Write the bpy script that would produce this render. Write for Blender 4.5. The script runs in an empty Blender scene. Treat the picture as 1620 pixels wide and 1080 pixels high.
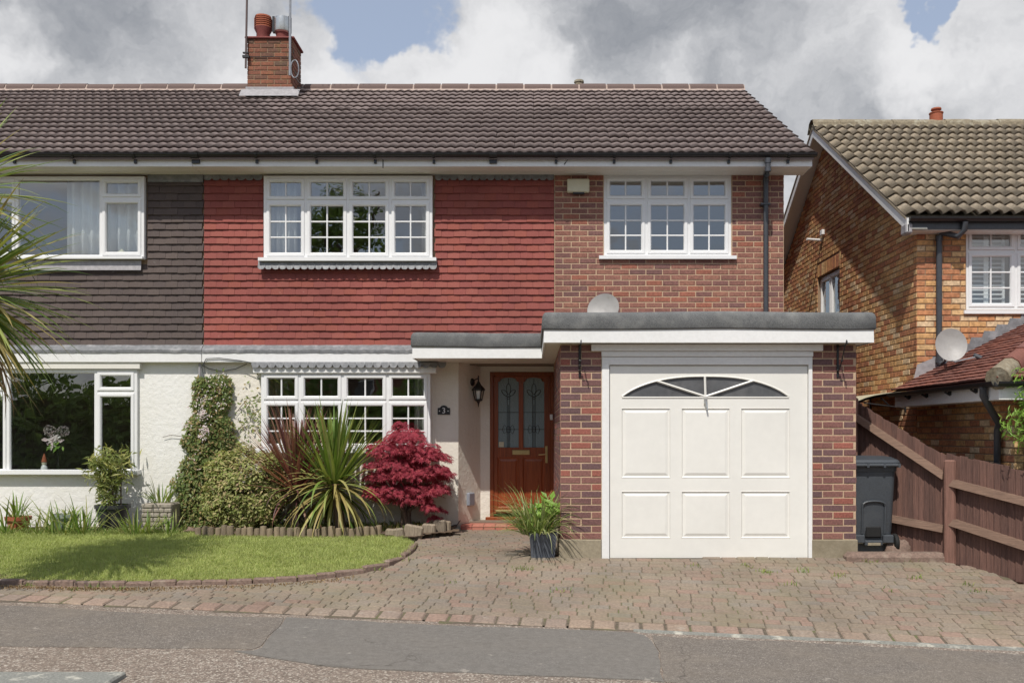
import bpy, math, random
import numpy as np
from mathutils import Vector, Matrix, Euler

random.seed(7)
RNG = np.random.default_rng(7)
PI = math.pi
scene = bpy.context.scene
COL = scene.collection

# ------------------------------------------------------------------ camera
F, CX, CY, CZ = 1450.0, 842.0, 686.0, 1.33      # lens in photograph pixels, vanishing point, eye height
cam_d = bpy.data.cameras.new('camera')
cam = bpy.data.objects.new('camera', cam_d)
COL.objects.link(cam)
cam.location = (0, 0, CZ)
cam.rotation_euler = (PI / 2, 0, 0)
cam_d.sensor_width = 36.0
cam_d.lens = 36.0 * F / 1620.0
cam_d.shift_x = -(CX - 810) / 1620.0
cam_d.shift_y = (CY - 540) / 1620.0
cam_d.clip_start = 0.05
cam_d.clip_end = 2000
scene.camera = cam

# ------------------------------------------------------------------ sun, sky, exposure
SUN_EL, SUN_AZ = math.radians(54), math.radians(17)
sun_d = bpy.data.lights.new('sun', 'SUN')
sun_d.energy = 2.4
sun_d.angle = math.radians(0.6)
sun_d.color = (1.0, 0.95, 0.87)
sun = bpy.data.objects.new('sun', sun_d)
COL.objects.link(sun)
LDIR = Vector((math.sin(SUN_AZ) * math.cos(SUN_EL), math.cos(SUN_AZ) * math.cos(SUN_EL), -math.sin(SUN_EL)))
sun.rotation_euler = LDIR.to_track_quat('-Z', 'Y').to_euler()
sun.location = (-10, -20, 30)

scene.view_settings.view_transform = 'Standard'
scene.view_settings.look = 'None'
scene.view_settings.exposure = 0.7
scene.view_settings.gamma = 1.0
scene.view_settings.use_curve_mapping = False

world = bpy.data.worlds.new('World')
scene.world = world
world.use_nodes = True
wt = world.node_tree
wt.nodes.clear()
def wn(t, **k):
    n = wt.nodes.new(t)
    for a, b in k.items():
        setattr(n, a, b)
    return n
def wl(a, b):
    wt.links.new(a, b)
def wmath(op, a, b=None, clamp=False):
    n = wn('ShaderNodeMath', operation=op, use_clamp=clamp)
    for i, v in enumerate((a, b)):
        if v is None:
            continue
        if isinstance(v, (int, float)):
            n.inputs[i].default_value = v
        else:
            wl(v, n.inputs[i])
    return n.outputs[0]
def wstep(v, lo, hi):
    n = wn('ShaderNodeMapRange', interpolation_type='SMOOTHSTEP')
    wl(v, n.inputs['Value'])
    n.inputs['From Min'].default_value = lo
    n.inputs['From Max'].default_value = hi
    return n.outputs['Result']
tc = wn('ShaderNodeTexCoord')
DIRV = tc.outputs['Generated']
def wnoise(scale, detail, rough, off=(0, 0, 0), stretch=(1, 1, 1), dist=0.0):
    m = wn('ShaderNodeMapping')
    m.inputs['Location'].default_value = off
    m.inputs['Scale'].default_value = stretch
    wl(DIRV, m.inputs['Vector'])
    n = wn('ShaderNodeTexNoise')
    n.inputs['Scale'].default_value = scale
    n.inputs['Detail'].default_value = detail
    n.inputs['Roughness'].default_value = rough
    n.inputs['Distortion'].default_value = dist
    wl(m.outputs['Vector'], n.inputs['Vector'])
    return n.outputs['Fac']
def sky_dir(px, py):
    v = Vector(((px - CX) / F, 1.0, (CY - py) / F))
    return v.normalized()
def blob(px, py, r, w):
    """one cloud bank (or gap, w<0) of the sky, given by the direction it lies in"""
    d = wn('ShaderNodeVectorMath', operation='DISTANCE')
    wl(DIRV, d.inputs[0])
    d.inputs[1].default_value = sky_dir(px, py)
    n = wn('ShaderNodeMapRange', interpolation_type='SMOOTHSTEP')
    wl(d.outputs['Value'], n.inputs['Value'])
    n.inputs['From Min'].default_value = r
    n.inputs['From Max'].default_value = 0.0
    n.inputs['To Min'].default_value = 0.0
    n.inputs['To Max'].default_value = w
    return n.outputs['Result']
sky = wn('ShaderNodeTexSky', sky_type='NISHITA')
sky.sun_disc = False
sky.sun_elevation = SUN_EL
sky.sun_rotation = PI + SUN_AZ
sky.air_density = 1.0
sky.dust_density = 1.0
sky.ozone_density = 1.6
# directions are warped by noise so that cloud banks get ragged, billowing outlines
def warped(scale, amount, detail, off, src):
    m = wn('ShaderNodeMapping')
    m.inputs['Location'].default_value = off
    wl(src, m.inputs['Vector'])
    n = wn('ShaderNodeTexNoise')
    n.inputs['Scale'].default_value = scale
    n.inputs['Detail'].default_value = detail
    n.inputs['Roughness'].default_value = 0.6
    wl(m.outputs['Vector'], n.inputs['Vector'])
    s_ = wn('ShaderNodeVectorMath', operation='SUBTRACT')
    wl(n.outputs['Color'], s_.inputs[0])
    s_.inputs[1].default_value = (.5, .5, .5)
    k = wn('ShaderNodeVectorMath', operation='SCALE')
    wl(s_.outputs[0], k.inputs[0])
    k.inputs['Scale'].default_value = amount
    a_ = wn('ShaderNodeVectorMath', operation='ADD')
    wl(src, a_.inputs[0])
    wl(k.outputs[0], a_.inputs[1])
    return a_.outputs[0]
RAW = DIRV
DIRV = warped(9.0, 0.16, 5, (1.7, 0.4, 2.2), RAW)
base = wnoise(4.0, 4, 0.6, (0.3, 0.0, 0.75), (1, 1, 1.7), 0.0)
billow = wnoise(14.0, 6, 0.62, (2.3, 1.0, 0.2), (1, 1, 1.3), 0.2)
soft = wnoise(5.0, 5, 0.55, (5.3, 3.0, 1.2), (1, 1, 2.0), 0.1)
cov = wmath('ADD', wmath('MULTIPLY', base, 0.75), wmath('MULTIPLY', billow, 0.25))
for b in ((80, 50, 0.22, 0.22), (300, 70, 0.16, 0.16), (600, 30, 0.10, -0.22), (520, 60, 0.06, -0.12), (500, 110, 0.055, 0.22), (760, 80, 0.12, 0.34), (680, 125, 0.07, 0.2), (370, 120, 0.07, 0.15),
          (1080, 70, 0.32, 0.42), (1487, 30, 0.05, -0.75), (1560, 120, 0.16, 0.30), (1340, 90, 0.15, 0.18)):
    cov = wmath('ADD', cov, blob(*b))
mask = wstep(cov, 0.455, 0.605)
dark = wmath('ADD', wmath('MULTIPLY', soft, 0.95), wmath('MULTIPLY', billow, 0.45))
for b in ((110, 30, 0.13, 0.30), (30, 70, 0.05, -0.25), (60, 130, 0.08, -0.05), (250, 60, 0.10, 0.05), (1170, 60, 0.24, 0.20), (960, 30, 0.13, 0.08), (1060, 110, 0.05, -0.30), (1250, 130, 0.07, -0.12), (760, 80, 0.11, -0.34), (680, 125, 0.08, -0.22), (510, 110, 0.07, -0.3),
          (900, 120, 0.07, -0.30), (1440, 100, 0.07, -0.30), (1590, 60, 0.08, -0.10), (370, 120, 0.07, -0.18)):
    dark = wmath('ADD', dark, blob(*b))
DIRV = RAW
darkf = wstep(dark, 0.36, 1.22)
cc = wn('ShaderNodeMix', data_type='RGBA')
wl(darkf, cc.inputs['Factor'])
cc.inputs['A'].default_value = (3.4, 3.4, 3.45, 1)
cc.inputs['B'].default_value = (1.05, 1.13, 1.28, 1)
haze = wn('ShaderNodeMix', data_type='RGBA')          # thin high veil over the blue
haze.inputs['Factor'].default_value = 0.7
wl(sky.outputs['Color'], haze.inputs['A'])
haze.inputs['B'].default_value = (1.55, 1.68, 1.95, 1)
mx = wn('ShaderNodeMix', data_type='RGBA')
wl(mask, mx.inputs['Factor'])
wl(haze.outputs['Result'], mx.inputs['A'])
wl(cc.outputs['Result'], mx.inputs['B'])
bg = wn('ShaderNodeBackground')
bg.inputs['Strength'].default_value = 0.15
wl(mx.outputs['Result'], bg.inputs['Color'])
wout = wn('ShaderNodeOutputWorld')
wl(bg.outputs['Background'], wout.inputs['Surface'])

# ------------------------------------------------------------------ where things are
def X(px, D):
    return (px - CX) * D / F
def Z(py, D):
    return CZ + (CY - py) * D / F
def lerp(a, b, t):
    return a + (b - a) * t
def edge_d(x):
    return 7.78 - 0.098 * max(-7.0, min(7.0, x))
def edge_z(x):
    return -0.29 - 0.027 * max(-7.0, min(7.0, x))
def tz(x, d):
    """height of the ground: level by the house, falling to the footpath and to the right"""
    de, ze = edge_d(x), edge_z(x)
    if d >= 9.89:
        return 0.045 * min(1.0, (d - 9.89) / 2.54)
    if d >= de:
        return ze * (9.89 - d) / (9.89 - de)
    return ze - 0.02 * min(de - d, 3.0)
def ground(px, py):
    lo, hi = 3.0, 16.0
    for _ in range(50):
        m = (lo + hi) / 2
        if CZ - (py - CY) * m / F > tz(X(px, m), m):
            lo = m
        else:
            hi = m
    return Vector((X(px, lo), lo, tz(X(px, lo), lo)))
def in_poly(x, y, poly):
    c = False
    j = len(poly) - 1
    for i in range(len(poly)):
        xi, yi = poly[i][0], poly[i][1]
        xj, yj = poly[j][0], poly[j][1]
        if (yi > y) != (yj > y) and x < (xj - xi) * (y - yi) / (yj - yi) + xi:
            c = not c
        j = i
    return c

# ------------------------------------------------------------------ objects, parts, labels
WLOC = {}
def attach(o, parent):
    if parent is not None:
        o.parent = parent
        o.matrix_parent_inverse = Matrix.Translation(-WLOC.get(parent.name, Vector((0, 0, 0))))
def tag(o, label=None, cat=None, group=None, kind=None):
    if label: o['label'] = label
    if cat: o['category'] = cat
    if group: o['group'] = group
    if kind: o['kind'] = kind
    return o
def thing(name, loc, label, cat, group=None):
    o = bpy.data.objects.new(name, None)
    o.empty_display_size = 0.2
    o.location = loc
    COL.objects.link(o)
    WLOC[o.name] = Vector(loc)
    return tag(o, label, cat, group)
def mesh_obj(name, verts, faces, mat, parent=None, smooth=False):
    me = bpy.data.meshes.new(name)
    if isinstance(verts, np.ndarray):
        verts = verts.tolist()
    me.from_pydata(verts, [], faces)
    if smooth:
        me.polygons.foreach_set('use_smooth', [True] * len(me.polygons))
    me.update()
    if mat is not None:
        me.materials.append(mat)
    o = bpy.data.objects.new(name, me)
    COL.objects.link(o)
    attach(o, parent)
    return o

class MB:
    """collects shapes; build() links them as ONE mesh object"""
    def __init__(self, xf=None):
        self.v, self.f, self.xf = [], [], xf or Matrix.Identity(4)
    def add(self, vs, fs):
        n = len(self.v)
        self.v += [tuple(self.xf @ Vector(p)) for p in vs]
        self.f += [tuple(i + n for i in f) for f in fs]
        return self
    def box(self, x0, x1, y0, y1, z0, z1):
        vs = [(x, y, z) for z in (z0, z1) for y in (y0, y1) for x in (x0, x1)]
        return self.add(vs, [(0, 2, 3, 1), (4, 5, 7, 6), (0, 1, 5, 4), (2, 6, 7, 3), (0, 4, 6, 2), (1, 3, 7, 5)])
    def cbox(self, x0, x1, y0, y1, z0, z1, c=0.005):
        """box with chamfered edges"""
        c = min(c, (x1 - x0) * .45, (y1 - y0) * .45, (z1 - z0) * .45)
        vs, ids = [], {}
        for ix in (0, 1):
            for iy in (0, 1):
                for iz in (0, 1):
                    px, py, pz = (x0, x1)[ix], (y0, y1)[iy], (z0, z1)[iz]
                    sx, sy, sz = (c, -c)[ix], (c, -c)[iy], (c, -c)[iz]
                    for ax, p in enumerate(((px, py + sy, pz + sz), (px + sx, py, pz + sz), (px + sx, py + sy, pz))):
                        ids[(ix, iy, iz, ax)] = len(vs)
                        vs.append(p)
        fs = []
        for ax in range(3):
            for s in (0, 1):
                q = []
                for a, b in ((0, 0), (1, 0), (1, 1), (0, 1)):
                    k = [a, b]
                    k.insert(ax, s)
                    q.append(ids[(k[0], k[1], k[2], ax)])
                fs.append(tuple(q))
        for ax in range(3):          # edges along ax
            o1, o2 = [i for i in range(3) if i != ax]
            for a in (0, 1):
                for b in (0, 1):
                    def key(t, face):
                        k = [0, 0, 0]
                        k[ax] = t; k[o1] = a; k[o2] = b
                        return ids[(k[0], k[1], k[2], face)]
                    fs.append((key(0, o1), key(1, o1), key(1, o2), key(0, o2)))
        for ix in (0, 1):
            for iy in (0, 1):
                for iz in (0, 1):
                    fs.append(tuple(ids[(ix, iy, iz, a)] for a in range(3)))
        return self.add(vs, fs)
    def ring(self, x0, x1, z0, z1, y, prof, fill=False):
        """mitred frame round a rectangle facing -Y; prof = [(inset, depth)...]"""
        vs, fs = [], []
        for ins, dy in prof:
            vs += [(x0 + ins, y + dy, z0 + ins), (x1 - ins, y + dy, z0 + ins), (x1 - ins, y + dy, z1 - ins), (x0 + ins, y + dy, z1 - ins)]
        for k in range(len(prof) - 1):
            for i in range(4):
                j = (i + 1) % 4
                fs.append((4 * k + i, 4 * k + j, 4 * k + 4 + j, 4 * k + 4 + i))
        if fill:
            k = 4 * (len(prof) - 1)
            fs.append((k, k + 1, k + 2, k + 3))
        return self.add(vs, fs)
    def tube(self, pts, r, n=8, caps=True):
        """round bar along points; r a number or one per point"""
        pts = [Vector(p) for p in pts]
        rs = r if isinstance(r, (list, tuple)) else [r] * len(pts)
        vs, fs = [], []
        t0 = (pts[1] - pts[0]).normalized()
        up = Vector((0, 0, 1)) if abs(t0.z) < 0.9 else Vector((1, 0, 0))
        u = t0.cross(up).normalized()
        for i, p in enumerate(pts):
            t = (pts[min(i + 1, len(pts) - 1)] - pts[max(i - 1, 0)]).normalized()
            u = (u - t * u.dot(t)).normalized()
            w = t.cross(u)
            for k in range(n):
                a = 2 * PI * k / n
                vs.append(p + (u * math.cos(a) + w * math.sin(a)) * rs[i])
        for i in range(len(pts) - 1):
            for k in range(n):
                j = (k + 1) % n
                fs.append((i * n + k, i * n + j, (i + 1) * n + j, (i + 1) * n + k))
        if caps:
            fs.append(tuple(range(n))[::-1])
            fs.append(tuple(range((len(pts) - 1) * n, len(pts) * n)))
        return self.add(vs, fs)
    def lathe(self, c, prof, n=20, a0=0.0, a1=2 * PI, caps=False):
        """prof = [(radius, z)...] turned about the vertical through c"""
        full = abs(a1 - a0 - 2 * PI) < 1e-6
        m = n if full else n + 1
        vs, fs = [], []
        for r, z in prof:
            for k in range(m):
                a = a0 + (a1 - a0) * k / n
                vs.append((c[0] + r * math.cos(a), c[1] + r * math.sin(a), c[2] + z))
        for i in range(len(prof) - 1):
            for k in range(n):
                j = (k + 1) % m
                fs.append((i * m + k, i * m + j, (i + 1) * m + j, (i + 1) * m + k))
        if caps:
            fs.append(tuple(range(m))[::-1])
            fs.append(tuple(range((len(prof) - 1) * m, len(prof) * m)))
        return self.add(vs, fs)
    def sweep(self, path, prof, z=0.0):
        """prof [(outward, dz)] along a horizontal polyline (outward = right-hand side), mitred"""
        n = len(prof)
        vs, fs = [], []
        P = [Vector((p[0], p[1])) for p in path]
        for i, p in enumerate(P):
            a = (P[i] - P[i - 1]).normalized() if i else None
            b = (P[i + 1] - P[i]).normalized() if i < len(P) - 1 else None
            na = Vector((a.y, -a.x)) if a else None
            nb = Vector((b.y, -b.x)) if b else None
            if na is None: m = nb
            elif nb is None: m = na
            else:
                m = (na + nb)
                m = m / max(0.2, m.dot(na))
            for o, dz in prof:
                vs.append((p.x + m.x * o, p.y + m.y * o, z + dz + (path[i][2] if len(path[i]) > 2 else 0)))
        for i in range(len(P) - 1):
            for k in range(n - 1):
                fs.append((i * n + k, i * n + k + 1, (i + 1) * n + k + 1, (i + 1) * n + k))
        fs.append(tuple(range(n)))
        fs.append(tuple(range((len(P) - 1) * n, len(P) * n))[::-1])
        return self.add(vs, fs)
    def plate(self, x0, x1, z0, z1, holes, y0, y1):
        """slab facing -Y with openings; hole = (xa, xb, zb, zt) with zt a number or a function of x"""
        xs = {x0, x1}
        H = []
        for h in holes:
            xa, xb = max(x0, h[0]), min(x1, h[1])
            if xb <= xa: continue
            tf = h[3] if callable(h[3]) else (lambda x, t=h[3]: t)
            H.append((xa, xb, h[2], tf))
            xs |= {xa, xb}
            if callable(h[3]):
                xs |= {xa + (xb - xa) * k / 24 for k in range(25)}
        xs = sorted(xs)
        for a, b in zip(xs[:-1], xs[1:]):
            if b - a < 1e-6: continue
            m = (a + b) / 2
            act = sorted([h for h in H if h[0] < m < h[1]], key=lambda h: h[2])
            la = lb = z0
            for h in act:
                if h[2] > la + 1e-6:
                    for y in (y0, y1):
                        self.add([(a, y, la), (b, y, lb), (b, y, h[2]), (a, y, h[2])], [(0, 1, 2, 3)])
                    self.add([(a, y0, h[2]), (b, y0, h[2]), (b, y1, h[2]), (a, y1, h[2])], [(0, 1, 2, 3)])
                la, lb = h[3](a), h[3](b)
                if min(la, lb) < z1 - 1e-6:
                    self.add([(a, y0, la), (b, y0, lb), (b, y1, lb), (a, y1, la)], [(0, 1, 2, 3)])
            if la < z1 - 1e-6 or lb < z1 - 1e-6:
                for y in (y0, y1):
                    self.add([(a, y, la), (b, y, lb), (b, y, z1), (a, y, z1)], [(0, 1, 2, 3)])
        for h in H:
            for x in (h[0], h[1]):
                if x0 < x < x1:
                    self.add([(x, y0, h[2]), (x, y1, h[2]), (x, y1, h[3](x)), (x, y0, h[3](x))], [(0, 1, 2, 3)])
        self.add([(x0, y0, z0), (x0, y1, z0), (x0, y1, z1), (x0, y0, z1)], [(0, 1, 2, 3)])
        self.add([(x1, y0, z0), (x1, y1, z0), (x1, y1, z1), (x1, y0, z1)], [(0, 1, 2, 3)])
        self.add([(x0, y0, z1), (x1, y0, z1), (x1, y1, z1), (x0, y1, z1)], [(0, 1, 2, 3)])
        self.add([(x0, y0, z0), (x1, y0, z0), (x1, y1, z0), (x0, y1, z0)], [(0, 1, 2, 3)])
        return self
    def build(self, name, mat, parent=None, smooth=False):
        return mesh_obj(name, self.v, self.f, mat, parent, smooth)

def auto_smooth(o, deg=40):
    """smooth shading with sharp edges past an angle"""
    me = o.data
    me.polygons.foreach_set('use_smooth', [True] * len(me.polygons))
    me.set_sharp_from_angle(angle=math.radians(deg))
    return o

def view_size(M, u):
    """rough size in the photograph of a piece placed by M (0 when out of frame)"""
    p = M.translation
    if p.y < 1: return 0.0
    px, py = CX + F * p.x / p.y, CY - F * (p.z - CZ) / p.y
    s = M.to_scale()
    a = max(s.x * u[0], 0.01) * max(s.z * u[2], s.y * u[1] * 0.2, 0.01)
    a /= p.y * p.y
    return a if (-20 < px < 1640 and -20 < py < 1100) else a * 0.01

def pieces(name, many, unit, insts, parent, mat, cap=300, smooth=False):
    """like pieces: the `cap` that show largest become objects sharing one mesh, the rest ONE joined part"""
    uv, uf = unit
    uv = np.asarray(uv, float)
    dims = uv.max(0) - uv.min(0)
    order = sorted(insts, key=lambda M: -view_size(M, dims))
    me = bpy.data.meshes.new(name)
    me.from_pydata(uv.tolist(), [], uf)
    if smooth:
        me.polygons.foreach_set('use_smooth', [True] * len(me.polygons))
    me.materials.append(mat)
    for M in order[:cap]:
        o = bpy.data.objects.new(name, me)
        COL.objects.link(o)
        attach(o, parent)
        o.matrix_basis = M
    rest = order[cap:]
    if rest:
        Ms = np.array([np.array(M) for M in rest])
        V = np.einsum('nij,kj->nki', Ms[:, :3, :3], uv) + Ms[:, None, :3, 3]
        k = len(uv)
        faces = [tuple(i + n * k for i in f) for n in range(len(rest)) for f in uf]
        o = mesh_obj(many, V.reshape(-1, 3), faces, mat, parent, smooth)
        o['kind'] = 'stuff'

# ------------------------------------------------------------------ materials
MATS = {}
def new_mat(name):
    m = bpy.data.materials.new(name)
    m.use_nodes = True
    nt = m.node_tree
    return m, nt, nt.nodes['Principled BSDF']
def nd(nt, t, **k):
    n = nt.nodes.new(t)
    for a, b in k.items():
        setattr(n, a, b)
    return n
def pos_noise(nt, scale, detail=4, rough=0.55, stretch=(1, 1, 1), dist=0.0):
    g = nd(nt, 'ShaderNodeNewGeometry')
    mp = nd(nt, 'ShaderNodeMapping')
    mp.inputs['Scale'].default_value = stretch
    nt.links.new(g.outputs['Position'], mp.inputs['Vector'])
    n = nd(nt, 'ShaderNodeTexNoise')
    n.inputs['Scale'].default_value = scale
    n.inputs['Detail'].default_value = detail
    n.inputs['Roughness'].default_value = rough
    n.inputs['Distortion'].default_value = dist
    nt.links.new(mp.outputs['Vector'], n.inputs['Vector'])
    return n.outputs['Fac']
def mapr(nt, v, a, b, c, d):
    n = nd(nt, 'ShaderNodeMapRange')
    nt.links.new(v, n.inputs['Value'])
    for k, x in zip(('From Min', 'From Max', 'To Min', 'To Max'), (a, b, c, d)):
        n.inputs[k].default_value = x
    return n.outputs['Result']
def mixc(nt, fac, a, b, mode='MIX'):
    n = nd(nt, 'ShaderNodeMix', data_type='RGBA', blend_type=mode)
    for key, v in (('Factor', fac), ('A', a), ('B', b)):
        s = n.inputs[key]
        if isinstance(v, (int, float)): s.default_value = v
        elif isinstance(v, tuple): s.default_value = v if len(v) == 4 else (*v, 1)
        else: nt.links.new(v, s)
    return n.outputs['Result']
def piece_random(nt):
    oi = nd(nt, 'ShaderNodeObjectInfo')
    g = nd(nt, 'ShaderNodeNewGeometry')
    a = nd(nt, 'ShaderNodeMath', operation='ADD')
    nt.links.new(oi.outputs['Random'], a.inputs[0])
    nt.links.new(g.outputs['Random Per Island'], a.inputs[1])
    f = nd(nt, 'ShaderNodeMath', operation='FRACT')
    nt.links.new(a.outputs[0], f.inputs[0])
    return f.outputs[0]
def ramp(nt, v, cols, const=False):
    r = nd(nt, 'ShaderNodeValToRGB')
    r.color_ramp.interpolation = 'CONSTANT' if const else 'LINEAR'
    e = r.color_ramp.elements
    while len(e) < len(cols): e.new(0.5)
    for i, c in enumerate(cols):
        e[i].position = c[0]
        e[i].color = (*c[1], 1)
    nt.links.new(v, r.inputs['Fac'])
    return r.outputs['Color']
def bump(nt, bsdf, h, strength=0.3, dist=0.01):
    b = nd(nt, 'ShaderNodeBump')
    b.inputs['Strength'].default_value = strength
    b.inputs['Distance'].default_value = dist
    nt.links.new(h, b.inputs['Height'])
    nt.links.new(b.outputs['Normal'], bsdf.inputs['Normal'])
def sheet(cols):
    n = len(cols)
    return [(i / n, c) for i, c in enumerate(cols)]
def piece_mat(name, cols, rough=0.85, grain=60, amt=0.25, big=1.2, big_amt=0.15, bmp=0.25, stain=None):
    """colour drawn per piece from cols, with grain, wear and fine relief"""
    m, nt, b = new_mat(name)
    c = ramp(nt, piece_random(nt), sheet(cols), const=True)
    g = pos_noise(nt, grain, 4)
    c = mixc(nt, 1.0, c, mixc(nt, mapr(nt, g, 0.3, 0.7, 0, 1), (1 - amt,) * 3, (1 + amt,) * 3), 'MULTIPLY')
    l = pos_noise(nt, big, 3)
    c = mixc(nt, 1.0, c, mixc(nt, mapr(nt, l, 0.3, 0.7, 0, 1), (1 - big_amt,) * 3, (1 + big_amt,) * 3), 'MULTIPLY')
    if stain:
        col, sc, lo, hi, fac = stain
        s = mapr(nt, pos_noise(nt, sc, 5, 0.6), lo, hi, 0, fac)
        c = mixc(nt, s, c, col)
    nt.links.new(c, b.inputs['Base Color'])
    b.inputs['Roughness'].default_value = rough
    bump(nt, b, g, bmp, 0.004)
    MATS[name] = m
    return m
def plain_mat(name, col, rough=0.5, grain=40, amt=0.06, bmp=0.05, metal=0.0, stretch=(1, 1, 1), big=0.9, big_amt=0.06, col2=None, lohi=(0.45, 0.62), sc2=6, spec=None):
    m, nt, b = new_mat(name)
    g = pos_noise(nt, grain, 4, 0.6, stretch)
    c = mixc(nt, mapr(nt, g, 0.3, 0.7, 0, 1), tuple(x * (1 - amt) for x in col), tuple(min(1, x * (1 + amt)) for x in col))
    if col2:
        c = mixc(nt, mapr(nt, pos_noise(nt, sc2, 6, 0.62, stretch), lohi[0], lohi[1], 0, 1), c, col2)
    l = pos_noise(nt, big, 4)
    c = mixc(nt, 1.0, c, mixc(nt, mapr(nt, l, 0.3, 0.7, 0, 1), (1 - big_amt,) * 3, (1.0, 1.0, 1.0)), 'MULTIPLY')
    nt.links.new(c, b.inputs['Base Color'])
    b.inputs['Roughness'].default_value = rough
    b.inputs['Metallic'].default_value = metal
    if spec is not None: b.inputs['Specular IOR Level'].default_value = spec
    if bmp: bump(nt, b, g, bmp, 0.01)
    MATS[name] = m
    return m
def leaf_mat(name, cols, rough=0.45, trans=0.3, tcol=None, spec=0.35):
    m, nt, b = new_mat(name)
    c = ramp(nt, piece_random(nt), sheet(cols), const=False)
    g = pos_noise(nt, 6, 3)
    c = mixc(nt, 1.0, c, mixc(nt, mapr(nt, g, 0.3, 0.7, 0, 1), (0.8, 0.8, 0.8), (1.15, 1.15, 1.15)), 'MULTIPLY')
    nt.links.new(c, b.inputs['Base Color'])
    b.inputs['Roughness'].default_value = rough
    b.inputs['Specular IOR Level'].default_value = spec
    t = nd(nt, 'ShaderNodeBsdfTranslucent')
    nt.links.new(mixc(nt, 1.0, c, tcol or (1.3, 1.4, 0.7), 'MULTIPLY'), t.inputs['Color'])
    mx_ = nd(nt, 'ShaderNodeMixShader')
    mx_.inputs[0].default_value = trans
    nt.links.new(b.outputs[0], mx_.inputs[1])
    nt.links.new(t.outputs[0], mx_.inputs[2])
    nt.links.new(mx_.outputs[0], nt.nodes['Material Output'].inputs['Surface'])
    MATS[name] = m
    return m
def glass_mat(name, tint=(0.86, 0.9, 0.9), base=0.10, rough=0.004, wave=0.012, wscale=1.6):
    m, nt, b = new_mat(name)
    nt.nodes.remove(b)
    tr = nd(nt, 'ShaderNodeBsdfTransparent')
    tr.inputs['Color'].default_value = (*tint, 1)
    gl = nd(nt, 'ShaderNodeBsdfGlossy')
    gl.inputs['Roughness'].default_value = rough
    gl.inputs['Color'].default_value = (1, 1, 1, 1)
    lw = nd(nt, 'ShaderNodeLayerWeight')          # Schlick: the same from either side of the pane
    lw.inputs['Blend'].default_value = 0.5
    pw_ = nd(nt, 'ShaderNodeMath', operation='POWER')
    nt.links.new(lw.outputs['Facing'], pw_.inputs[0])
    pw_.inputs[1].default_value = 5.0
    f2 = mapr(nt, pw_.outputs[0], 0.0, 1.0, base, 1.0)
    bp = nd(nt, 'ShaderNodeBump')
    bp.inputs['Strength'].default_value = 1.0
    bp.inputs['Distance'].default_value = wave
    nt.links.new(pos_noise(nt, wscale, 2), bp.inputs['Height'])
    nt.links.new(bp.outputs['Normal'], gl.inputs['Normal'])
    mx_ = nd(nt, 'ShaderNodeMixShader')
    nt.links.new(f2, mx_.inputs[0])
    nt.links.new(tr.outputs[0], mx_.inputs[1])
    nt.links.new(gl.outputs[0], mx_.inputs[2])
    nt.links.new(mx_.outputs[0], nt.nodes['Material Output'].inputs['Surface'])
    MATS[name] = m
    return m

# brick, tile, mortar
M_BRICK = piece_mat('red_purple_brick', [(0.205, 0.092, 0.078), (0.165, 0.083, 0.078), (0.255, 0.120, 0.095), (0.135, 0.075, 0.075), (0.22, 0.100, 0.084), (0.15, 0.080, 0.080), (0.29, 0.098, 0.072), (0.19, 0.095, 0.086), (0.16, 0.078, 0.072)], grain=55, amt=0.30, bmp=0.35)
M_BRICK_UP = piece_mat('red_brown_brick', [(0.247, 0.106, 0.078), (0.214, 0.095, 0.075), (0.275, 0.124, 0.087), (0.171, 0.083, 0.074), (0.257, 0.115, 0.085), (0.195, 0.090, 0.077), (0.294, 0.106, 0.069), (0.228, 0.103, 0.081)], grain=50, amt=0.30, bmp=0.35)
M_BRICK_N = piece_mat('multi_buff_brick', [(0.58, 0.33, 0.14), (0.44, 0.19, 0.09), (0.61, 0.39, 0.19), (0.48, 0.21, 0.095), (0.55, 0.30, 0.125), (0.40, 0.165, 0.085), (0.64, 0.46, 0.28), (0.50, 0.23, 0.10), (0.56, 0.35, 0.165)], grain=28, amt=0.32, bmp=0.3)
M_BRICK_CH = piece_mat('chimney_brick', [(0.20, 0.075, 0.045), (0.15, 0.07, 0.045), (0.24, 0.09, 0.05), (0.13, 0.075, 0.05), (0.22, 0.08, 0.045)], grain=40, amt=0.3, stain=((0.16, 0.13, 0.04), 6, 0.56, 0.7, 0.5))
M_MORTAR = plain_mat('buff_mortar', (0.52, 0.37, 0.25), 0.95, 90, 0.2, 0.3)
M_MORTAR_D = plain_mat('grey_brown_mortar', (0.33, 0.225, 0.145), 0.95, 90, 0.2, 0.3)
M_REDTILE = piece_mat('red_hung_tile', [(0.262, 0.067, 0.052), (0.248, 0.061, 0.049), (0.273, 0.075, 0.057), (0.256, 0.065, 0.052), (0.234, 0.059, 0.048), (0.267, 0.068, 0.048)], 0.8, 90, 0.14, 0.8, 0.14, 0.2, stain=((0.42, 0.22, 0.18), 14, 0.64, 0.78, 0.4))
M_DARKTILE = piece_mat('dark_hung_tile', [(0.088, 0.065, 0.058), (0.081, 0.060, 0.055), (0.095, 0.070, 0.062), (0.085, 0.062, 0.056), (0.091, 0.067, 0.059)], 0.8, 80, 0.16, 0.8, 0.10, 0.2, stain=((0.27, 0.25, 0.22), 16, 0.66, 0.78, 0.45))
M_ROOF = piece_mat('brown_roof_tile', [(0.203, 0.158, 0.147), (0.193, 0.149, 0.140), (0.214, 0.167, 0.156), (0.196, 0.153, 0.144)], 0.85, 90, 0.16, 0.7, 0.10, 0.25)
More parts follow.
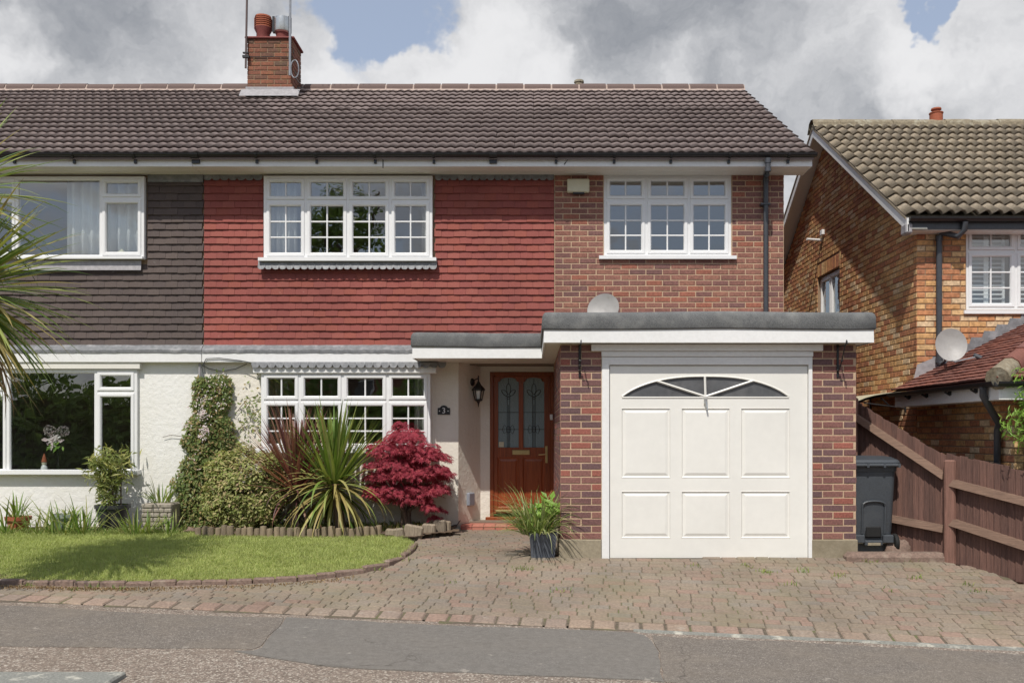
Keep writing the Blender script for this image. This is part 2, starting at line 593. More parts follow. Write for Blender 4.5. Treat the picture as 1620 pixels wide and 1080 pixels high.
M_ROOF_N = piece_mat('lichened_roof_tile', [(0.283, 0.231, 0.166), (0.257, 0.210, 0.152), (0.302, 0.247, 0.181), (0.268, 0.220, 0.162)], 0.9, 45, 0.28, 1.5, 0.18, 0.5, stain=((0.40, 0.37, 0.31), 11, 0.58, 0.72, 0.5))
M_PORCHTILE = piece_mat('russet_plain_tile', [(0.22, 0.078, 0.052), (0.19, 0.072, 0.052), (0.17, 0.070, 0.055), (0.21, 0.08, 0.055)], 0.85, 60, 0.22, 1.0, 0.2, 0.3)
M_RIDGE = plain_mat('ridge_tile_brown', (0.135, 0.090, 0.078), 0.85, 60, 0.15, 0.2)
M_RIDGEMORTAR = plain_mat('pink_buff_mortar', (0.44, 0.345, 0.295), 0.95, 60, 0.12, 0.3)
M_RIDGE_N = plain_mat('lichened_ridge', (0.23, 0.19, 0.13), 0.95, 30, 0.3, 0.6, col2=(0.36, 0.33, 0.25), lohi=(0.5, 0.66), sc2=9)
# white things
M_UPVC = plain_mat('white_upvc', (0.79, 0.79, 0.79), 0.32, 8, 0.02, 0.0, big_amt=0.03)
M_PAINT = plain_mat('white_board_paint', (0.81, 0.805, 0.79), 0.45, 25, 0.04, 0.03, big=1.5, big_amt=0.07)
M_SOFFIT = plain_mat('cream_soffit', (0.76, 0.735, 0.67), 0.5, 25, 0.03, 0.02)
M_GARAGE = plain_mat('white_garage_paint', (0.815, 0.80, 0.75), 0.36, 10, 0.02, 0.015, big=1.3, big_amt=0.07)
M_CREAM = plain_mat('cream_plastic', (0.62, 0.58, 0.42), 0.4, 20, 0.04, 0.02)
def render_mat(name, col, col2):
    m, nt, b = new_mat(name)
    h = pos_noise(nt, 16, 6, 0.62)
    h2 = pos_noise(nt, 60, 3, 0.6)
    s = pos_noise(nt, 1.1, 6, 0.65, (1, 1, 0.5))
    c = mixc(nt, mapr(nt, s, 0.45, 0.75, 0, 1), col, col2)
    c = mixc(nt, mapr(nt, pos_noise(nt, 9, 6, 0.7, (1, 1, 0.6)), 0.66, 0.80, 0, 0.5), c, tuple(x * 0.68 for x in col2))
    nt.links.new(c, b.inputs['Base Color'])
    b.inputs['Roughness'].default_value = 0.9
    a = nd(nt, 'ShaderNodeMath', operation='ADD')
    nt.links.new(h, a.inputs[0])
    nt.links.new(mapr(nt, h2, 0, 1, 0, 0.3), a.inputs[1])
    bump(nt, b, a.outputs[0], 0.55, 0.02)
    MATS[name] = m
    return m
M_RENDER = render_mat('white_textured_render', (0.80, 0.79, 0.76), (0.74, 0.72, 0.66))
M_RENDER_C = render_mat('cream_textured_render', (0.77, 0.73, 0.65), (0.70, 0.64, 0.54))
M_ROOM = plain_mat('room_plaster', (0.64, 0.58, 0.50), 0.9, 3, 0.05, 0)
M_CARPET = plain_mat('room_floor', (0.22, 0.17, 0.13), 0.95, 30, 0.1, 0)
# metal, felt, plastic
M_LEAD = plain_mat('grey_lead', (0.20, 0.205, 0.215), 0.55, 18, 0.22, 0.25, col2=(0.33, 0.33, 0.34), lohi=(0.52, 0.7), sc2=8)
M_LEADPALE = plain_mat('pale_lead', (0.34, 0.325, 0.335), 0.55, 18, 0.18, 0.2)
M_FELT = plain_mat('grey_roofing_felt', (0.155, 0.158, 0.158), 0.95, 140, 0.45, 0.6, big=2.5, big_amt=0.25, col2=(0.23, 0.23, 0.22), lohi=(0.5, 0.75), sc2=5)
M_BLACK = plain_mat('black_plastic', (0.016, 0.016, 0.018), 0.35, 20, 0.2, 0.03)
M_PIPE = plain_mat('dark_grey_pipe', (0.055, 0.058, 0.066), 0.4, 20, 0.15, 0.03)
M_IRON = plain_mat('black_iron', (0.012, 0.012, 0.013), 0.45, 40, 0.2, 0.1)
M_DISH = plain_mat('grey_dish', (0.36, 0.345, 0.33), 0.5, 14, 0.08, 0.03, col2=(0.27, 0.255, 0.23), lohi=(0.56, 0.75), sc2=7)
M_STEEL = plain_mat('steel', (0.62, 0.62, 0.60), 0.3, 20, 0.08, 0.03, metal=0.85)
M_BRASS = plain_mat('brass', (0.55, 0.42, 0.20), 0.35, 20, 0.08, 0.03, metal=0.7)
M_TERRA = plain_mat('terracotta', (0.34, 0.095, 0.045), 0.8, 25, 0.15, 0.15)
M_TERRA_D = plain_mat('dark_terracotta', (0.20, 0.05, 0.042), 0.8, 25, 0.15, 0.15)
M_GALV = plain_mat('galvanised_pole', (0.33, 0.34, 0.36), 0.5, 20, 0.15, 0.05, metal=0.4)
M_RUSTPOLE = plain_mat('brown_pole', (0.11, 0.075, 0.07), 0.6, 20, 0.15, 0.05)
M_GLASS = glass_mat('window_glass', base=0.20, wave=0.0025)
M_GLASS_D = plain_mat('dark_tinted_glazing', (0.105, 0.108, 0.114), 0.18, 6, 0.2, 0.0, col2=(0.16, 0.16, 0.165), lohi=(0.5, 0.75), sc2=4)
def wood(name, c1, c2, rough=0.4, axis=(30, 30, 1.2), bmp=0.1):
    m, nt, b = new_mat(name)
    g = pos_noise(nt, 3.0, 8, 0.65, axis, 0.6)
    c = mixc(nt, mapr(nt, g, 0.32, 0.68, 0, 1), c1, c2)
    r = piece_random(nt)
    c = mixc(nt, 1.0, c, mixc(nt, r, (0.8, 0.8, 0.8), (1.2, 1.18, 1.15)), 'MULTIPLY')
    nt.links.new(c, b.inputs['Base Color'])
    b.inputs['Roughness'].default_value = rough
    bump(nt, b, g, bmp, 0.01)
    MATS[name] = m
    return m
M_DOOR = wood('varnished_mahogany', (0.32, 0.085, 0.027), (0.16, 0.034, 0.013), 0.3)
M_FENCE = wood('brown_stained_fence', (0.185, 0.098, 0.076), (0.078, 0.042, 0.035), 0.85, (40, 40, 1.6), 0.4)
M_RAIL = wood('weathered_rail', (0.235, 0.150, 0.108), (0.12, 0.075, 0.055), 0.85, (2, 2, 40), 0.4)
M_POST = wood('red_brown_post', (0.235, 0.122, 0.094), (0.13, 0.068, 0.052), 0.85, (30, 30, 1.5), 0.4)
M_LOG = wood('weathered_log', (0.285, 0.225, 0.155), (0.15, 0.115, 0.078), 0.9, (25, 25, 3), 0.5)
M_BARK = wood('grey_brown_bark', (0.17, 0.12, 0.09), (0.07, 0.05, 0.04), 0.95, (14, 14, 4), 0.7)
M_SLEEPER = wood('grey_sleeper', (0.30, 0.25, 0.19), (0.15, 0.12, 0.09), 0.95, (20, 20, 3), 0.6)
# ground
def asphalt(name, c1, c2, speck, sc=150, bm=0.6, patch=(0.10, 0.09, 0.08), pamt=0.35, lich=0.675):
    m, nt, b = new_mat(name)
    v = nd(nt, 'ShaderNodeTexVoronoi')
    v.inputs['Scale'].default_value = sc
    g = nd(nt, 'ShaderNodeNewGeometry')
    nt.links.new(g.outputs['Position'], v.inputs['Vector'])
    sep = nd(nt, 'ShaderNodeSeparateColor')
    nt.links.new(v.outputs['Color'], sep.inputs['Color'])
    c = mixc(nt, mapr(nt, sep.outputs[0], 0, 1, 0, 1), c1, c2)
    c = mixc(nt, mapr(nt, sep.outputs[1], 0.80, 0.86, 0, 1), c, speck)
    c = mixc(nt, mapr(nt, pos_noise(nt, 1.3, 6, 0.6), 0.42, 0.66, 0, pamt), c, patch)
    c = mixc(nt, mapr(nt, pos_noise(nt, 7, 4, 0.6, (1, 1.0, 1)), lich, lich + .04, 0, 0.5), c, (0.40, 0.36, 0.31))
    wv = nd(nt, 'ShaderNodeTexVoronoi', feature='DISTANCE_TO_EDGE')
    wv.inputs['Scale'].default_value = 0.9
    mp = nd(nt, 'ShaderNodeMix', data_type='VECTOR')
    nz = nd(nt, 'ShaderNodeTexNoise')
    nz.inputs['Scale'].default_value = 2.2
    nz.inputs['Detail'].default_value = 6
    nt.links.new(g.outputs['Position'], nz.inputs['Vector'])
    mp.inputs['Factor'].default_value = 0.35
    nt.links.new(g.outputs['Position'], mp.inputs['A'])
    nt.links.new(nz.outputs['Color'], mp.inputs['B'])
    nt.links.new(mp.outputs['Result'], wv.inputs['Vector'])
    cr = mapr(nt, wv.outputs['Distance'], 0.0, 0.006, 1, 0)
    cm = mapr(nt, pos_noise(nt, 0.8, 2), 0.48, 0.58, 0, 0.6)
    cf = nd(nt, 'ShaderNodeMath', operation='MULTIPLY', use_clamp=True)
    nt.links.new(cr, cf.inputs[0]); nt.links.new(cm, cf.inputs[1])
    c = mixc(nt, cf.outputs[0], c, (0.06, 0.05, 0.042))
    c = mixc(nt, 1.0, c, mixc(nt, mapr(nt, pos_noise(nt, 18, 4, 0.65), 0.3, 0.7, 0, 1), (0.84, 0.83, 0.82), (1.14, 1.14, 1.14)), 'MULTIPLY')
    nt.links.new(c, b.inputs['Base Color'])
    b.inputs['Roughness'].default_value = 0.95
    bump(nt, b, v.outputs['Distance'], bm, 0.006)
    MATS[name] = m
    return m
M_TARMAC = asphalt('worn_fine_tarmac', (0.122, 0.105, 0.090), (0.188, 0.163, 0.139), (0.27, 0.24, 0.205), 130, 0.5, (0.215, 0.182, 0.145), 0.55)
M_TARMAC_N = asphalt('grey_patch_tarmac', (0.135, 0.125, 0.112), (0.184, 0.170, 0.152), (0.225, 0.208, 0.187), 190, 0.3, (0.18, 0.163, 0.142), 0.5)
M_COARSE = asphalt('coarse_pebbly_tarmac', (0.125, 0.098, 0.078), (0.30, 0.24, 0.195), (0.46, 0.41, 0.345), 85, 0.9, (0.21, 0.165, 0.125), 0.3, 0.63)
M_ROAD = asphalt('road_asphalt', (0.05, 0.05, 0.05), (0.08, 0.078, 0.075), (0.14, 0.13, 0.12), 110, 0.6)
M_PAVER = piece_mat('block_paver', [(0.238, 0.189, 0.143), (0.231, 0.187, 0.143), (0.242, 0.183, 0.140), (0.235, 0.190, 0.144), (0.242, 0.181, 0.139), (0.225, 0.184, 0.145), (0.241, 0.191, 0.142), (0.254, 0.175, 0.135), (0.221, 0.187, 0.151)], 0.95, 45, 0.2, 1.0, 0.18, 0.4, stain=((0.19, 0.172, 0.10), 1.3, 0.48, 0.70, 0.5))
M_PAVER_E = piece_mat('edge_paver', [(0.275, 0.200, 0.155), (0.262, 0.206, 0.160), (0.285, 0.196, 0.152), (0.255, 0.195, 0.155), (0.278, 0.208, 0.156)], 0.95, 45, 0.25, 1.0, 0.16, 0.4, stain=((0.42, 0.38, 0.32), 9, 0.60, 0.72, 0.4))
M_JOINT = plain_mat('dark_joint_sand', (0.125, 0.100, 0.072), 1.0, 30, 0.35, 0.5, col2=(0.13, 0.145, 0.05), lohi=(0.5, 0.66), sc2=2.5)
M_KERB = plain_mat('brown_kerb_stone', (0.21, 0.145, 0.115), 0.95, 35, 0.3, 0.6, col2=(0.30, 0.235, 0.185), lohi=(0.52, 0.68), sc2=8)
M_GRANITE = plain_mat('lichened_grey_kerb', (0.235, 0.235, 0.21), 0.9, 60, 0.3, 0.6, col2=(0.50, 0.48, 0.41), lohi=(0.55, 0.66), sc2=7)
M_CONCRETE = plain_mat('stained_concrete', (0.31, 0.265, 0.19), 0.95, 30, 0.15, 0.4, col2=(0.22, 0.185, 0.125), lohi=(0.45, 0.7), sc2=3)
M_SOIL = plain_mat('dry_soil', (0.125, 0.085, 0.055), 1.0, 22, 0.4, 0.9)
M_TURF = plain_mat('turf_under_blades', (0.27, 0.29, 0.09), 1.0, 30, 0.3, 0.6)
M_STONE = plain_mat('grey_reconstituted_stone', (0.34, 0.30, 0.245), 0.9, 28, 0.25, 0.6)
M_STEP = piece_mat('red_quarry_tile', [(0.460, 0.162, 0.114), (0.425, 0.144, 0.108), (0.483, 0.192, 0.138), (0.437, 0.210, 0.144)], 0.7, 40, 0.12, 1.0, 0.1, 0.15)
M_BIN = plain_mat('charcoal_bin_plastic', (0.060, 0.068, 0.078), 0.42, 60, 0.15, 0.08, col2=(0.085, 0.093, 0.102), lohi=(0.55, 0.8), sc2=5)
M_SLATE = plain_mat('slate_blue_planter', (0.088, 0.098, 0.118), 0.7, 14, 0.3, 0.3, stretch=(5, 5, 0.6))
M_POT_BLACK = plain_mat('dark_plastic_pot', (0.038, 0.038, 0.042), 0.45, 20, 0.15, 0.05)
M_POT_GREEN = plain_mat('pale_green_pot', (0.27, 0.31, 0.28), 0.5, 20, 0.15, 0.05)
M_RUBBER = plain_mat('black_rubber', (0.01, 0.01, 0.01), 0.8, 40, 0.2, 0.1)
M_WHITEPAINT = plain_mat('white_enamel', (0.8, 0.8, 0.78), 0.4, 20, 0.02, 0)
M_CURTAIN = plain_mat('pale_curtain', (0.62, 0.60, 0.57), 0.9, 40, 0.06, 0.05)
M_CURTAIN_D = plain_mat('brown_curtain', (0.30, 0.25, 0.21), 0.9, 40, 0.08, 0.05)
M_BLUEGREY = plain_mat('blue_grey_box', (0.27, 0.29, 0.34), 0.5, 20, 0.05, 0.02)
# plants
M_GRASS = leaf_mat('lawn_grass', [(0.400, 0.446, 0.165), (0.346, 0.407, 0.140), (0.464, 0.479, 0.200), (0.373, 0.424, 0.150)], 0.7, 0.3, spec=0.15)
M_CORDY = leaf_mat('green_strap_leaf', [(0.147, 0.236, 0.046), (0.210, 0.297, 0.065), (0.105, 0.182, 0.039), (0.364, 0.405, 0.130)], 0.4, 0.22)
M_CORDY_Y = leaf_mat('yellowing_strap_leaf', [(0.324, 0.348, 0.102), (0.240, 0.300, 0.084), (0.408, 0.384, 0.144), (0.360, 0.288, 0.108)], 0.45, 0.25)
M_CORDY_B = leaf_mat('dead_strap_leaf', [(0.286, 0.195, 0.098), (0.221, 0.143, 0.078), (0.351, 0.247, 0.130)], 0.7, 0.2, (1.1, 1.0, 0.8))
M_PURPLE = leaf_mat('purple_strap_leaf', [(0.198, 0.077, 0.075), (0.138, 0.062, 0.065), (0.258, 0.122, 0.094), (0.324, 0.188, 0.125)], 0.4, 0.22, (1.4, 0.9, 0.8))
M_MAPLE = leaf_mat('crimson_maple_leaf', [(0.381, 0.055, 0.087), (0.300, 0.046, 0.072), (0.488, 0.102, 0.120), (0.341, 0.051, 0.081)], 0.55, 0.3, (1.5, 0.75, 0.9), 0.25)
M_SHRUB = leaf_mat('variegated_shrub_leaf', [(0.245, 0.288, 0.075), (0.355, 0.362, 0.127), (0.177, 0.236, 0.060), (0.506, 0.456, 0.203), (0.423, 0.304, 0.186), (0.288, 0.321, 0.094)], 0.5, 0.25)
M_CLIMB = leaf_mat('climber_leaf', [(0.125, 0.181, 0.050), (0.175, 0.231, 0.065), (0.098, 0.147, 0.043), (0.237, 0.256, 0.081), (0.144, 0.200, 0.056), (0.312, 0.237, 0.106)], 0.45, 0.25)
M_OLEA = leaf_mat('narrow_grey_green_leaf', [(0.202, 0.256, 0.075), (0.296, 0.333, 0.113), (0.155, 0.202, 0.060), (0.404, 0.389, 0.149)], 0.45, 0.25)
M_BULB = leaf_mat('bulb_leaf', [(0.176, 0.273, 0.055), (0.130, 0.208, 0.047), (0.247, 0.319, 0.091), (0.312, 0.312, 0.117)], 0.5, 0.28)
M_LIRI = leaf_mat('striped_grass_leaf', [(0.208, 0.286, 0.072), (0.286, 0.351, 0.130), (0.156, 0.227, 0.058), (0.416, 0.429, 0.221)], 0.5, 0.28)
M_LIME = leaf_mat('lime_leaf', [(0.218, 0.380, 0.057), (0.172, 0.310, 0.046), (0.276, 0.425, 0.081)], 0.45, 0.3)
M_TREE = leaf_mat('tree_leaf', [(0.166, 0.259, 0.055), (0.227, 0.334, 0.076), (0.136, 0.213, 0.051)], 0.55, 0.25)
M_PETAL = leaf_mat('pale_pink_blossom', [(0.80, 0.70, 0.69), (0.84, 0.80, 0.78), (0.78, 0.62, 0.62)], 0.7, 0.3, (1, 1, 1))
M_TWIG = plain_mat('thin_twig', (0.10, 0.07, 0.05), 0.9, 40, 0.2, 0.2)

# ================================================================== the setting
def grid_sheet(name, xs, ys, zf, mat, keep=None):
    vs, idx, fs = [], {}, []
    for j, y in enumerate(ys):
        for i, x in enumerate(xs):
            idx[(i, j)] = len(vs)
            vs.append((x, y, zf(x, y)))
    for j in range(len(ys) - 1):
        for i in range(len(xs) - 1):
            if keep and not keep((xs[i] + xs[i + 1]) / 2, (ys[j] + ys[j + 1]) / 2): continue
            fs.append((idx[(i, j)], idx[(i + 1, j)], idx[(i + 1, j + 1)], idx[(i, j + 1)]))
    return mesh_obj(name, vs, fs, mat, None, True)
xs = [-400, -150, -60, -25, -15] + [-12 + 0.5 * i for i in range(49)] + [15, 25, 60, 150, 400]
ys = [-400, -150, -60, -25, -10, -4, 0, 2] + [4 + 0.25 * i for i in range(41)] + [16, 20, 30, 60, 150, 500]
tag(grid_sheet('ground', xs, ys, lambda x, y: tz(x, y) - 0.16, M_SOIL), kind='structure')
fx = [-30, -20] + [-12 + 0.25 * i for i in range(97)] + [20, 30]
def path_sheet(name, t0, t1, n, mat, dz, keep=None):
    vs, fs = [], []
    m = len(fx)
    for j in range(n + 1):
        for x in fx:
            d = lerp(lerp(5.25, edge_d(x), t0), lerp(5.25, edge_d(x), t1), j / n)
            vs.append((x, d, tz(x, d) + dz))
    for j in range(n):
        for i in range(m - 1):
            fs.append((j * m + i, j * m + i + 1, (j + 1) * m + i + 1, (j + 1) * m + i))
    return mesh_obj(name, vs, fs, mat, None, True)
tag(path_sheet('footpath', 0.0, 1.0, 8, M_COARSE, -0.012), kind='structure')
tag(grid_sheet('road', [-60, -20, -8, 0, 8, 20, 60], [-3, 0, 3, 5.2], lambda x, y: edge_z(x) - 0.16, M_ROAD), kind='structure')

# tarmac relaid over the coarse path: three patches with their own edges, each a thin raised layer
def patch(name, pix, mat, dz):
    """thin layer of tarmac whose outline is given by points on the path"""
    pts = [ground(px, py) for px, py in pix]
    # densify and roughen the outline
    out = []
    for a, b in zip(pts, pts[1:] + pts[:1]):
        n = max(1, int((b - a).length / 0.12))
        for k in range(n):
            p = a.lerp(b, k / n)
            p.x += random.uniform(-0.008, 0.008)
            p.y += random.uniform(-0.012, 0.012)
            p.z = tz(p.x, p.y) + dz
            out.append(p)
    import bmesh
    bm = bmesh.new()
    top = [bm.verts.new(p) for p in out]
    f = bm.faces.new(top)
    low = [bm.verts.new(p - Vector((0, 0, 0.02))) for p in out]
    for i in range(len(out)):
        j = (i + 1) % len(out)
        bm.faces.new((top[i], top[j], low[j], low[i]))
    bmesh.ops.triangulate(bm, faces=[f])
    me = bpy.data.meshes.new(name)
    bm.to_mesh(me)
    bm.free()
    me.materials.append(mat)
    o = bpy.data.objects.new(name, me)
    COL.objects.link(o)
    return tag(o, kind='structure')
patch('tarmac_patch', [(-200, 944), (0, 955), (60, 957), (130, 962), (230, 968), (330, 972), (450, 975), (440, 990), (424, 1003), (412, 1020), (400, 1025), (340, 1023), (230, 1023), (140, 1021), (95, 1021), (0, 1020), (-220, 1016)], M_TARMAC, -0.0075)
patch('tarmac_patch', [(452, 975), (530, 978), (640, 985), (760, 990), (880, 993), (1000, 999), (1020, 1003), (1028, 1008), (1036, 1022), (1042, 1030), (1045, 1060), (1049, 1076), (980, 1071), (830, 1066), (690, 1060), (560, 1055), (500, 1050), (430, 1038), (372, 1028), (402, 1027), (414, 1022), (427, 1004), (442, 991)], M_TARMAC_N, -0.004)
patch('tarmac_patch', [(1031, 1003), (1120, 1010), (1240, 1012), (1380, 1021), (1500, 1027), (1620, 1033), (1900, 1050), (1980, 1080), (1980, 1110), (1500, 1092), (1250, 1085), (1080, 1078), (1052, 1076), (1048, 1060), (1045, 1030), (1039, 1020)], M_TARMAC, -0.0055)
# cement strip that holds the paving edge
vs, fs = [], []
SX = [0.85 + 0.1 * i for i in range(65)]
for i, x in enumerate(SX):
    w = 0.006 + (0.055 if x > 0.9 else 0.0) * (0.6 + 0.5 * math.sin(x * 3.1) * math.sin(x * 1.3 + 1)) + random.uniform(0, 0.012)
    d = edge_d(x)
    vs += [(x, d - w, tz(x, d - w) - 0.012), (x, d - w + 0.008, tz(x, d) + 0.002), (x, d + 0.02, tz(x, d) + 0.003)]
for i in range(len(SX) - 1):
    for k in range(2):
        fs.append((3 * i + k, 3 * i + 3 + k, 3 * i + 4 + k, 3 * i + 1 + k))
tag(mesh_obj('cement_haunch', vs, fs, M_GRANITE, None), kind='structure')

# kerb stone at the road side
KZ = lambda x: tz(x, 6.0) + 0.012
kerb = thing('kerb', (-4.0, 5.95, KZ(-4.0)), 'lichened grey kerb stone at the near edge of the footpath, bottom left corner', 'kerb stone')
KX1 = ground(195, 1070).x
KD = ground(100, 1064).y
for k in range(4):
    xb = KX1 - 0.915 * k
    m = MB()
    m.cbox(xb - 0.905, xb, KD - 0.34, KD, KZ(xb) - 0.2, KZ(xb) + 0.012, 0.012)
    m.build('kerb_stone', M_GRANITE, kerb)

# ------------------------------------------------------------------ driveway of block pavers
LAWN_EDGE = [(-60, 921), (0, 922), (80, 924), (160, 925.5), (240, 925), (320, 923), (400, 921), (470, 917), (530, 911), (575, 904), (610, 895), (636, 882), (650, 871), (655, 863)]
lawn_front = [ground(*p) for p in LAWN_EDGE]
lawn_front = [Vector((-9.5, lawn_front[0].y, 0))] + lawn_front
LAWN_BACK = [(640, 853), (600, 851), (540, 850), (460, 850), (320, 848)]
lawn_back = [ground(*p) for p in LAWN_BACK]
LAWN = [(p.x, p.y) for p in lawn_front] + [(p.x, p.y) for p in lawn_back] + [(-3.9, 11.95), (-9.5, 11.95)]
W = 12.43           # face of the main front wall
DG = 9.89           # face of the garage front
XG0, XG1 = 0.302, X(1355, DG)     # garage left and right faces
DRIVE = [(-9, edge_d(-9))] + [(x * 0.5, edge_d(x * 0.5)) for x in range(-17, 19)] + [(6.0, 7.4), (4.95, 8.9), (4.55, 9.6), (4.0, 10.05), (3.45, 10.1), (XG1, DG), (XG0, DG), (XG0, 12.28), (-1.42, 12.28), (-1.5, 11.8)] + [(p.x, p.y) for p in reversed(lawn_front)]
drv = [(x, y) for x, y in DRIVE]
drive = tag(grid_sheet('driveway', [-9 + 0.2 * i for i in range(76)], [7.0 + 0.1 * i for i in range(56)], lambda x, y: tz(x, y) - 0.011, M_JOINT, lambda x, y: in_poly(x, y, drv) or (y > edge_d(x) and y < 9.0 and in_poly(x, y + 0.1, drv))), kind='structure')
def chamfer_unit(cx, cy, cz):
    """unit block centred in x,y with its top at z=0, chamfered on top"""
    v = [(-.5, -.5, -1), (.5, -.5, -1), (.5, .5, -1), (-.5, .5, -1), (-.5, -.5, -cz), (.5, -.5, -cz), (.5, .5, -cz), (-.5, .5, -cz),
         (-.5 + cx, -.5 + cy, 0), (.5 - cx, -.5 + cy, 0), (.5 - cx, .5 - cy, 0), (-.5 + cx, .5 - cy, 0)]
    f = [(0, 1, 5, 4), (1, 2, 6, 5), (2, 3, 7, 6), (3, 0, 4, 7), (4, 5, 9, 8), (5, 6, 10, 9), (6, 7, 11, 10), (7, 4, 8, 11), (8, 9, 10, 11)]
    return v, f
def on_ground(x, d, ang=0.0):
    e = 0.05
    gx = (tz(x + e, d) - tz(x - e, d)) / (2 * e)
    gy = (tz(x, d + e) - tz(x, d - e)) / (2 * e)
    n = Vector((-gx, -gy, 1)).normalized()
    R = Vector((0, 0, 1)).rotation_difference(n).to_matrix().to_4x4()
    return Matrix.Translation((x, d, tz(x, d))) @ R @ Matrix.Rotation(ang, 4, 'Z')
ANG = math.atan(-0.098)
inst = []
ROW = 0.101
for r in range(0, 55):
    s = -9.0 + random.uniform(0, .2)
    while s < 7.0:
        L = random.choice((.105, .145, .165, .19, .205, .205))
        lx = s + L / 2
        s += L
        y = 7.78 + .205 + (r + .5) * ROW - 0.098 * lx * max(0.0, 1 - r / 30)
        x = lx
        if y < edge_d(x) + 0.215 or not in_poly(x, y, DRIVE): continue
        M = on_ground(x, y, math.atan(-0.098 * max(0.0, 1 - r / 30)) + random.uniform(-.015, .015))
        M = Matrix.Translation((0, 0, random.uniform(-.004, .001))) @ M @ Matrix.Rotation(random.uniform(-.012, .012), 4, 'X') @ Matrix.Diagonal((L - 0.007, ROW - 0.004, 0.05, 1))
        inst.append(M)
pieces('paver', 'pavers', chamfer_unit(0.045, 0.07, 0.14), inst, drive, M_PAVER, 300)
edge = []
for k in range(-42, 34):
    x = k * 0.206
    y = edge_d(x) + 0.105
    M = on_ground(x, y, ANG + random.uniform(-.02, .02))
    edge.append(Matrix.Translation((0, 0, random.uniform(-.004, .003))) @ M @ Matrix.Diagonal((0.190 + random.uniform(-.008, .004), 0.185, 0.05, 1)))
pieces('edge_paver', 'edge_pavers', chamfer_unit(0.06, 0.07, 0.25), edge, drive, M_PAVER_E, 120)

# ------------------------------------------------------------------ lawn, its edging, beds
lawn_xs = [-9.5 + 0.15 * i for i in range(64)]
lawn = tag(grid_sheet('lawn', [-9.5 + 0.06 * i for i in range(150)], [7.5 + 0.06 * i for i in range(76)], lambda x, y: tz(x, y) + 0.022 + 0.008 * math.sin(x * 2.1) * math.sin(y * 3), M_TURF, lambda x, y: in_poly(x, y, LAWN)), kind='structure')
def blades(name, pts, hmin, hmax, w, mat, parent=None, lean=0.5):
    n = len(pts)
    P = np.array(pts, float)
    a = RNG.uniform(0, 2 * PI, n)
    h = RNG.uniform(hmin, hmax, n)
    ln = RNG.uniform(0.0, lean, n) * h
    b = RNG.uniform(0, 2 * PI, n)
    dx, dy = np.cos(a) * w / 2, np.sin(a) * w / 2
    v0 = P + np.stack([dx, dy, 0 * a], 1)
    v1 = P - np.stack([dx, dy, 0 * a], 1)
    mid = P + np.stack([np.cos(b) * ln * .35, np.sin(b) * ln * .35, h * .6], 1)
    m0 = mid + np.stack([dx, dy, 0 * a], 1) * .8
    m1 = mid - np.stack([dx, dy, 0 * a], 1) * .8
    t = P + np.stack([np.cos(b) * ln, np.sin(b) * ln, h], 1)
    V = np.stack([v0, v1, m1, m0, t], 1).reshape(-1, 3)
    fs = []
    for i in range(n):
        k = 5 * i
        fs.append((k, k + 1, k + 2, k + 3))
        fs.append((k + 3, k + 2, k + 4))
    o = mesh_obj(name, V, fs, mat, parent)
    o['kind'] = 'stuff'
    return o
pts = []
while len(pts) < 95000:
    x, y = random.uniform(-7.2, -0.9), random.uniform(8.4, 12.0)
    if in_poly(x, y, LAWN):
        pts.append((x, y, tz(x, y) + 0.018))
for a_, b_ in zip(lawn_front[1:-1], lawn_front[2:]):          # ragged growth over the edging
    for _ in range(int((b_ - a_).length * 90)):
        g_ = a_.lerp(b_, random.random())
        pts.append((g_.x + random.gauss(0, .03), g_.y + .06 + random.gauss(0, .025), tz(g_.x, g_.y) + 0.02))
for _ in range(60):                                            # coarser tufts
    cx_, cy_ = random.uniform(-6.5, -1.2), random.uniform(8.6, 11.9)
    for _ in range(60):
        x, y = random.gauss(cx_, .07), random.gauss(cy_, .07)
        if in_poly(x, y, LAWN): pts.append((x, y, tz(x, y) + 0.028))
tag(blades('grass', pts, 0.022, 0.05, 0.006, M_GRASS, None, 0.8), 'short mown grass of the front lawn', 'grass', kind='stuff')
kerb2 = thing('lawn_edging', lawn_front[5], 'curved low brown brick edging along the front of the lawn', 'edging')
acc = 0.0
inst = []
for a, b in zip(lawn_front[:-1], lawn_front[1:]):
    L = (Vector((b.x, b.y)) - Vector((a.x, a.y))).length
    n = max(1, round(L / 0.235))
    for k in range(n):
        p = a.lerp(b, (k + .5) / n)
        ang = math.atan2(b.y - a.y, b.x - a.x)
        if p.x < -7.4: continue
        M = Matrix.Translation((p.x, p.y, tz(p.x, p.y) + 0.042 + random.uniform(-.006, .006))) @ Matrix.Rotation(ang + random.uniform(-.04, .04), 4, 'Z') @ Matrix.Rotation(random.uniform(-.04, .04), 4, 'X') @ Matrix.Diagonal((L / n - 0.008, 0.085, 0.11, 1))
        inst.append(M)
pieces('edging_brick', 'edging_bricks', chamfer_unit(0.05, 0.14, 0.12), inst, kerb2, M_KERB, 200)
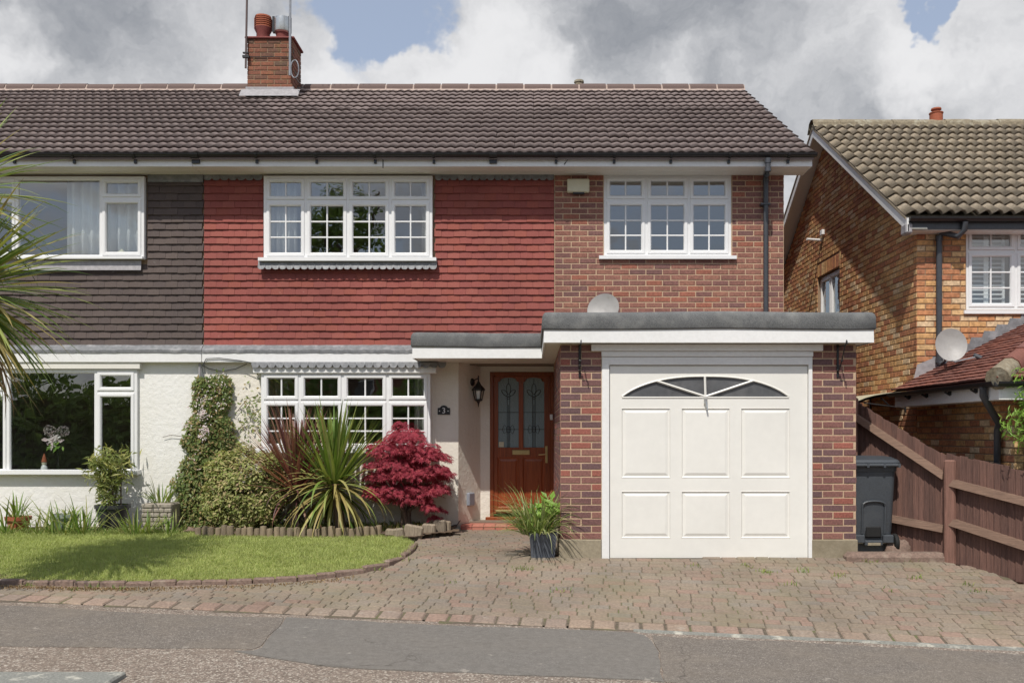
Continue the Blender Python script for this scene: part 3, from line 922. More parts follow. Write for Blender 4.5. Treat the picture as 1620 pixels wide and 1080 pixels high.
# soil bed against the house and behind the logs
bed_front = [ground(*p) for p in [(300, 846), (318, 848), (460, 850), (540, 850), (600, 851), (648, 856), (690, 850), (722, 846)]]
bp_ = [(-4.45, 11.6)] + [(p.x, p.y) for p in bed_front] + [(-1.02, 12.5), (-4.45, 12.5)]
tag(grid_sheet('flower_bed', [-9.5 + 0.08 * i for i in range(112)], [11.0 + 0.08 * i for i in range(22)], lambda x, y: tz(x, y) + 0.05 + 0.012 * math.sin(9 * x + 3 * y) * math.sin(7 * y), M_SOIL, lambda x, y: in_poly(x, y, bp_)), kind='structure')
tag(grid_sheet('planting_strip', [-9.5 + 0.1 * i for i in range(46)], [7.3 + 0.1 * i for i in range(18)], lambda x, y: tz(x, y) + 0.035 + 0.01 * math.sin(8 * x) * math.sin(7 * y), M_SOIL, lambda x, y: x < -5.05), kind='structure')
tag(grid_sheet('border', [-9.5 + 0.1 * i for i in range(57)], [11.75 + 0.1 * i for i in range(9)], lambda x, y: tz(x, y) + 0.028 + 0.01 * math.sin(8 * x) * math.sin(7 * y), M_SOIL), kind='structure')

# ================================================================== generators for walls and roofs
_c = 0.02
BRICK_UNIT = ([(-.5, 1, -.5), (.5, 1, -.5), (.5, 1, .5), (-.5, 1, .5), (-.5, .12, -.5), (.5, .12, -.5), (.5, .12, .5), (-.5, .12, .5),
               (-.5 + _c, 0, -.44), (.5 - _c, 0, -.44), (.5 - _c, 0, .44), (-.5 + _c, 0, .44)],
              [(0, 1, 5, 4), (1, 2, 6, 5), (2, 3, 7, 6), (3, 0, 4, 7), (4, 5, 9, 8), (5, 6, 10, 9), (6, 7, 11, 10), (7, 4, 8, 11), (8, 9, 10, 11)])
def courses(u0, u1, z0, z1, holes=(), inside=None, off=0.0, header_rows=False, L=0.225, H=0.075):
    """stretcher-bond bricks on a wall: (u centre, z centre, length)"""
    out = []
    n = int(math.ceil((z1 - z0) / H - 1e-6))
    for r in range(n):
        zc = z0 + (r + .5) * H
        if zc + H / 2 > z1 + 0.03: break
        segs = [(u0, u1)]
        for ha, hb, hz0, hz1 in holes:
            if hz0 < zc < hz1:
                ns = []
                for a, b in segs:
                    if hb <= a or ha >= b: ns.append((a, b)); continue
                    if ha > a: ns.append((a, ha))
                    if hb < b: ns.append((hb, b))
                segs = ns
        s = u0 + off + (L / 2 if r % 2 else 0) - L
        while s < u1:
            for a, b in segs:
                p, q = max(a, s), min(b, s + L)
                if q - p > 0.035 and (inside is None or inside((p + q) / 2, zc)):
                    out.append(((p + q) / 2, zc, q - p - 0.013))
            s += L
    return out
def brick_insts(bricks, face, axis='y', sign=1, depth=0.03):
    """axis y: wall in the XZ plane facing -Y at y=face; axis x: wall in the YZ plane facing -X (sign 1) or +X at x=face"""
    out = []
    for u, z, l in bricks:
        j = random.uniform(-.0025, .0015)
        S = Matrix.Diagonal((l, depth, 0.0615, 1))
        R = Euler((random.uniform(-.012, .012), 0, random.uniform(-.006, .006))).to_matrix().to_4x4()
        if axis == 'y':
            out.append(Matrix.Translation((u, face + j, z)) @ R @ S)
        elif sign > 0:
            out.append(Matrix.Translation((face + j, u, z)) @ Matrix.Rotation(-PI / 2, 4, 'Z') @ R @ S)
        else:
            out.append(Matrix.Translation((face - j, u, z)) @ Matrix.Rotation(PI / 2, 4, 'Z') @ R @ S)
    return out
# hung / plain tile: front face at y=0 at its tail, tilted by the placing matrix
TILE_UNIT = ([(-.5, 0, -1), (.5, 0, -1), (.5, 0, 0), (-.5, 0, 0), (-.5, 1, -1), (.5, 1, -1), (.5, 1, 0), (-.5, 1, 0), (0, -.12, -1.012), (0, -.12, 0)],
             [(0, 8, 9, 3), (8, 1, 2, 9), (5, 4, 7, 6), (4, 5, 1, 8, 0), (1, 5, 6, 2), (4, 0, 3, 7)])
def hung_tiles(x0, x1, z0, z1, face, holes=(), gauge=0.098, wid=0.165):
    out = []
    n = int((z1 - z0) / gauge) + 1
    for r in range(n):
        zb = z0 + r * gauge
        if zb > z1 - 0.02: break
        s = x0 + (wid / 2 if r % 2 else 0) - wid
        segs = [(x0, x1)]
        for ha, hb, hz0, hz1 in holes:
            if hz0 - gauge * 0.5 < zb < hz1:
                ns = []
                for a, b in segs:
                    if hb <= a or ha >= b: ns.append((a, b)); continue
                    if ha > a: ns.append((a, ha))
                    if hb < b: ns.append((hb, b))
                segs = ns
        while s < x1:
            for a, b in segs:
                p, q = max(a, s), min(b, s + wid)
                if q - p > 0.03:
                    M = Matrix.Translation(((p + q) / 2, face - .006 + random.uniform(-.003, .002), zb + random.uniform(-.003, .003))) @ Matrix.Rotation(random.uniform(-.006, .006), 4, 'Y') @ Matrix.Rotation(-0.21 + random.uniform(-.02, .02), 4, 'X') @ Matrix.Translation((0, 0, gauge + 0.02)) @ Matrix.Diagonal((q - p - 0.002, 0.016, gauge + 0.02, 1))
                    out.append(M)
            s += wid
    return out
def wave_tile(rolls, amp, pw, thick, seg=6, skew=1.0, under=.10):
    """interlocking tile, x 0..1 across, y 0..1 up the slope, z height in metres; the tail is undercut"""
    v, f = [], []
    n = rolls * seg
    for i in range(n + 1):
        t = i / n
        ph = ((t * rolls) % 1.0) ** skew
        h = amp * (math.sin(ph * PI) ** pw if 0 < ph < 1 else 0)
        v += [(t, under, h - thick), (t, 0, h), (t, 1.08, h)]
    for i in range(n):
        a = 3 * i
        f += [(a, a + 3, a + 4, a + 1), (a + 1, a + 4, a + 5, a + 2)]
    f += [(0, 1, 2), (3 * n, 3 * n + 2, 3 * n + 1)]
    return v, f
def roof_insts(x0, x1, eave, ridge, w, rows, face_up=1, jit=0.004, x_in=None):
    """tiles on the slope from eave=(d,z) to ridge=(d,z)"""
    e, r = Vector((0, *eave)), Vector((0, *ridge))
    L = (r - e).length
    g = L / rows
    dirv = (r - e).normalized()
    ang = math.atan2(dirv.z, dirv.y)
    out = []
    n = int(round((x1 - x0) / w))
    w = (x1 - x0) / n
    for k in range(rows):
        p = e + dirv * (g * k)
        for i in range(n):
            xx = x0 + i * w
            M = Matrix.Translation((xx + random.uniform(-jit, jit), p.y, p.z)) @ Matrix.Rotation(ang - 0.085 + random.uniform(-.006, .006), 4, 'X') @ Matrix.Translation((0, 0, 0.035 + random.uniform(-.003, .003))) @ Matrix.Diagonal((w * 1.0, g, 1.0, 1))
            out.append(M)
    return out

# ------------------------------------------------------------------ windows
SASH = [(0, .035), (0, -.006), (.006, -.012), (.036, -.012), (.050, .006), (.050, .035)]
FRAME = [(0, .07), (0, .004), (.004, 0), (.042, 0), (.046, .004), (.046, .07)]
def window(parent, x0, x1, z0, z1, D, cols, split, bars=None, fixed=(), sill=None, glass=None, mat=None, xf=None, label=None):
    """white casement window: cols = inner and outer column edges, split = height of the transom (None: one light per column)
    bars = ((nx, nz) of the top lights, (nx, nz) below)"""
    mat = mat or M_UPVC
    glass = glass or M_GLASS
    m = MB(xf)
    m.ring(x0, x1, z0, z1, D, FRAME)
    for c in cols[1:-1]:
        m.cbox(c - .022, c + .022, D + .001, D + .069, z0 + .04, z1 - .04, .004)
    for k, (a, b) in enumerate(zip(cols[:-1], cols[1:])):
        if split is not None and k not in fixed:
            xa = a + (.022 if k else .04); xb = b - (.022 if k < len(cols) - 2 else .04)
            m.cbox(xa, xb, D + .002, D + .068, split - .022, split + .022, .004)
    w = m.build('window', mat, parent)
    if label: w['label'] = label
    for k, (a, b) in enumerate(zip(cols[:-1], cols[1:])):
        xa = a + (.018 if k else .040); xb = b - (.018 if k < len(cols) - 2 else .040)
        lights = [(z0 + .040, (split - .018) if (split is not None and k not in fixed) else z1 - .040, 1)]
        if split is not None and k not in fixed:
            lights.append((split + .018, z1 - .040, 0))
        for za, zb, which in lights:
            isfix = k in fixed
            ins = .012 if isfix else .050
            if not isfix:
                MB(xf).ring(xa, xb, za, zb, D, SASH).build('sash', mat, w)
            else:
                MB(xf).ring(xa, xb, za, zb, D, [(0, .045), (0, .012), (.006, .008), (.012, .014), (.012, .045)]).build('glazing_bead', mat, w)
            gx0, gx1, gz0, gz1 = xa + ins - .004, xb - ins + .004, za + ins - .004, zb - ins + .004
            nx, nz = bars[1 - which if False else which] if (bars and not isfix) else (1, 1)
            tilt = Matrix.Rotation(random.uniform(-.006, .006), 4, 'Z') @ Matrix.Rotation(random.uniform(-.006, .006), 4, 'X')
            cxm = Vector(((gx0 + gx1) / 2, D + .024, (gz0 + gz1) / 2))
            T = (xf or Matrix.Identity(4)) @ Matrix.Translation(cxm) @ tilt @ Matrix.Translation(-cxm)
            for i in range(nx):
                for j in range(nz):
                    pa, pb = lerp(gx0, gx1, i / nx), lerp(gx0, gx1, (i + 1) / nx)
                    qa, qb = lerp(gz0, gz1, j / nz), lerp(gz0, gz1, (j + 1) / nz)
                    g_ = MB(T)
                    g_.add([(pa, D + .024, qa), (pb, D + .024, qa), (pb, D + .024, qb), (pa, D + .024, qb)], [(0, 1, 2, 3)])
                    g_.build('pane', glass, w)
            for i in range(1, nx):
                x_ = lerp(gx0, gx1, i / nx)
                MB(xf).cbox(x_ - .010, x_ + .010, D + .010, D + .034, gz0, gz1, .004).build('glazing_bar', mat, w)
            for j in range(1, nz):
                z_ = lerp(gz0, gz1, j / nz)
                MB(xf).cbox(gx0, gx1, D + .0115, D + .033, z_ - .010, z_ + .010, .004).build('glazing_bar', mat, w)
    if sill:
        sa, sb, sz, sd, st = sill
        s = MB(xf)
        s.add([(sa, D - sd, sz), (sb, D - sd, sz), (sb, D - sd, sz - st), (sa, D - sd, sz - st), (sa, D + .06, sz + .012), (sb, D + .06, sz + .012), (sb, D + .06, sz - st), (sa, D + .06, sz - st)],
              [(0, 1, 2, 3), (0, 4, 5, 1), (3, 2, 6, 7), (0, 3, 7, 4), (1, 5, 6, 2), (4, 7, 6, 5)])
        s.build('sill', mat, w)
    return w
def curtain(x0, x1, z0, z1, D, folds, mat, label):
    v, f = [], []
    n = folds * 8
    for i in range(n + 1):
        t = i / n
        y = D + 0.03 * math.sin(t * folds * 2 * PI) + 0.01 * math.sin(t * folds * 5.1)
        x = lerp(x0, x1, t)
        v += [(x, y, z0), (x, y, z1), (x, y + .004, z1), (x, y + .004, z0)]
    for i in range(n):
        a = 4 * i
        for k in range(4):
            j = (k + 1) % 4
            f.append((a + k, a + 4 + k, a + 4 + j, a + j))
    return tag(mesh_obj('curtain', v, f, mat, None, True), label, 'curtain')
def scallop_strip(x0, x1, ztop, zmid, D, n, r, mat, parent, name='lead_apron', lean=0.04):
    """lead sheet with a scalloped lower edge, leaning out at its foot, 3 mm thick"""
    m = MB()
    w = (x1 - x0) / n
    xs_, low = [], []
    for i in range(n):
        for k in range(7):
            if i and k == 0: continue
            t = k / 6
            xs_.append(x0 + (i + t) * w)
            low.append(zmid - r * math.sqrt(max(0, 1 - (2 * t - 1) ** 2)))
    v, f = [], []
    for x, z in zip(xs_, low):
        yb = D - lean
        v += [(x, D, ztop), (x, yb - random.uniform(0, .004), z), (x, yb + .003, z), (x, D + .003, ztop)]
    for i in range(len(xs_) - 1):
        a = 4 * i
        for k in range(4):
            j = (k + 1) % 4
            f.append((a + k, a + 4 + k, a + 4 + j, a + j))
    m.add(v, f)
    return m.build(name, mat, parent)

# ================================================================== number 3: the house in the middle
XL, XR = -4.452, X(1240, W)          # party line and right-hand wall
EAVE = (11.93, 4.955)                # d, z of the tile tails
RIDGE = (16.02, 7.33)
SOF = Z(277, W)                      # soffit height
FD = W - 0.42                        # fascia face
house = thing('semi_detached_house', (0.0, W, 0.045), 'middle house with red hung tiles above, white garage door and mahogany front door', 'house')
lhouse = thing('semi_detached_house', (-7.0, W, 0.045), 'left house of the pair with dark brown hung tiles, joined to the red tiled one', 'house')
XLL = -9.6
# --- openings (front wall)
UW = dict(x0=X(417, 12.36), x1=X(684, 12.36), z0=Z(410, 12.36), z1=Z(278, 12.36))      # upstairs, four lights
RW = dict(x0=X(955, 12.45), x1=X(1157, 12.45), z0=Z(406, 12.45), z1=Z(276.5, 12.45))   # upstairs, three lights
BW = dict(x0=X(413, 12.28), x1=X(681, 12.28), z0=Z(712, 12.28), z1=Z(588, 12.28))      # ground-floor bay
LU = dict(x0=X(-110, 12.36), x1=X(228, 12.36), z0=Z(409, 12.36), z1=Z(279, 12.36))
LG = dict(x0=X(-120, 12.40), x1=X(217, 12.40), z0=Z(752, 12.40), z1=Z(584, 12.40))
def hole(w, g=0.0):
    return (w['x0'] - g, w['x1'] + g, w['z0'] - g, w['z1'] + g)
XB = X(877, W)                       # where hung tiles meet brick
ZT = Z(546, W)                       # foot of the hung tiles
ZF = 2.40                            # upper floor level
# --- backing of the tile hung upper wall
m = MB(); m.plate(XL + .003, XB, ZT - 0.03, SOF + .1, [hole(UW)], W + .02, W + .25)
upper_wall = m.build('wall', M_MORTAR_D, house)
tl = hung_tiles(XL + .004, XB - .004, ZT, SOF - 0.06, W - .012, [(UW['x0'] - .02, UW['x1'] + .02, UW['z0'] - .11, UW['z1'] + .2)])
pieces('hung_tile', 'hung_tiles', TILE_UNIT, tl, upper_wall, M_REDTILE, 300)
m = MB(); m.plate(XLL, XL - .003, ZT - 0.03, SOF + .1, [hole(LU)], W + .02, W + .25)
lupper = m.build('wall', M_MORTAR_D, lhouse)
tl = hung_tiles(-8.6, XL - .004, ZT, SOF - 0.02, W - .012, [(LU['x0'] - .02, LU['x1'] + .02, LU['z0'] - .13, LU['z1'] + .2)])
pieces('hung_tile', 'hung_tiles', TILE_UNIT, tl, lupper, M_DARKTILE, 300)
# cut lead at the head of the tiles
for xa, xb in ((XL + .005, UW['x0'] - .03), (UW['x1'] + .03, XB - .005)):
    scallop_strip(xa, xb, SOF, SOF - 0.05, W - .022, max(3, int((xb - xa) / .10)), .03, M_LEAD, house, 'lead_apron', .012)
m = MB(); m.box(LU['x1'] + .03, XL - .005, W - .03, W + .0, SOF - .10, SOF); m.build('lead_apron', M_LEAD, lhouse)
# --- brick upper right
m = MB(); m.plate(XB, XR, 2.2, SOF + .1, [hole(RW)], W + .005, W + .25)
bwall = m.build('wall', M_MORTAR, house)
br = courses(XB + .004, XR, SOF - 33 * .075, SOF, [(RW['x0'] - .004, RW['x1'] + .004, RW['z0'] - .01, RW['z1'] + .5)])
pieces('brick', 'bricks', BRICK_UNIT, brick_insts(br, W), bwall, M_BRICK_UP, 300)
# --- right gable, back, ends, floors: the shell of both houses
m = MB()
m.add([(XR, W + .01, 0), (XR, 19.7, 0), (XR, 19.7, SOF), (XR, RIDGE[0], RIDGE[1] - .22), (XR, W + .01, SOF), (XR - .24, W + .01, 0), (XR - .24, 19.7, 0), (XR - .24, 19.7, SOF), (XR - .24, RIDGE[0], RIDGE[1] - .22), (XR - .24, W + .01, SOF)],
      [(0, 1, 2, 3, 4), (9, 8, 7, 6, 5), (0, 4, 9, 5), (1, 6, 7, 2), (2, 7, 8, 3), (3, 8, 9, 4)])
gable = m.build('wall', M_MORTAR, house)
gb = courses(W + .02, 19.7, 0.0, 7.2, inside=lambda u, z: z < SOF - .02 + max(0, (RIDGE[1] - .3 - SOF)) * (1 - abs(u - RIDGE[0]) / (RIDGE[0] - W)))
pieces('brick', 'bricks', BRICK_UNIT, brick_insts(gb, XR + .008, 'x', -1), gable, M_BRICK_UP, 0)
for hs, a, b in ((house, XL + .06, XR - .24), (lhouse, XLL + .2, XL - .06)):
    m = MB(); m.box(a, b, 17.0, 17.2, 0, SOF); m.build('back_wall', M_ROOM, hs)
    m = MB(); m.box(a, b, W + .26, 17.0, ZF - .12, ZF + .1); m.build('floor', M_CARPET, hs)
    m = MB(); m.box(a, b, W + .26, 17.0, 0.0, .12); m.build('floor', M_CARPET, hs)
    m = MB(); m.box(a, b, W + .26, 17.0, SOF - .02, SOF + .1); m.build('ceiling', M_ROOM, hs)
m = MB(); m.box(XL - .057, XL + .057, W + .26, 17.0, 0, SOF); m.build('party_wall', M_ROOM, house)
m = MB(); m.box(XLL, XLL + .2, W + .26, 19.7, 0, SOF); m.build('end_wall', M_RENDER, lhouse)
m = MB(); m.box(-1.15, -1.03, W + .5, 17.0, .12, ZF - .12); m.build('room_divider', M_ROOM, house)
m = MB(); m.box(XB - .3, XB - .18, W + .26, 17.0, ZF + .1, SOF - .02); m.build('room_divider', M_ROOM, house)
# --- ground-floor render
SPL0, SPL1, DD = X(725, W), X(760, 12.93), 12.93     # splayed porch return, plane of the door
m = MB(); m.plate(XL + .003, SPL0, -.1, ZT - .03, [hole(BW, -.01)], W + .02, W + .28)
m.build('wall', M_RENDER_C, house)
m = MB(); m.plate(XLL, XL - .003, -.1, ZT - .03, [hole(LG, -.01)], W + .02, W + .28)
m.build('wall', M_RENDER, lhouse)
m = MB()
m.add([(SPL0, W + .02, 0), (SPL1, DD, 0), (SPL1, DD, 2.32), (SPL0, W + .02, 2.32), (SPL0 - .05, DD + .2, 0), (SPL0 - .05, DD + .2, 2.32)],
      [(0, 1, 2, 3), (1, 4, 5, 2), (0, 3, 5, 4)])
m.build('porch_return', M_RENDER_C, house)
DX0, DX1, DZ0, DZ1 = X(775, DD), X(877, DD), Z(817, DD), Z(588, DD)
m = MB(); m.plate(SPL1 - .02, XG0 + .35, 0, 2.45, [(DX0, DX1, -.1, DZ1)], DD + .002, DD + .22)
m.build('porch_wall', M_RENDER_C, house)
# --- white band and lead flashing between the storeys
for hs, a, b in ((house, XL + .004, X(660, 12.34)), (lhouse, -8.8, XL - .004)):
    zb = Z(573, 12.34)
    m = MB(); m.cbox(a, b, 12.34, W + .03, zb, Z(556, 12.34), .006); bd = m.build('band_board', M_PAINT, hs)
    if hs is lhouse:
        m = MB(); m.box(a, LG['x1'] + .05, 12.36, W + .02, Z(583, 12.36), zb - .002); m.build('window_head', M_SOFFIT, hs)
    v, f = [], []
    N = 60
    for i in range(N + 1):
        x = lerp(a, b, i / N)
        j = random.uniform(-.006, .006)
        v += [(x, W - .01, ZT + .01), (x, 12.325, Z(555, 12.34) + .012 + j), (x, 12.33, Z(558, 12.34) + j * .8)]
    for i in range(N):
        for k in range(2):
            f.append((3 * i + k, 3 * i + 3 + k, 3 * i + 4 + k, 3 * i + 1 + k))
    mesh_obj('lead_flashing', v, f, M_LEAD, hs)
# --- eaves: soffit boards, fascia, gutter with brackets, roof edge
GX1 = X(1294, 11.9)
BOXR = X(1285, FD)
for hs, a, b in ((house, XL + .002, BOXR), (lhouse, XLL, XL - .002)):
    ft, fb = Z(247, FD), Z(263.5, FD)
    m = MB(); m.cbox(a, b, FD, FD + .022, fb, ft + .05, .003); m.build('fascia', M_PAINT, hs)
    n = 3
    for k in range(n):
        y0, y1 = lerp(FD + .023, W + .02, k / n), lerp(FD + .023, W + .02, (k + 1) / n)
        m = MB(); m.cbox(a, b, y0, y1 - .004, fb + .006, fb + .016, .003); m.build('soffit_board', M_SOFFIT, hs)
    m = MB()
    gp = [(0.052 * math.cos(t) , 0.044 * math.sin(t)) for t in [PI * k / 8 - PI for k in range(9)]]
    gp = gp + [(x * .9, z * .9) for x, z in reversed(gp)]
    gz = Z(242.5, 11.93)
    g = MB()
    v, f = [], []
    xa, xb = (a, GX1) if hs is house else (a, b)
    for x in (xa, xb):
        v += [(x, FD - .056 + p, gz + q) for p, q in gp]
    k = len(gp)
    f = [(i, (i + 1) % k, k + (i + 1) % k, k + i) for i in range(k)] + [tuple(range(k)), tuple(range(k, 2 * k))[::-1]]
    g.add(v, f)
    gut = g.build('gutter', M_BLACK, hs)
    px = 20 if hs is lhouse else 405
    while px < (390 if hs is lhouse else 1270):
        x = X(px, 11.95)
        union = px in (308, 780)
        m = MB()
        hw = .05 if union else .016
        m.lathe((0, 0, 0), [(.058, -hw), (.058, hw)], 8, PI, 2 * PI, False) if False else None
        for t in range(8):
            a0, a1 = PI + PI * t / 8, PI + PI * (t + 1) / 8
            pts_ = [(.0525, a0), (.060, a0), (.060, a1), (.0525, a1)]
            q = [(FD - .056 + r * math.cos(w_), gz + r * math.sin(w_)) for r, w_ in pts_]
            m.add([(x - hw, y, z) for y, z in q] + [(x + hw, y, z) for y, z in q], [(0, 1, 2, 3), (7, 6, 5, 4), (0, 4, 5, 1), (1, 5, 6, 2), (2, 6, 7, 3), (3, 7, 4, 0)])
        m.box(x - hw, x + hw, FD - .03, FD - .001, gz - .115, gz - .045)
        m.build('gutter_bracket', M_BLACK, gut)
        px += {20: 95, 115: 97, 212: 96, 308: 97, 405: 95, 500: 93, 593: 93, 686: 94, 780: 100, 880: 92, 972: 90, 1062: 92}.get(px, 94)
# box end of the eaves
m = MB()
m.add([(BOXR, FD, Z(263.5, FD)), (BOXR, W + .02, Z(263.5, FD)), (BOXR, W + .02, Z(250, FD) + .2), (BOXR, FD, Z(247, FD) + .05), (XR, FD, Z(263.5, FD)), (XR, W + .02, Z(263.5, FD))], [(0, 1, 2, 3)])
m.build('eaves_box_end', M_PAINT, house)
# --- roof
slope = Vector((RIDGE[0] - EAVE[0], RIDGE[1] - EAVE[1]))
def roof_deck(hs, a, b, mat):
    m = MB()
    e, r = EAVE, RIDGE
    bk = (2 * r[0] - e[0], e[1])
    for t in (0,):
        m.add([(a, e[0] + .03, e[1] - .0), (b, e[0] + .03, e[1] - .0), (b, r[0], r[1] - .02), (a, r[0], r[1] - .02), (b, bk[0], bk[1]), (a, bk[0], bk[1]),
               (a, e[0] + .03, e[1] - .05), (b, e[0] + .03, e[1] - .05), (b, r[0], r[1] - .09), (a, r[0], r[1] - .09), (b, bk[0], bk[1] - .05), (a, bk[0], bk[1] - .05)],
              [(0, 1, 2, 3), (3, 2, 4, 5), (7, 6, 9, 8), (9, 11, 10, 8), (0, 6, 7, 1), (5, 4, 10, 11), (0, 3, 9, 6), (3, 5, 11, 9), (1, 7, 8, 2), (2, 8, 10, 4)])
    return m.build('roof', mat, hs)
VX = X(1292, EAVE[0])
rd = roof_deck(house, XL, VX - .03, M_ROOF)
rdl = roof_deck(lhouse, XLL, XL - .002, M_ROOF)
TU = wave_tile(2, 0.017, 1.3, 0.025, 8, 1.25, .10)
pieces('roof_tile', 'roof_tiles', TU, roof_insts(XL + .01, VX, EAVE, RIDGE, .262, 15), rd, M_ROOF, 300, True)
pieces('roof_tile', 'roof_tiles', TU, roof_insts(XLL, XL - .0, EAVE, RIDGE, .262, 15), rdl, M_ROOF, 300, True)
# ridge tiles bedded in pale mortar
def ridge(hs, rf, a, b, skip=None, m1=M_RIDGE, m2=M_RIDGEMORTAR, R=RIDGE, L=.475):
    n = int(round((b - a) / L))
    L = (b - a) / n
    bed = MB()
    v, f = [], []
    for i in range(61):
        x = lerp(a, b, i / 60)
        j = random.uniform(-.008, .008)
        v += [(x, R[0] - .185, R[1] - .07 + j), (x, R[0] - .152, R[1] - .03 + j * .3), (x, R[0] - .105, R[1] + .058), (x, R[0], R[1] + .097), (x, R[0] + .105, R[1] + .058), (x, R[0] + .152, R[1] - .03), (x, R[0] + .2, R[1] - .095)]
    for i in range(60):
        for k in range(6):
            f.append((7 * i + k, 7 * i + 7 + k, 7 * i + 8 + k, 7 * i + 1 + k))
    mesh_obj('ridge_mortar', v, f, m2, rf)
    for i in range(n):
        x0, x1 = a + i * L + .014, a + (i + 1) * L - .014
        v, f = [], []
        dz = random.uniform(-.006, .006)
        for x in (x0, x1):
            for r_ in (.135, .115):
                for k in range(9):
                    t = PI * k / 8
                    v.append((x, R[0] - math.cos(t) * r_ * 1.15, R[1] - .035 + dz + math.sin(t) * r_))
        for k in range(8):
            f += [(k, k + 1, 18 + k + 1, 18 + k), (9 + k, 27 + k, 27 + k + 1, 9 + k + 1), (k, 9 + k, 9 + k + 1, k + 1), (18 + k, 18 + k + 1, 27 + k + 1, 27 + k)]
        f += [(0, 18, 27, 9), (8, 17, 35, 26)]
        mesh_obj('ridge_tile', v, f, m1, rf)
ridge(house, rd, XL, VX - .02)
ridge(lhouse, rdl, XLL, XL - .004)
# verge edge: mortar under the tile ends
m = MB()
m.add([(VX - .06, EAVE[0] + .04, EAVE[1] - .04), (VX - .02, EAVE[0] + .04, EAVE[1] - .04), (VX - .02, EAVE[0] + .04, EAVE[1] + .03), (VX - .06, EAVE[0] + .04, EAVE[1] + .03),
       (VX - .06, RIDGE[0], RIDGE[1] - .08), (VX - .02, RIDGE[0], RIDGE[1] - .08), (VX - .02, RIDGE[0], RIDGE[1] + .0), (VX - .06, RIDGE[0], RIDGE[1] + .0)],
      [(0, 1, 2, 3), (1, 5, 6, 2), (0, 4, 5, 1), (3, 2, 6, 7), (0, 3, 7, 4), (4, 7, 6, 5)])
m.build('verge', M_RIDGE, rd)
# --- chimney
CD0, CD1 = 15.36, 15.92
CA, CB_ = X(391, CD0), X(463, CD0)
CT, CBOT = Z(62, CD0), Z(150, CD0)
m = MB(); m.box(CA + .008, CB_ - .008, CD0 + .008, CD1 - .008, CBOT - .5, CT)
chim = m.build('chimney', M_MORTAR_D, house)
cz0 = CT - 12 * .075
inst = brick_insts(courses(CA, CB_, cz0, CT), CD0) + brick_insts(courses(CD0, CD1, cz0, CT), CB_, 'x', -1) + brick_insts(courses(CD0, CD1, cz0, CT), CA, 'x', 1)
inst += [Matrix.Translation((0, 2 * CD1 - 2 * CD1, 0)) @ M for M in []]
pieces('brick', 'bricks', BRICK_UNIT, inst, chim, M_BRICK_CH, 300)
m = MB(); m.cbox(CA - .035, CB_ + .035, CD0 - .035, CD1 + .035, CT, CT + .035, .01); m.build('chimney_cap', M_TERRA_D, chim)
m = MB(); m.cbox(CA - .025, CB_ + .025, CD0 - .02, CD1 + .1, CBOT - .12, Z(138, CD0), .008)
m.add([(CA - .09, CD0 - .16, CBOT - .075), (CB_ + .13, CD0 - .16, CBOT - .075), (CB_ + .13, CD0 - .018, CBOT + .085), (CA - .09, CD0 - .018, CBOT + .085)], [(0, 1, 2, 3)])
m.build('lead_flashing', M_LEADPALE, chim)
# pots
PDm = (CD0 + CD1) / 2
px_, rr = X(416.5, PDm), .135
zt = CT + .035
m = MB(); m.lathe((px_, PDm, zt), [(.115, 0), (.112, .17), (.150, .245), (.150, .26), (0.0, .26)], 20); pot = m.build('chimney_pot', M_TERRA_D, chim); auto_smooth(pot)
for k in range(5):
    m = MB(); m.lathe((px_, PDm, zt + .26 + k * .034), [(.11, 0), (.150, 0), (.150, .019), (.11, .019)], 20); m.build('louvre', M_TERRA, chim)
m = MB(); m.lathe((px_, PDm, zt + .26), [(.09, 0), (.09, .17), (.142, .172), (.135, .2), (.0, .215)], 20); m.build('louvre', M_TERRA, chim)
px_ = X(447, PDm)
m = MB(); m.lathe((px_, PDm, zt), [(.12, 0), (.105, .13), (.12, .17), (0, .17)], 20); auto_smooth(m.build('chimney_pot', M_TERRA_D, chim))
m = MB(); m.lathe((px_, PDm, zt + .14), [(.04, 0), (.10, .02), (.140, .045), (.145, .055), (.145, .285), (.138, .292), (.0, .30)], 24)
auto_smooth(m.build('cowl', M_STEEL, chim))
for s in (-1, 1):
    m = MB(); m.box(px_ + s * .135 - .02, px_ + s * .135 + .02, PDm - .075, PDm + .0, zt + .175, zt + .44); m.build('cowl_strap', M_BLACK, chim)
# aerial masts
ax = X(393, CD0) - .03
m = MB(); m.tube([(ax, CD0 - .05, Z(110, CD0)), (ax + .04, CD0 - .05, 9.6)], .018, 8)
am = thing('aerial_mast', (ax, CD0 - .05, Z(110, CD0)), 'brown aerial mast strapped to the left side of the brick chimney', 'aerial mast')
m.build('pole', M_RUSTPOLE, am)
m = MB(); m.box(ax - .05, ax + .06, CD0 - .075, CD0 - .028, Z(92, CD0) - .02, Z(92, CD0) + .02); m.box(ax - .045, ax + .05, CD0 - .07, CD0 - .03, Z(86, CD0) - .01, Z(86, CD0) + .01); m.build('bracket', M_IRON, am)
m = MB(); m.tube([(CA - .02, CD0 - .012, Z(91, CD0)), (CB_ + .01, CD0 - .012, Z(91, CD0))], .006, 6); m.build('lashing_wire', M_IRON, am)
ax = X(461, CD0)
am2 = thing('aerial_mast', (ax, CD0 - .06, Z(120, CD0)), 'galvanised aerial mast on the right corner of the brick chimney with coiled cable', 'aerial mast')
m = MB(); m.tube([(ax - .01, CD0 - .06, Z(122, CD0)), (ax, CD0 - .06, 9.6)], .02, 8); m.build('pole', M_GALV, am2)
m = MB(); m.tube([(ax + .02, CD0 - .06, 8.72), (ax + .95, CD0 - .25, 8.76)], .009, 6)
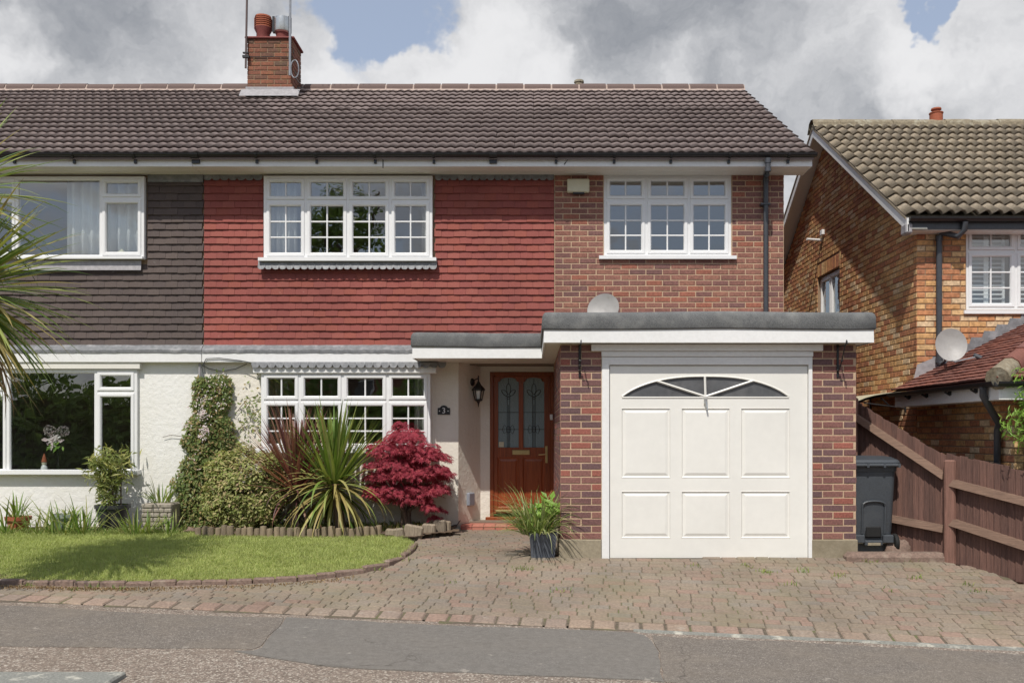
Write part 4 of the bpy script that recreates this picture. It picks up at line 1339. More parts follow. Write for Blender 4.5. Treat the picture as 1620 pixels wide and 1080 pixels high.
for k in range(9):
    xx = ax + .12 + k * .1
    m.tube([(xx, CD0 - .42, 8.70 + k * .004), (xx + .02, CD0 + .2, 8.80 + k * .004)], .0045, 5)
m.build('aerial', M_GALV, am2)
m = MB()
pts_ = [(ax + .0 + .075 + .065 * math.cos(t), CD0 - .07 - .008 * math.sin(3 * t), Z(112, CD0) + .15 * math.sin(t)) for t in [2 * PI * k / 24 for k in range(49)]]
m.tube(pts_, .010, 6); m.build('coiled_cable', M_GALV, am2)
pts_ = [(ax + .09, CD0 - .07, Z(126, CD0)), (ax + .16, CD0 - .08, Z(135, CD0)), (ax + .12, CD0 - .08, Z(142, CD0)), (ax + .26, CD0 - .2, Z(146, CD0))]
m = MB(); m.tube(pts_, .008, 6); m.build('cable', M_IRON, am2)
# small flue behind the ridge
vx = X(916, 16.4)
m = MB(); m.lathe((vx, 16.4, 7.0), [(.07, 0), (.07, .52), (.09, .525), (.09, .56), (.075, .57), (.075, .6), (.09, .605), (.085, .64), (0, .66)], 14)
auto_smooth(m.build('flue_terminal', M_RIDGE_N, house))

# --- windows of the house
c4 = lambda w: [lerp(w['x0'], w['x1'], k / 4) for k in range(5)]
c3 = lambda w: [lerp(w['x0'], w['x1'], k / 3) for k in range(4)]
G = ((2, 1), (2, 3))
window(house, **UW, D=12.36, cols=c4(UW), split=Z(318, 12.36), bars=G, sill=(X(408, 12.3), X(690, 12.3), Z(407, 12.3), .06, .045))
window(house, **RW, D=12.45, cols=c3(RW), split=Z(317, 12.45), bars=G, sill=(X(948, 12.36), X(1166, 12.36), Z(404, 12.37), .075, .045))
window(house, **BW, D=12.28, cols=[X(p, 12.28) for p in (413, 474, 542, 613, 681)], split=Z(634, 12.28), bars=((2, 1), (2, 3)), sill=(BW['x0'] - .06, BW['x1'] + .06, BW['z0'] + .02, .07, .05))
m = MB(); m.plate(BW['x0'] + .01, BW['x1'] - .01, 0.0, BW['z0'], [], 12.32, W + .03); m.build('bay_wall', M_RENDER_C, house)
m = MB(); m.plate(BW['x0'], BW['x0'] + .06, BW['z0'], BW['z1'], [], 12.35, W + .03); m.plate(BW['x1'] - .06, BW['x1'], BW['z0'], BW['z1'], [], 12.35, W + .03); m.build('bay_cheek', M_UPVC, house)
m = MB(); m.cbox(X(400, 12.24), X(690, 12.24), 12.24, W + .03, Z(590, 12.24), Z(579, 12.24), .006); m.build('bay_head_board', M_PAINT, house)
m = MB(); m.add([(X(398, 12.22), 12.215, Z(576, 12.22)), (X(692, 12.22), 12.215, Z(576, 12.22)), (X(692, 12.22), W - .03, Z(572.5, 12.34)), (X(398, 12.22), W - .03, Z(572.5, 12.34))], [(0, 1, 2, 3)]); m.build('bay_roof', M_LEAD, house)
scallop_strip(X(398, 12.22), X(706, 12.22), Z(572.5, 12.22), Z(577, 12.22), 12.215, 24, .042, M_LEAD, house, 'lead_apron', .012)
scallop_strip(X(408, 12.34), X(691, 12.34), Z(413, 12.34), Z(423, 12.34), 12.36, 25, .028, M_LEAD, house, 'lead_apron', .035)
window(lhouse, **LU, D=12.36, cols=[LU['x0'], X(-48, 12.36), X(26, 12.36), X(160, 12.36), LU['x1']], split=Z(314, 12.36), fixed=(0, 2), sill=(LU['x0'], X(224, 12.3), Z(405, 12.3), .035, .03))
m = MB(); m.add([(LU['x0'], 12.395, Z(411, 12.36)), (X(222, 12.36), 12.395, Z(411, 12.36)), (X(222, 12.36), 12.375, Z(427, 12.36)), (LU['x0'], 12.375, Z(427, 12.36))], [(0, 1, 2, 3)]); m.build('lead_apron', M_LEADPALE, lhouse)
window(lhouse, **LG, D=12.40, cols=[LG['x0'], X(-65, 12.4), X(12, 12.4), X(152, 12.4), LG['x1']], split=Z(620, 12.4), fixed=(0, 2), sill=(LG['x0'], X(218, 12.34), Z(744, 12.34), .07, .05))
# --- curtains and what stands inside the windows
curtain(X(424, 12.6), X(472, 12.6), UW['z0'], UW['z1'], 12.54, 5, M_CURTAIN, 'pale grey curtain at the left of the four light upstairs window')
curtain(X(668, 12.6), X(684, 12.6), UW['z0'], UW['z1'], 12.54, 2, M_CURTAIN, 'narrow pale curtain at the right of the four light upstairs window')
curtain(X(111, 12.6), X(226, 12.6), LU['z0'], LU['z1'], 12.52, 8, M_WHITEPAINT, 'white net curtain behind the upstairs window of the dark tiled house')
curtain(X(418, 12.6), X(446, 12.6), BW['z0'], BW['z1'], 12.66, 3, M_CURTAIN_D, 'brown curtain at the left of the ground floor bay window')
curtain(X(655, 12.6), X(678, 12.6), BW['z0'], BW['z1'], 12.66, 3, M_CURTAIN, 'pale curtain behind the maple at the right of the bay window')

# ------------------------------------------------------------------ flat roof over porch and garage
ZR = 2.625
XP0 = X(652, 11.7)
XG_L, XG_R = X(860, 9.69), X(1383, 9.69)
path = [(XP0, W - .02), (XP0, 11.7), (-0.6, 11.7), (XG_L, 11.7), (XG_L, 9.69), (1.2, 9.69), (2.4, 9.69), (XG_R, 9.69), (XG_R, W + .0)]
# subdivide and let it sag a little
fine = []
for a, b in zip(path[:-1], path[1:]):
    n = max(1, int((Vector(b) - Vector(a)).length / .3))
    for k in range(n):
        p = Vector(a).lerp(Vector(b), k / n)
        fine.append((p.x, p.y, .006 * math.sin(p.x * 2.3 + p.y) + random.uniform(-.002, .002)))
fine.append((path[-1][0], path[-1][1], 0))
m = MB(); m.sweep(fine, [(-.12, -.018), (-.05, .0), (-.015, -.008), (.004, -.03), (.014, -.06), (.016, -.175), (.008, -.192), (-.02, -.19)], ZR)
roofg = m.build('flat_roof', M_FELT, house, True)
m = MB(); m.add([(XP0 + .1, W, ZR - .02), (XP0 + .1, 11.8, ZR - .02), (XG_L + .1, 11.8, ZR - .02), (XG_L + .1, 9.79, ZR - .02), (XG_R - .1, 9.79, ZR - .02), (XG_R - .1, W, ZR - .02)], [(0, 1, 2, 3, 4, 5)])
m.build('roof_deck', M_FELT, house)
m = MB(); m.sweep(path, [(-.022, -.17), (-.004, -.17), (-.001, -.33), (-.022, -.333)], ZR); m.build('flat_roof_fascia', M_PAINT, house)
m = MB(); m.add([(XP0 + .024, W + .01, ZR - .326), (XP0 + .024, 11.724, ZR - .326), (XG_L + .024, 11.724, ZR - .326), (XG_L + .024, 9.714, ZR - .326), (XG_R - .024, 9.714, ZR - .326), (XG_R - .024, W, ZR - .326)], [(0, 1, 2, 3, 4, 5)])
m.add([(SPL0, W + .01, ZR - .324), (XG0, W + .01, ZR - .324), (XG0, DD + .01, ZR - .324), (SPL0, DD + .01, ZR - .324)], [(0, 1, 2, 3)])
m.build('porch_soffit', M_SOFFIT, house)
# --- garage walls
gx0, gx1 = X(952, DG), X(1285, DG)       # opening
GZ = ZR - .33
PB = Z(853, DG)                          # top of the concrete plinth
m = MB(); m.box(XG0 + .005, gx0 + .005, DG + .005, DG + .22, PB, GZ); m.box(gx1 - .005, XG1 - .005, DG + .005, DG + .22, PB, GZ); m.box(gx0 + .006, gx1 - .006, DG + .072, DG + .2, Z(570, DG), GZ)
gw = m.build('garage_wall', M_MORTAR, house)
inst = brick_insts(courses(XG0, gx0, PB, GZ), DG) + brick_insts(courses(gx1, XG1, PB, GZ, off=.1125), DG)
m = MB(); m.box(XG0 + .005, XG0 + .2, DG + .225, DD, PB, GZ); m.build('garage_side', M_MORTAR, house)
m = MB(); m.box(XG1 - .2, XG1 - .009, DG + .225, W, PB, GZ); m.build('garage_side', M_MORTAR, house)
inst += brick_insts(courses(DG + .002, DD, PB, GZ, off=.1125), XG0, 'x', 1)
inst += brick_insts(courses(DG + .002, W, PB, GZ, off=.1125), XG1, 'x', -1)
pieces('brick', 'bricks', BRICK_UNIT, inst, gw, M_BRICK, 300)
for a, b in ((XG0, gx0 + .0), (gx1, XG1)):
    m = MB(); m.cbox(a - .012, b - .002 if a == XG0 else b + .012, DG - .014, DG + .2, -.12, PB, .008); m.build('plinth', M_CONCRETE, house)
m = MB(); m.box(XG0 - .012, XG0 + .15, DG + .21, DD, -.1, PB); m.build('plinth', M_CONCRETE, house)
m = MB(); m.box(XG0 + .2, XG1 - .2, W - .3, W - .2, 0, GZ); m.build('garage_back', M_ROOM, house)
# --- garage door
DGF = DG + .02
m = MB()
m.cbox(gx0, X(964, DG), DG - .012, DG + .07, -.03, Z(570, DG), .005)
m.cbox(X(1279, DG), gx1, DG - .012, DG + .07, -.03, Z(570, DG), .005)
m.cbox(gx0, gx1, DG - .014, DG + .07, Z(577, DG), Z(564.5, DG), .005)
m.cbox(gx0 - .004, gx1 + .004, DG - .030, DG + .07, Z(564, DG), Z(556, DG), .005)
gfr = m.build('garage_door_frame', M_PAINT, house)
m = MB(); m.cbox(X(935, DG), X(1300, DG), DG - .055, DG + .07, Z(555.5, DG), GZ - .002, .006); m.build('head_board', M_PAINT, house)
lx0, lx1, lz0, lz1 = X(965, DGF), X(1277.5, DGF), Z(882, DGF), Z(578.5, DGF)
ax0, ax1, az0 = X(984, DGF), X(1248, DGF), Z(628.5, DGF)
acx, ahw, ah = (ax0 + ax1) / 2, (ax1 - ax0) / 2, Z(595, DGF) - az0
def arch(x):
    t = abs(x - acx) / ahw
    return az0 + ah * max(0.02, (1 - min(1, t) ** 2.4)) ** 0.78
pan = []
for c0, c1 in ((983, 1060.5), (1078, 1155), (1172, 1250)):
    for r0, r1 in ((755.5, 645), (851, 776.5)):
        pan.append((X(c0, DGF), X(c1, DGF), Z(r0, DGF), Z(r1, DGF)))
m = MB(); m.plate(lx0, lx1, lz0, lz1, [(ax0, ax1, az0, arch)] + pan, DGF, DGF + .035)
leaf = m.build('garage_door', M_GARAGE, house)
for p in pan:
    m = MB(); m.ring(p[0], p[1], p[2], p[3], DGF, [(0, .012), (0, .0), (.004, -.004), (.010, .006), (.016, .010), (.022, .010), (.052, -.001), (.056, -.001)], True)
    m.build('panel', M_GARAGE, leaf)
N = 36
v = [(lerp(ax0, ax1, i / N), DGF + .016, az0) for i in range(N + 1)] + [(lerp(ax0, ax1, i / N), DGF + .016, arch(lerp(ax0, ax1, i / N))) for i in range(N + 1)]
f = [(i, i + 1, N + 2 + i, N + 1 + i) for i in range(N)]
mesh_obj('lunette_pane', v, f, M_GLASS_D, leaf)
m = MB()
out = [(lerp(ax0, ax1, i / N), arch(lerp(ax0, ax1, i / N))) for i in range(N + 1)]
m.tube([(x, DGF - .001, z) for x, z in out], .009, 6)
m.tube([(ax0, DGF - .001, az0), (ax1, DGF - .001, az0)], .009, 6)
m.build('lunette_trim', M_GARAGE, leaf)
for tx, tzz in ((X(1115, DGF), Z(595, DGF)), (X(1039, DGF), None), (X(1191, DGF), None)):
    tzz = tzz or arch(tx)
    m = MB(); m.tube([(acx, DGF - .002, az0 + .01), (tx, DGF - .002, tzz)], .013, 6); m.build('lunette_bar', M_GARAGE, leaf)
m = MB(); m.cbox(acx - .018, acx + .018, DGF - .03, DGF, az0 - .075, az0 - .012, .006); m.tube([(acx, DGF - .035, az0 - .05), (acx + .012, DGF - .05, az0 - .13)], [.014, .008], 8)
m.build('handle', M_STEEL, leaf)
m = MB(); m.box(lx0, lx1, DGF + .006, DGF + .05, -.04, lz0 - .004); m.build('rubber_seal', M_RUBBER, leaf)
# --- hanging basket brackets
for px, dx in ((917, 'left'), (1325, 'right')):
    bx_ = X(px, DG)
    t = thing('basket_bracket', (bx_, DG, Z(595, DG)), 'black iron hanging basket bracket on the brick pier %s of the garage door' % dx, 'bracket', 'hanging basket brackets')
    m = MB(); m.cbox(bx_ - .012, bx_ + .012, DG - .012, DG - .003, Z(597, DG), Z(545, DG), .003); m.build('wall_bar', M_IRON, t)
    m = MB(); m.tube([(bx_, DG - .01, Z(549, DG)), (bx_, DG - .26, Z(549, DG)), (bx_, DG - .29, Z(547, DG) + .03), (bx_, DG - .31, Z(549, DG) + .005)], .007, 6)
    m.tube([(bx_, DG - .012, Z(590, DG)), (bx_, DG - .09, Z(580, DG)), (bx_, DG - .17, Z(565, DG)), (bx_, DG - .24, Z(550, DG))], .007, 6)
    for k in range(3): m.tube([(bx_ - .012, DG - .02 - .06 * k, Z(586, DG) + .06 * k * .8), (bx_ + .012, DG - .02 - .06 * k, Z(586, DG) + .06 * k * .8)], .010, 6)
    m.build('scroll_arm', M_IRON, t)
# --- alarm box
ab = thing('alarm_box', (X(915, W), W, Z(308, W)), 'cream burglar alarm box high on the brick under the eaves', 'alarm box')
m = MB(); m.cbox(X(897, W), X(932, W), W - .075, W + .0, Z(306, W), Z(285, W), .012); m.build('case', M_CREAM, ab)
m = MB(); m.cbox(X(906, W), X(924, W), W - .07, W - .01, Z(308.5, W), Z(306, W) - .001, .004); m.build('strobe', M_BLACK, ab)
# --- downpipe on the brick
dpx = X(1210, W) - .0
m = MB()
gz = Z(244, 11.93)
xo = X(1215, 11.95)
m.tube([(xo, FD - .056, gz - .045), (xo, FD - .056, gz - .19), (xo - .005, FD - .03, gz - .25), (dpx - .005, W - .09, Z(277, W)), (dpx, W - .055, Z(284, W)), (dpx, W - .055, ZR - .02)], .034, 12)
for zz in (gz - .08, gz - .19): m.tube([(xo, FD - .056, zz - .03), (xo, FD - .056, zz + .03)], .041, 12)
m.tube([(dpx, W - .055, Z(290, W)), (dpx, W - .055, Z(284, W))], .041, 12)
auto_smooth(m.build('downpipe', M_PIPE, house))
m = MB(); m.box(dpx - .075, dpx + .05, W - .095, W - .0, Z(325, W) - .012, Z(325, W) + .012); m.build('pipe_clip', M_PIPE, house)
m = MB(); m.tube([(dpx, W - .055, ZR - .01), (dpx, W - .055, ZR + .03)], .05, 12); m.build('pipe_collar', M_PIPE, house)
# loose wires
m = MB(); m.tube([(X(886, W - .4), FD - .002, Z(247, FD)), (X(899, FD), FD - .008, Z(252, FD)), (X(893, FD), FD - .008, Z(260, FD)), (X(878, W), W - .03, Z(276, W))], .006, 5)
tag(m.build('cable', M_BLACK, None), 'thin black cable hanging from the gutter above the alarm box', 'cable')
m = MB(); m.tube([(X(606, FD), FD - .003, Z(249, FD)), (X(606, FD), FD - .004, Z(266, FD))], .006, 5)
m.build('fascia_joint', M_BLACK, house)
m = MB()
m.tube([(X(322, 12.3), 12.33, Z(600, 12.3)), (X(318, 12.3), 12.33, Z(580, 12.3)), (X(325, 12.3), 12.325, Z(567, 12.3)), (X(345, 12.3), 12.325, Z(566, 12.3)), (X(380, 12.3), 12.33, Z(570, 12.3)), (X(400, 12.3), 12.3, Z(574, 12.3))], .006, 5)
m.tube([(X(318, 12.4), W - .005, Z(577, 12.4)), (X(330, 12.4), W - .005, Z(583, 12.4)), (X(350, 12.4), W - .004, Z(587, 12.4)), (X(372, 12.4), W - .004, Z(583, 12.4)), (X(390, 12.4), W - .004, Z(575, 12.4))], .005, 5)
tag(m.build('cable', M_PIPE, None), 'grey telephone cables looped across the cream wall above the climber', 'cable')
# rainwater pipe on the party line, mostly behind the climber
m = MB(); m.tube([(X(316, 12.4), W - .03, .1), (X(316, 12.4), W - .03, Z(575, 12.4))], .018, 8)
m.build('downpipe', M_LEADPALE, lhouse)

# ------------------------------------------------------------------ front door
m = MB()
FR = [(0, .12), (0, .004), (.006, 0), (.050, 0), (.058, .012), (.058, .12)]
m.ring(DX0, DX1, DZ0 - .06, DZ1, DD - .004, FR)
dfr = m.build('door_frame', M_DOOR, house)
ex0, ex1, ez0, ez1 = DX0 + .06, DX1 - .06, DZ0 + .045, DZ1 - .06
def arch2(cx, hw, zt):
    def fn(x):
        t = abs(x - cx) / hw
        return zt - (.035 * t ** 2) - (.028 if t > .80 else 0)
    return fn
pw = [(X(788, DD), X(820.5, DD)), (X(828, DD), X(861, DD))]
gl = [(a, b, Z(707.5, DD), arch2((a + b) / 2, (b - a) / 2, Z(597, DD))) for a, b in pw]
pn = [(a - .01, b + .01, Z(803, DD), Z(723, DD)) for a, b in pw]
DF = DD + .015
m = MB(); m.plate(ex0, ex1, ez0, ez1, gl + pn, DF, DF + .045)
door = m.build('front_door', M_DOOR, house)
for p in pn:
    m = MB(); m.ring(p[0], p[1], p[2], p[3], DF, [(0, .02), (0, .0), (.006, .006), (.016, .014), (.030, .014), (.055, .004)], True); m.build('panel', M_DOOR, door)
# patterned glass: frosted, with lead cames
mm, nt, b = new_mat('frosted_door_glass')
b.inputs['Base Color'].default_value = (0.25, 0.33, 0.35, 1)
b.inputs['Roughness'].default_value = 0.2
b.inputs['Transmission Weight'].default_value = 0.12
b.inputs['IOR'].default_value = 1.45
bump(nt, b, pos_noise(nt, 55, 3, 0.6), 0.6, 0.01)
M_FROST = mm
for gi, g_ in enumerate(gl):
    N = 12
    xs_ = [lerp(g_[0], g_[1], i / N) for i in range(N + 1)]
    v = [(x, DF + .022, g_[2]) for x in xs_] + [(x, DF + .022, g_[3](x)) for x in xs_]
    f = [(i, i + 1, N + 2 + i, N + 1 + i) for i in range(N)]
    mesh_obj('pane', v, f, M_FROST, door)
    cx = (g_[0] + g_[1]) / 2
    yb = DF + .017
    zz = lambda py: Z(py, DD)
    m = MB()
    for s in (-1, 1):
        m.tube([(cx + s * .018, yb, g_[2]), (cx + s * .018, yb, zz(628))], .0035, 5)
    m.tube([(cx, yb, g_[2]), (cx, yb, zz(640))], .003, 5)
    for py in (652, 679):
        m.tube([(g_[0], yb, zz(py)), (g_[1], yb, zz(py))], .003, 5)
    def petal(cx_, cz_, rx, rz, a):
        return [(cx_ + math.cos(a) * rx * math.cos(t) - math.sin(a) * rz * (math.sin(t)), yb, cz_ + math.sin(a) * rx * math.cos(t) + math.cos(a) * rz * math.sin(t)) for t in [2 * PI * k / 14 for k in range(15)]]
    m.tube(petal(cx, zz(615), .03, .075, 0), .0035, 5)
    for s in (-1, 1):
        m.tube(petal(cx + s * .055, zz(621), .026, .055, -s * .75), .0035, 5)
        m.tube([(cx, yb, zz(628)), (cx + s * .07, yb, zz(624)), (cx + s * .1, yb, zz(617))], .0035, 5)
    m.tube(petal(cx, zz(629), .022, .018, 0), .0035, 5)
    m.tube(petal(cx, zz(679), .028, .045, 0), .0035, 5)
    for s in (-1, 1):
        m.tube([(cx + s * .02, yb, zz(676)), (cx + s * .06, yb, zz(672)), (cx + s * .085, yb, zz(679))], .003, 5)
        m.tube([(cx + s * .02, yb, zz(682)), (cx + s * .06, yb, zz(686)), (cx + s * .085, yb, zz(679))], .003, 5)
    m.tube([(cx, yb, zz(598)), (cx, yb, zz(608))], .003, 5)
    m.build('leading', M_IRON, door)
m = MB(); m.cbox(X(789, DD), X(797, DD), DF + .010, DF + .0125, Z(707, DD), Z(698.5, DD), .001); m.build('sticker', M_CREAM, door)
m = MB(); m.cbox(X(810.5, DD), X(838, DD), DF - .012, DF, Z(719, DD), Z(711.5, DD), .004); m.build('letterbox', M_BRASS, door)
m = MB(); m.cbox(X(862.5, DD), X(866.5, DD), DF - .010, DF, Z(732, DD), Z(705, DD), .003)
m.tube([(X(864.5, DD), DF - .01, Z(718, DD)), (X(864.5, DD), DF - .045, Z(718, DD)), (X(852, DD), DF - .05, Z(719, DD))], .009, 8)
m.build('handle', M_BRASS, door)
m = MB(); m.cbox(ex0 + .02, ex1 - .02, DF - .03, DF, ez0 + .02, ez0 + .055, .008); m.build('weatherboard', M_BRASS, door)
m = MB(); m.cbox(DX0 - .06, DX1 + .02, DD - .05, DD + .1, DZ0 - .06, DZ0 + .0, .008); m.build('door_sill', M_DOOR, house)
m = MB(); m.cbox(X(870, DD), X(874.5, DD), DD - .02, DD - .002, Z(664, DD), Z(655, DD), .004); m.build('bell_push', M_UPVC, house)
# hall behind the door: dim
m = MB(); m.box(XG0 + .21, XG0 + .33, DD + .25, 17.0, .12, ZF - .12); m.build('room_divider', M_ROOM, house)
# --- step of red tiles
STY = 12.33
stx0, stx1 = X(728, 12.3), XG0 - .015
m = MB(); m.box(stx0 + .01, stx1, STY + .012, DD + .05, -.05, DZ0 - .075); step = m.build('step', M_CONCRETE, house)
inst = []
n = 8
for k in range(n):
    w_ = (stx1 - stx0) / n
    xc = stx0 + (k + .5) * w_
    inst.append(Matrix.Translation((xc, STY + .15, DZ0 - .066 + random.uniform(0, .003))) @ Matrix.Diagonal((w_ - .006, .31, .02, 1)))
    inst.append(Matrix.Translation((xc, STY + .0, DZ0 - .15)) @ Matrix.Rotation(PI / 2, 4, 'X') @ Matrix.Diagonal((w_ - .006, .155, .02, 1)))
pieces('step_tile', 'step_tiles', chamfer_unit(.04, .06, .3), inst, step, M_STEP, 60)
m = MB(); m.box(stx0 + .02, stx1, STY + .31, DD - .0, DZ0 - .072, DZ0 - .0655); m.build('porch_floor', M_STEP, house)
# --- lamp by the door
t0 = (SPL1 - .13, DD - .14, Z(600, 12.8))
lx = X(757, 12.7); ly = 12.68
lamp = thing('wall_lantern', (X(745, 12.8), 12.83, Z(605, 12.8)), 'black carriage lantern on the cream wall beside the front door', 'lantern')
wx, wy = lerp(SPL0, SPL1, .62), lerp(W + .02, DD, .62)
zl = lambda py: Z(py, 12.68)
R0 = Matrix.Translation((wx, wy, zl(604))) @ Matrix.Rotation(math.atan2(DD - W, SPL1 - SPL0), 4, 'Z')
m = MB(R0)
for k in range(1):
    m.add([], [])
m2 = MB(R0 @ Matrix.Rotation(PI / 2, 4, 'X')); m2.lathe((0, 0, 0), [(.0, .028), (.03, .026), (.05, .012), (.055, 0)], 14)
auto_smooth(m2.build('wall_plate', M_IRON, lamp))
m = MB(); m.tube([(wx, wy, zl(604)), (lerp(wx, lx, .5), lerp(wy, ly, .5), zl(600)), (lx, ly + .01, zl(598)), (lx, ly, zl(594)), (lx, ly, zl(608))], .009, 8); m.build('arm', M_IRON, lamp)
m = MB(); m.lathe((lx, ly, 0), [(.012, zl(603)), (.035, zl(608)), (.09, zl(615)), (.095, zl(617)), (.085, zl(617.5))], 6); m.build('lamp_roof', M_IRON, lamp)
m = MB()
for k in range(6):
    a = 2 * PI * k / 6
    m.tube([(lx + .078 * math.cos(a), ly + .078 * math.sin(a), zl(617)), (lx + .05 * math.cos(a), ly + .05 * math.sin(a), zl(632))], .006, 5)
m.lathe((lx, ly, 0), [(.056, zl(631)), (.056, zl(633)), (.025, zl(635)), (.012, zl(638)), (.004, zl(643)), (0, zl(644))], 8)
m.build('cage', M_IRON, lamp)
m = MB(); m.lathe((lx, ly, 0), [(.074, zl(617.5)), (.047, zl(631.5))], 6); m.build('lantern_glass', M_GLASS, lamp)
m = MB(); m.lathe((lx, ly, 0), [(.0, zl(632)), (.024, zl(631.5)), (.026, zl(620)), (.0, zl(618.5))], 10); auto_smooth(m.build('bulb', M_WHITEPAINT, lamp))
# --- number plate
PLD = W + .018
pl = thing('number_plate', (X(702, PLD), PLD, Z(656, PLD)), 'black house number plate with a white 3 and two small stars', 'number plate')
x0, x1, z0_, z1_ = X(692.5, PLD), X(712, PLD), Z(655.5, PLD), Z(645, PLD)
v = []
outl = [(x0, z0_), (x1, z0_), (x1, z1_), (lerp(x0, x1, .85), z1_), (lerp(x0, x1, .68), z1_ + .028), (lerp(x0, x1, .5), z1_ + .036), (lerp(x0, x1, .32), z1_ + .028), (lerp(x0, x1, .15), z1_), (x0, z1_)]
k = len(outl)
m = MB(); m.add([(x, PLD - .012, z) for x, z in outl] + [(x, PLD, z) for x, z in outl], [tuple(range(k))] + [(i, (i + 1) % k, k + (i + 1) % k, k + i) for i in range(k)])
m.build('plate', M_IRON, pl)
fc = bpy.data.curves.new('digit', 'FONT'); fc.body = '3'; fc.size = .105; fc.align_x = 'CENTER'; fc.align_y = 'CENTER'; fc.extrude = .002
fo = bpy.data.objects.new('digit', fc); COL.objects.link(fo)
bpy.context.view_layer.update()
me = bpy.data.meshes.new_from_object(fo.evaluated_get(bpy.context.evaluated_depsgraph_get()))
bpy.data.objects.remove(fo)
me.materials.clear(); me.materials.append(M_WHITEPAINT)
dg = bpy.data.objects.new('digit', me); COL.objects.link(dg); attach(dg, pl)
dg.matrix_basis = Matrix.Translation(((x0 + x1) / 2, PLD - .015, (z0_ + z1_) / 2 + .006)) @ Matrix.Rotation(PI / 2, 4, 'X')
for s in (-1, 1):
    m = MB(); m.cbox((x0 + x1) / 2 + s * .058 - .007, (x0 + x1) / 2 + s * .058 + .007, PLD - .016, PLD - .0125, (z0_ + z1_) / 2 - .004, (z0_ + z1_) / 2 + .010, .002); m.build('star', M_WHITEPAINT, pl)
# --- meter box and cable on the splayed wall
mx0 = lerp(SPL0, SPL1, .48); my0 = lerp(W + .02, DD, .48)
RR = Matrix.Translation((mx0, my0, Z(789, 12.7))) @ Matrix.Rotation(math.atan2(DD - W, SPL1 - SPL0), 4, 'Z')
mt = thing('junction_box', (mx0, my0, Z(800, 12.7)), 'small blue grey cable box low on the porch wall left of the front door', 'junction box')
m = MB(RR); m.cbox(-.075, .075, -.05, 0, -.09, .09, .012); m.build('case', M_BLUEGREY, mt)
m = MB(); m.tube([(mx0 - .03, my0 - .03, Z(799, 12.7)), (mx0 - .05, my0 - .05, Z(808, 12.7)), (mx0 - .09, my0 - .1, Z(818, 12.6)), (mx0 - .14, W - .06, Z(828, 12.5)), (mx0 - .25, W - .04, Z(832, 12.4))], .007, 6); m.build('cable', M_PIPE, mt)
# --- satellite dish on the flat roof
def dish(name, c, normal, rw, rh, label, feed, foot, tint=M_DISH):
    t = thing(name, foot, label, 'satellite dish')
    n = Vector(normal).normalized()
    u = n.cross(Vector((0, 0, 1))).normalized(); v_ = u.cross(n)
    vs, fs = [], []
    NR, NA = 5, 28
    for side in (0, 1):
        for i in range(NR + 1):
            r = i / NR
            for k in range(NA):
                a = 2 * PI * k / NA
                p = Vector(c) + u * (rw * r * math.cos(a)) + v_ * (rh * r * math.sin(a)) + n * (0.09 * (r * r - 1) * rw / .35 - side * .006)
                vs.append(p)
    for side in (0, 1):
        o = side * (NR + 1) * NA
        for i in range(NR):
            for k in range(NA):
                j = (k + 1) % NA
                fs.append((o + i * NA + k, o + i * NA + j, o + (i + 1) * NA + j, o + (i + 1) * NA + k))
    o2 = (NR + 1) * NA
    for k in range(NA):
        j = (k + 1) % NA
        fs.append((NR * NA + k, NR * NA + j, o2 + NR * NA + j, o2 + NR * NA + k))
    d = mesh_obj('reflector', vs, fs, tint, t); auto_smooth(d, 60)
    m = MB(); m.tube([Vector(c) - n * .09, Vector(c) - n * .17, Vector(foot) + Vector((0, 0, .04)), Vector(foot)], .018, 8); m.build('mount', M_GALV, t)
    m = MB(); low = Vector(c) - v_ * rh * .98
    m.tube([low, low + n * .12 - v_ * .05, Vector(feed)], .009, 6); m.build('feed_arm', M_GALV, t)
    m = MB(); dirf = (Vector(c) - Vector(feed)).normalized()
    m.tube([Vector(feed) - dirf * .05, Vector(feed) + dirf * .03, Vector(feed) + dirf * .05], [.028, .028, .02], 10); m.build('feed_horn', M_PIPE, t)
    return t
dc = Vector((X(954, 11.3), 11.3, Z(488, 11.3)))
dish('satellite_dish', dc, (-.42, -1, .30), .205, .20, 'grey satellite dish standing on the felt flat roof above the garage', dc + Vector((-.33, -.22, -.12)), (dc.x + .03, dc.y + .16, ZR - .02))

# ================================================================== the house on the right
NW, NX = 11.80, 4.95                   # its front wall plane, its left gable face
NZ0 = -.5
NE = (11.52, Z(343, 11.55))            # eave d, z
NR_ = (15.40, 6.50)                    # ridge
NV = X(1432, 11.55)                    # verge
nh = thing('detached_house', (8.0, NW, 0.0), 'detached buff brick house on the right with a lichened tile roof', 'house')
nsof = NE[1] - .16
NBK = 2 * NR_[0] - NE[0]
NWIN = dict(x0=X(1529, NW), x1=X(1529, NW) + 1.95, z0=Z(490, NW), z1=Z(357, NW))
m = MB(); m.plate(NX + .008, 12.0, NZ0, nsof + .1, [hole(NWIN)], NW + .009, NW + .25)
nfw = m.build('wall', M_MORTAR_D, nh)
pieces('brick', 'bricks', BRICK_UNIT, brick_insts(courses(NX, 9.2, nsof - 46 * .075, nsof, [(NWIN['x0'] - .004, NWIN['x1'] + .004, NWIN['z0'] - .01, nsof + 1)]), NW), nfw, M_BRICK_N, 300)
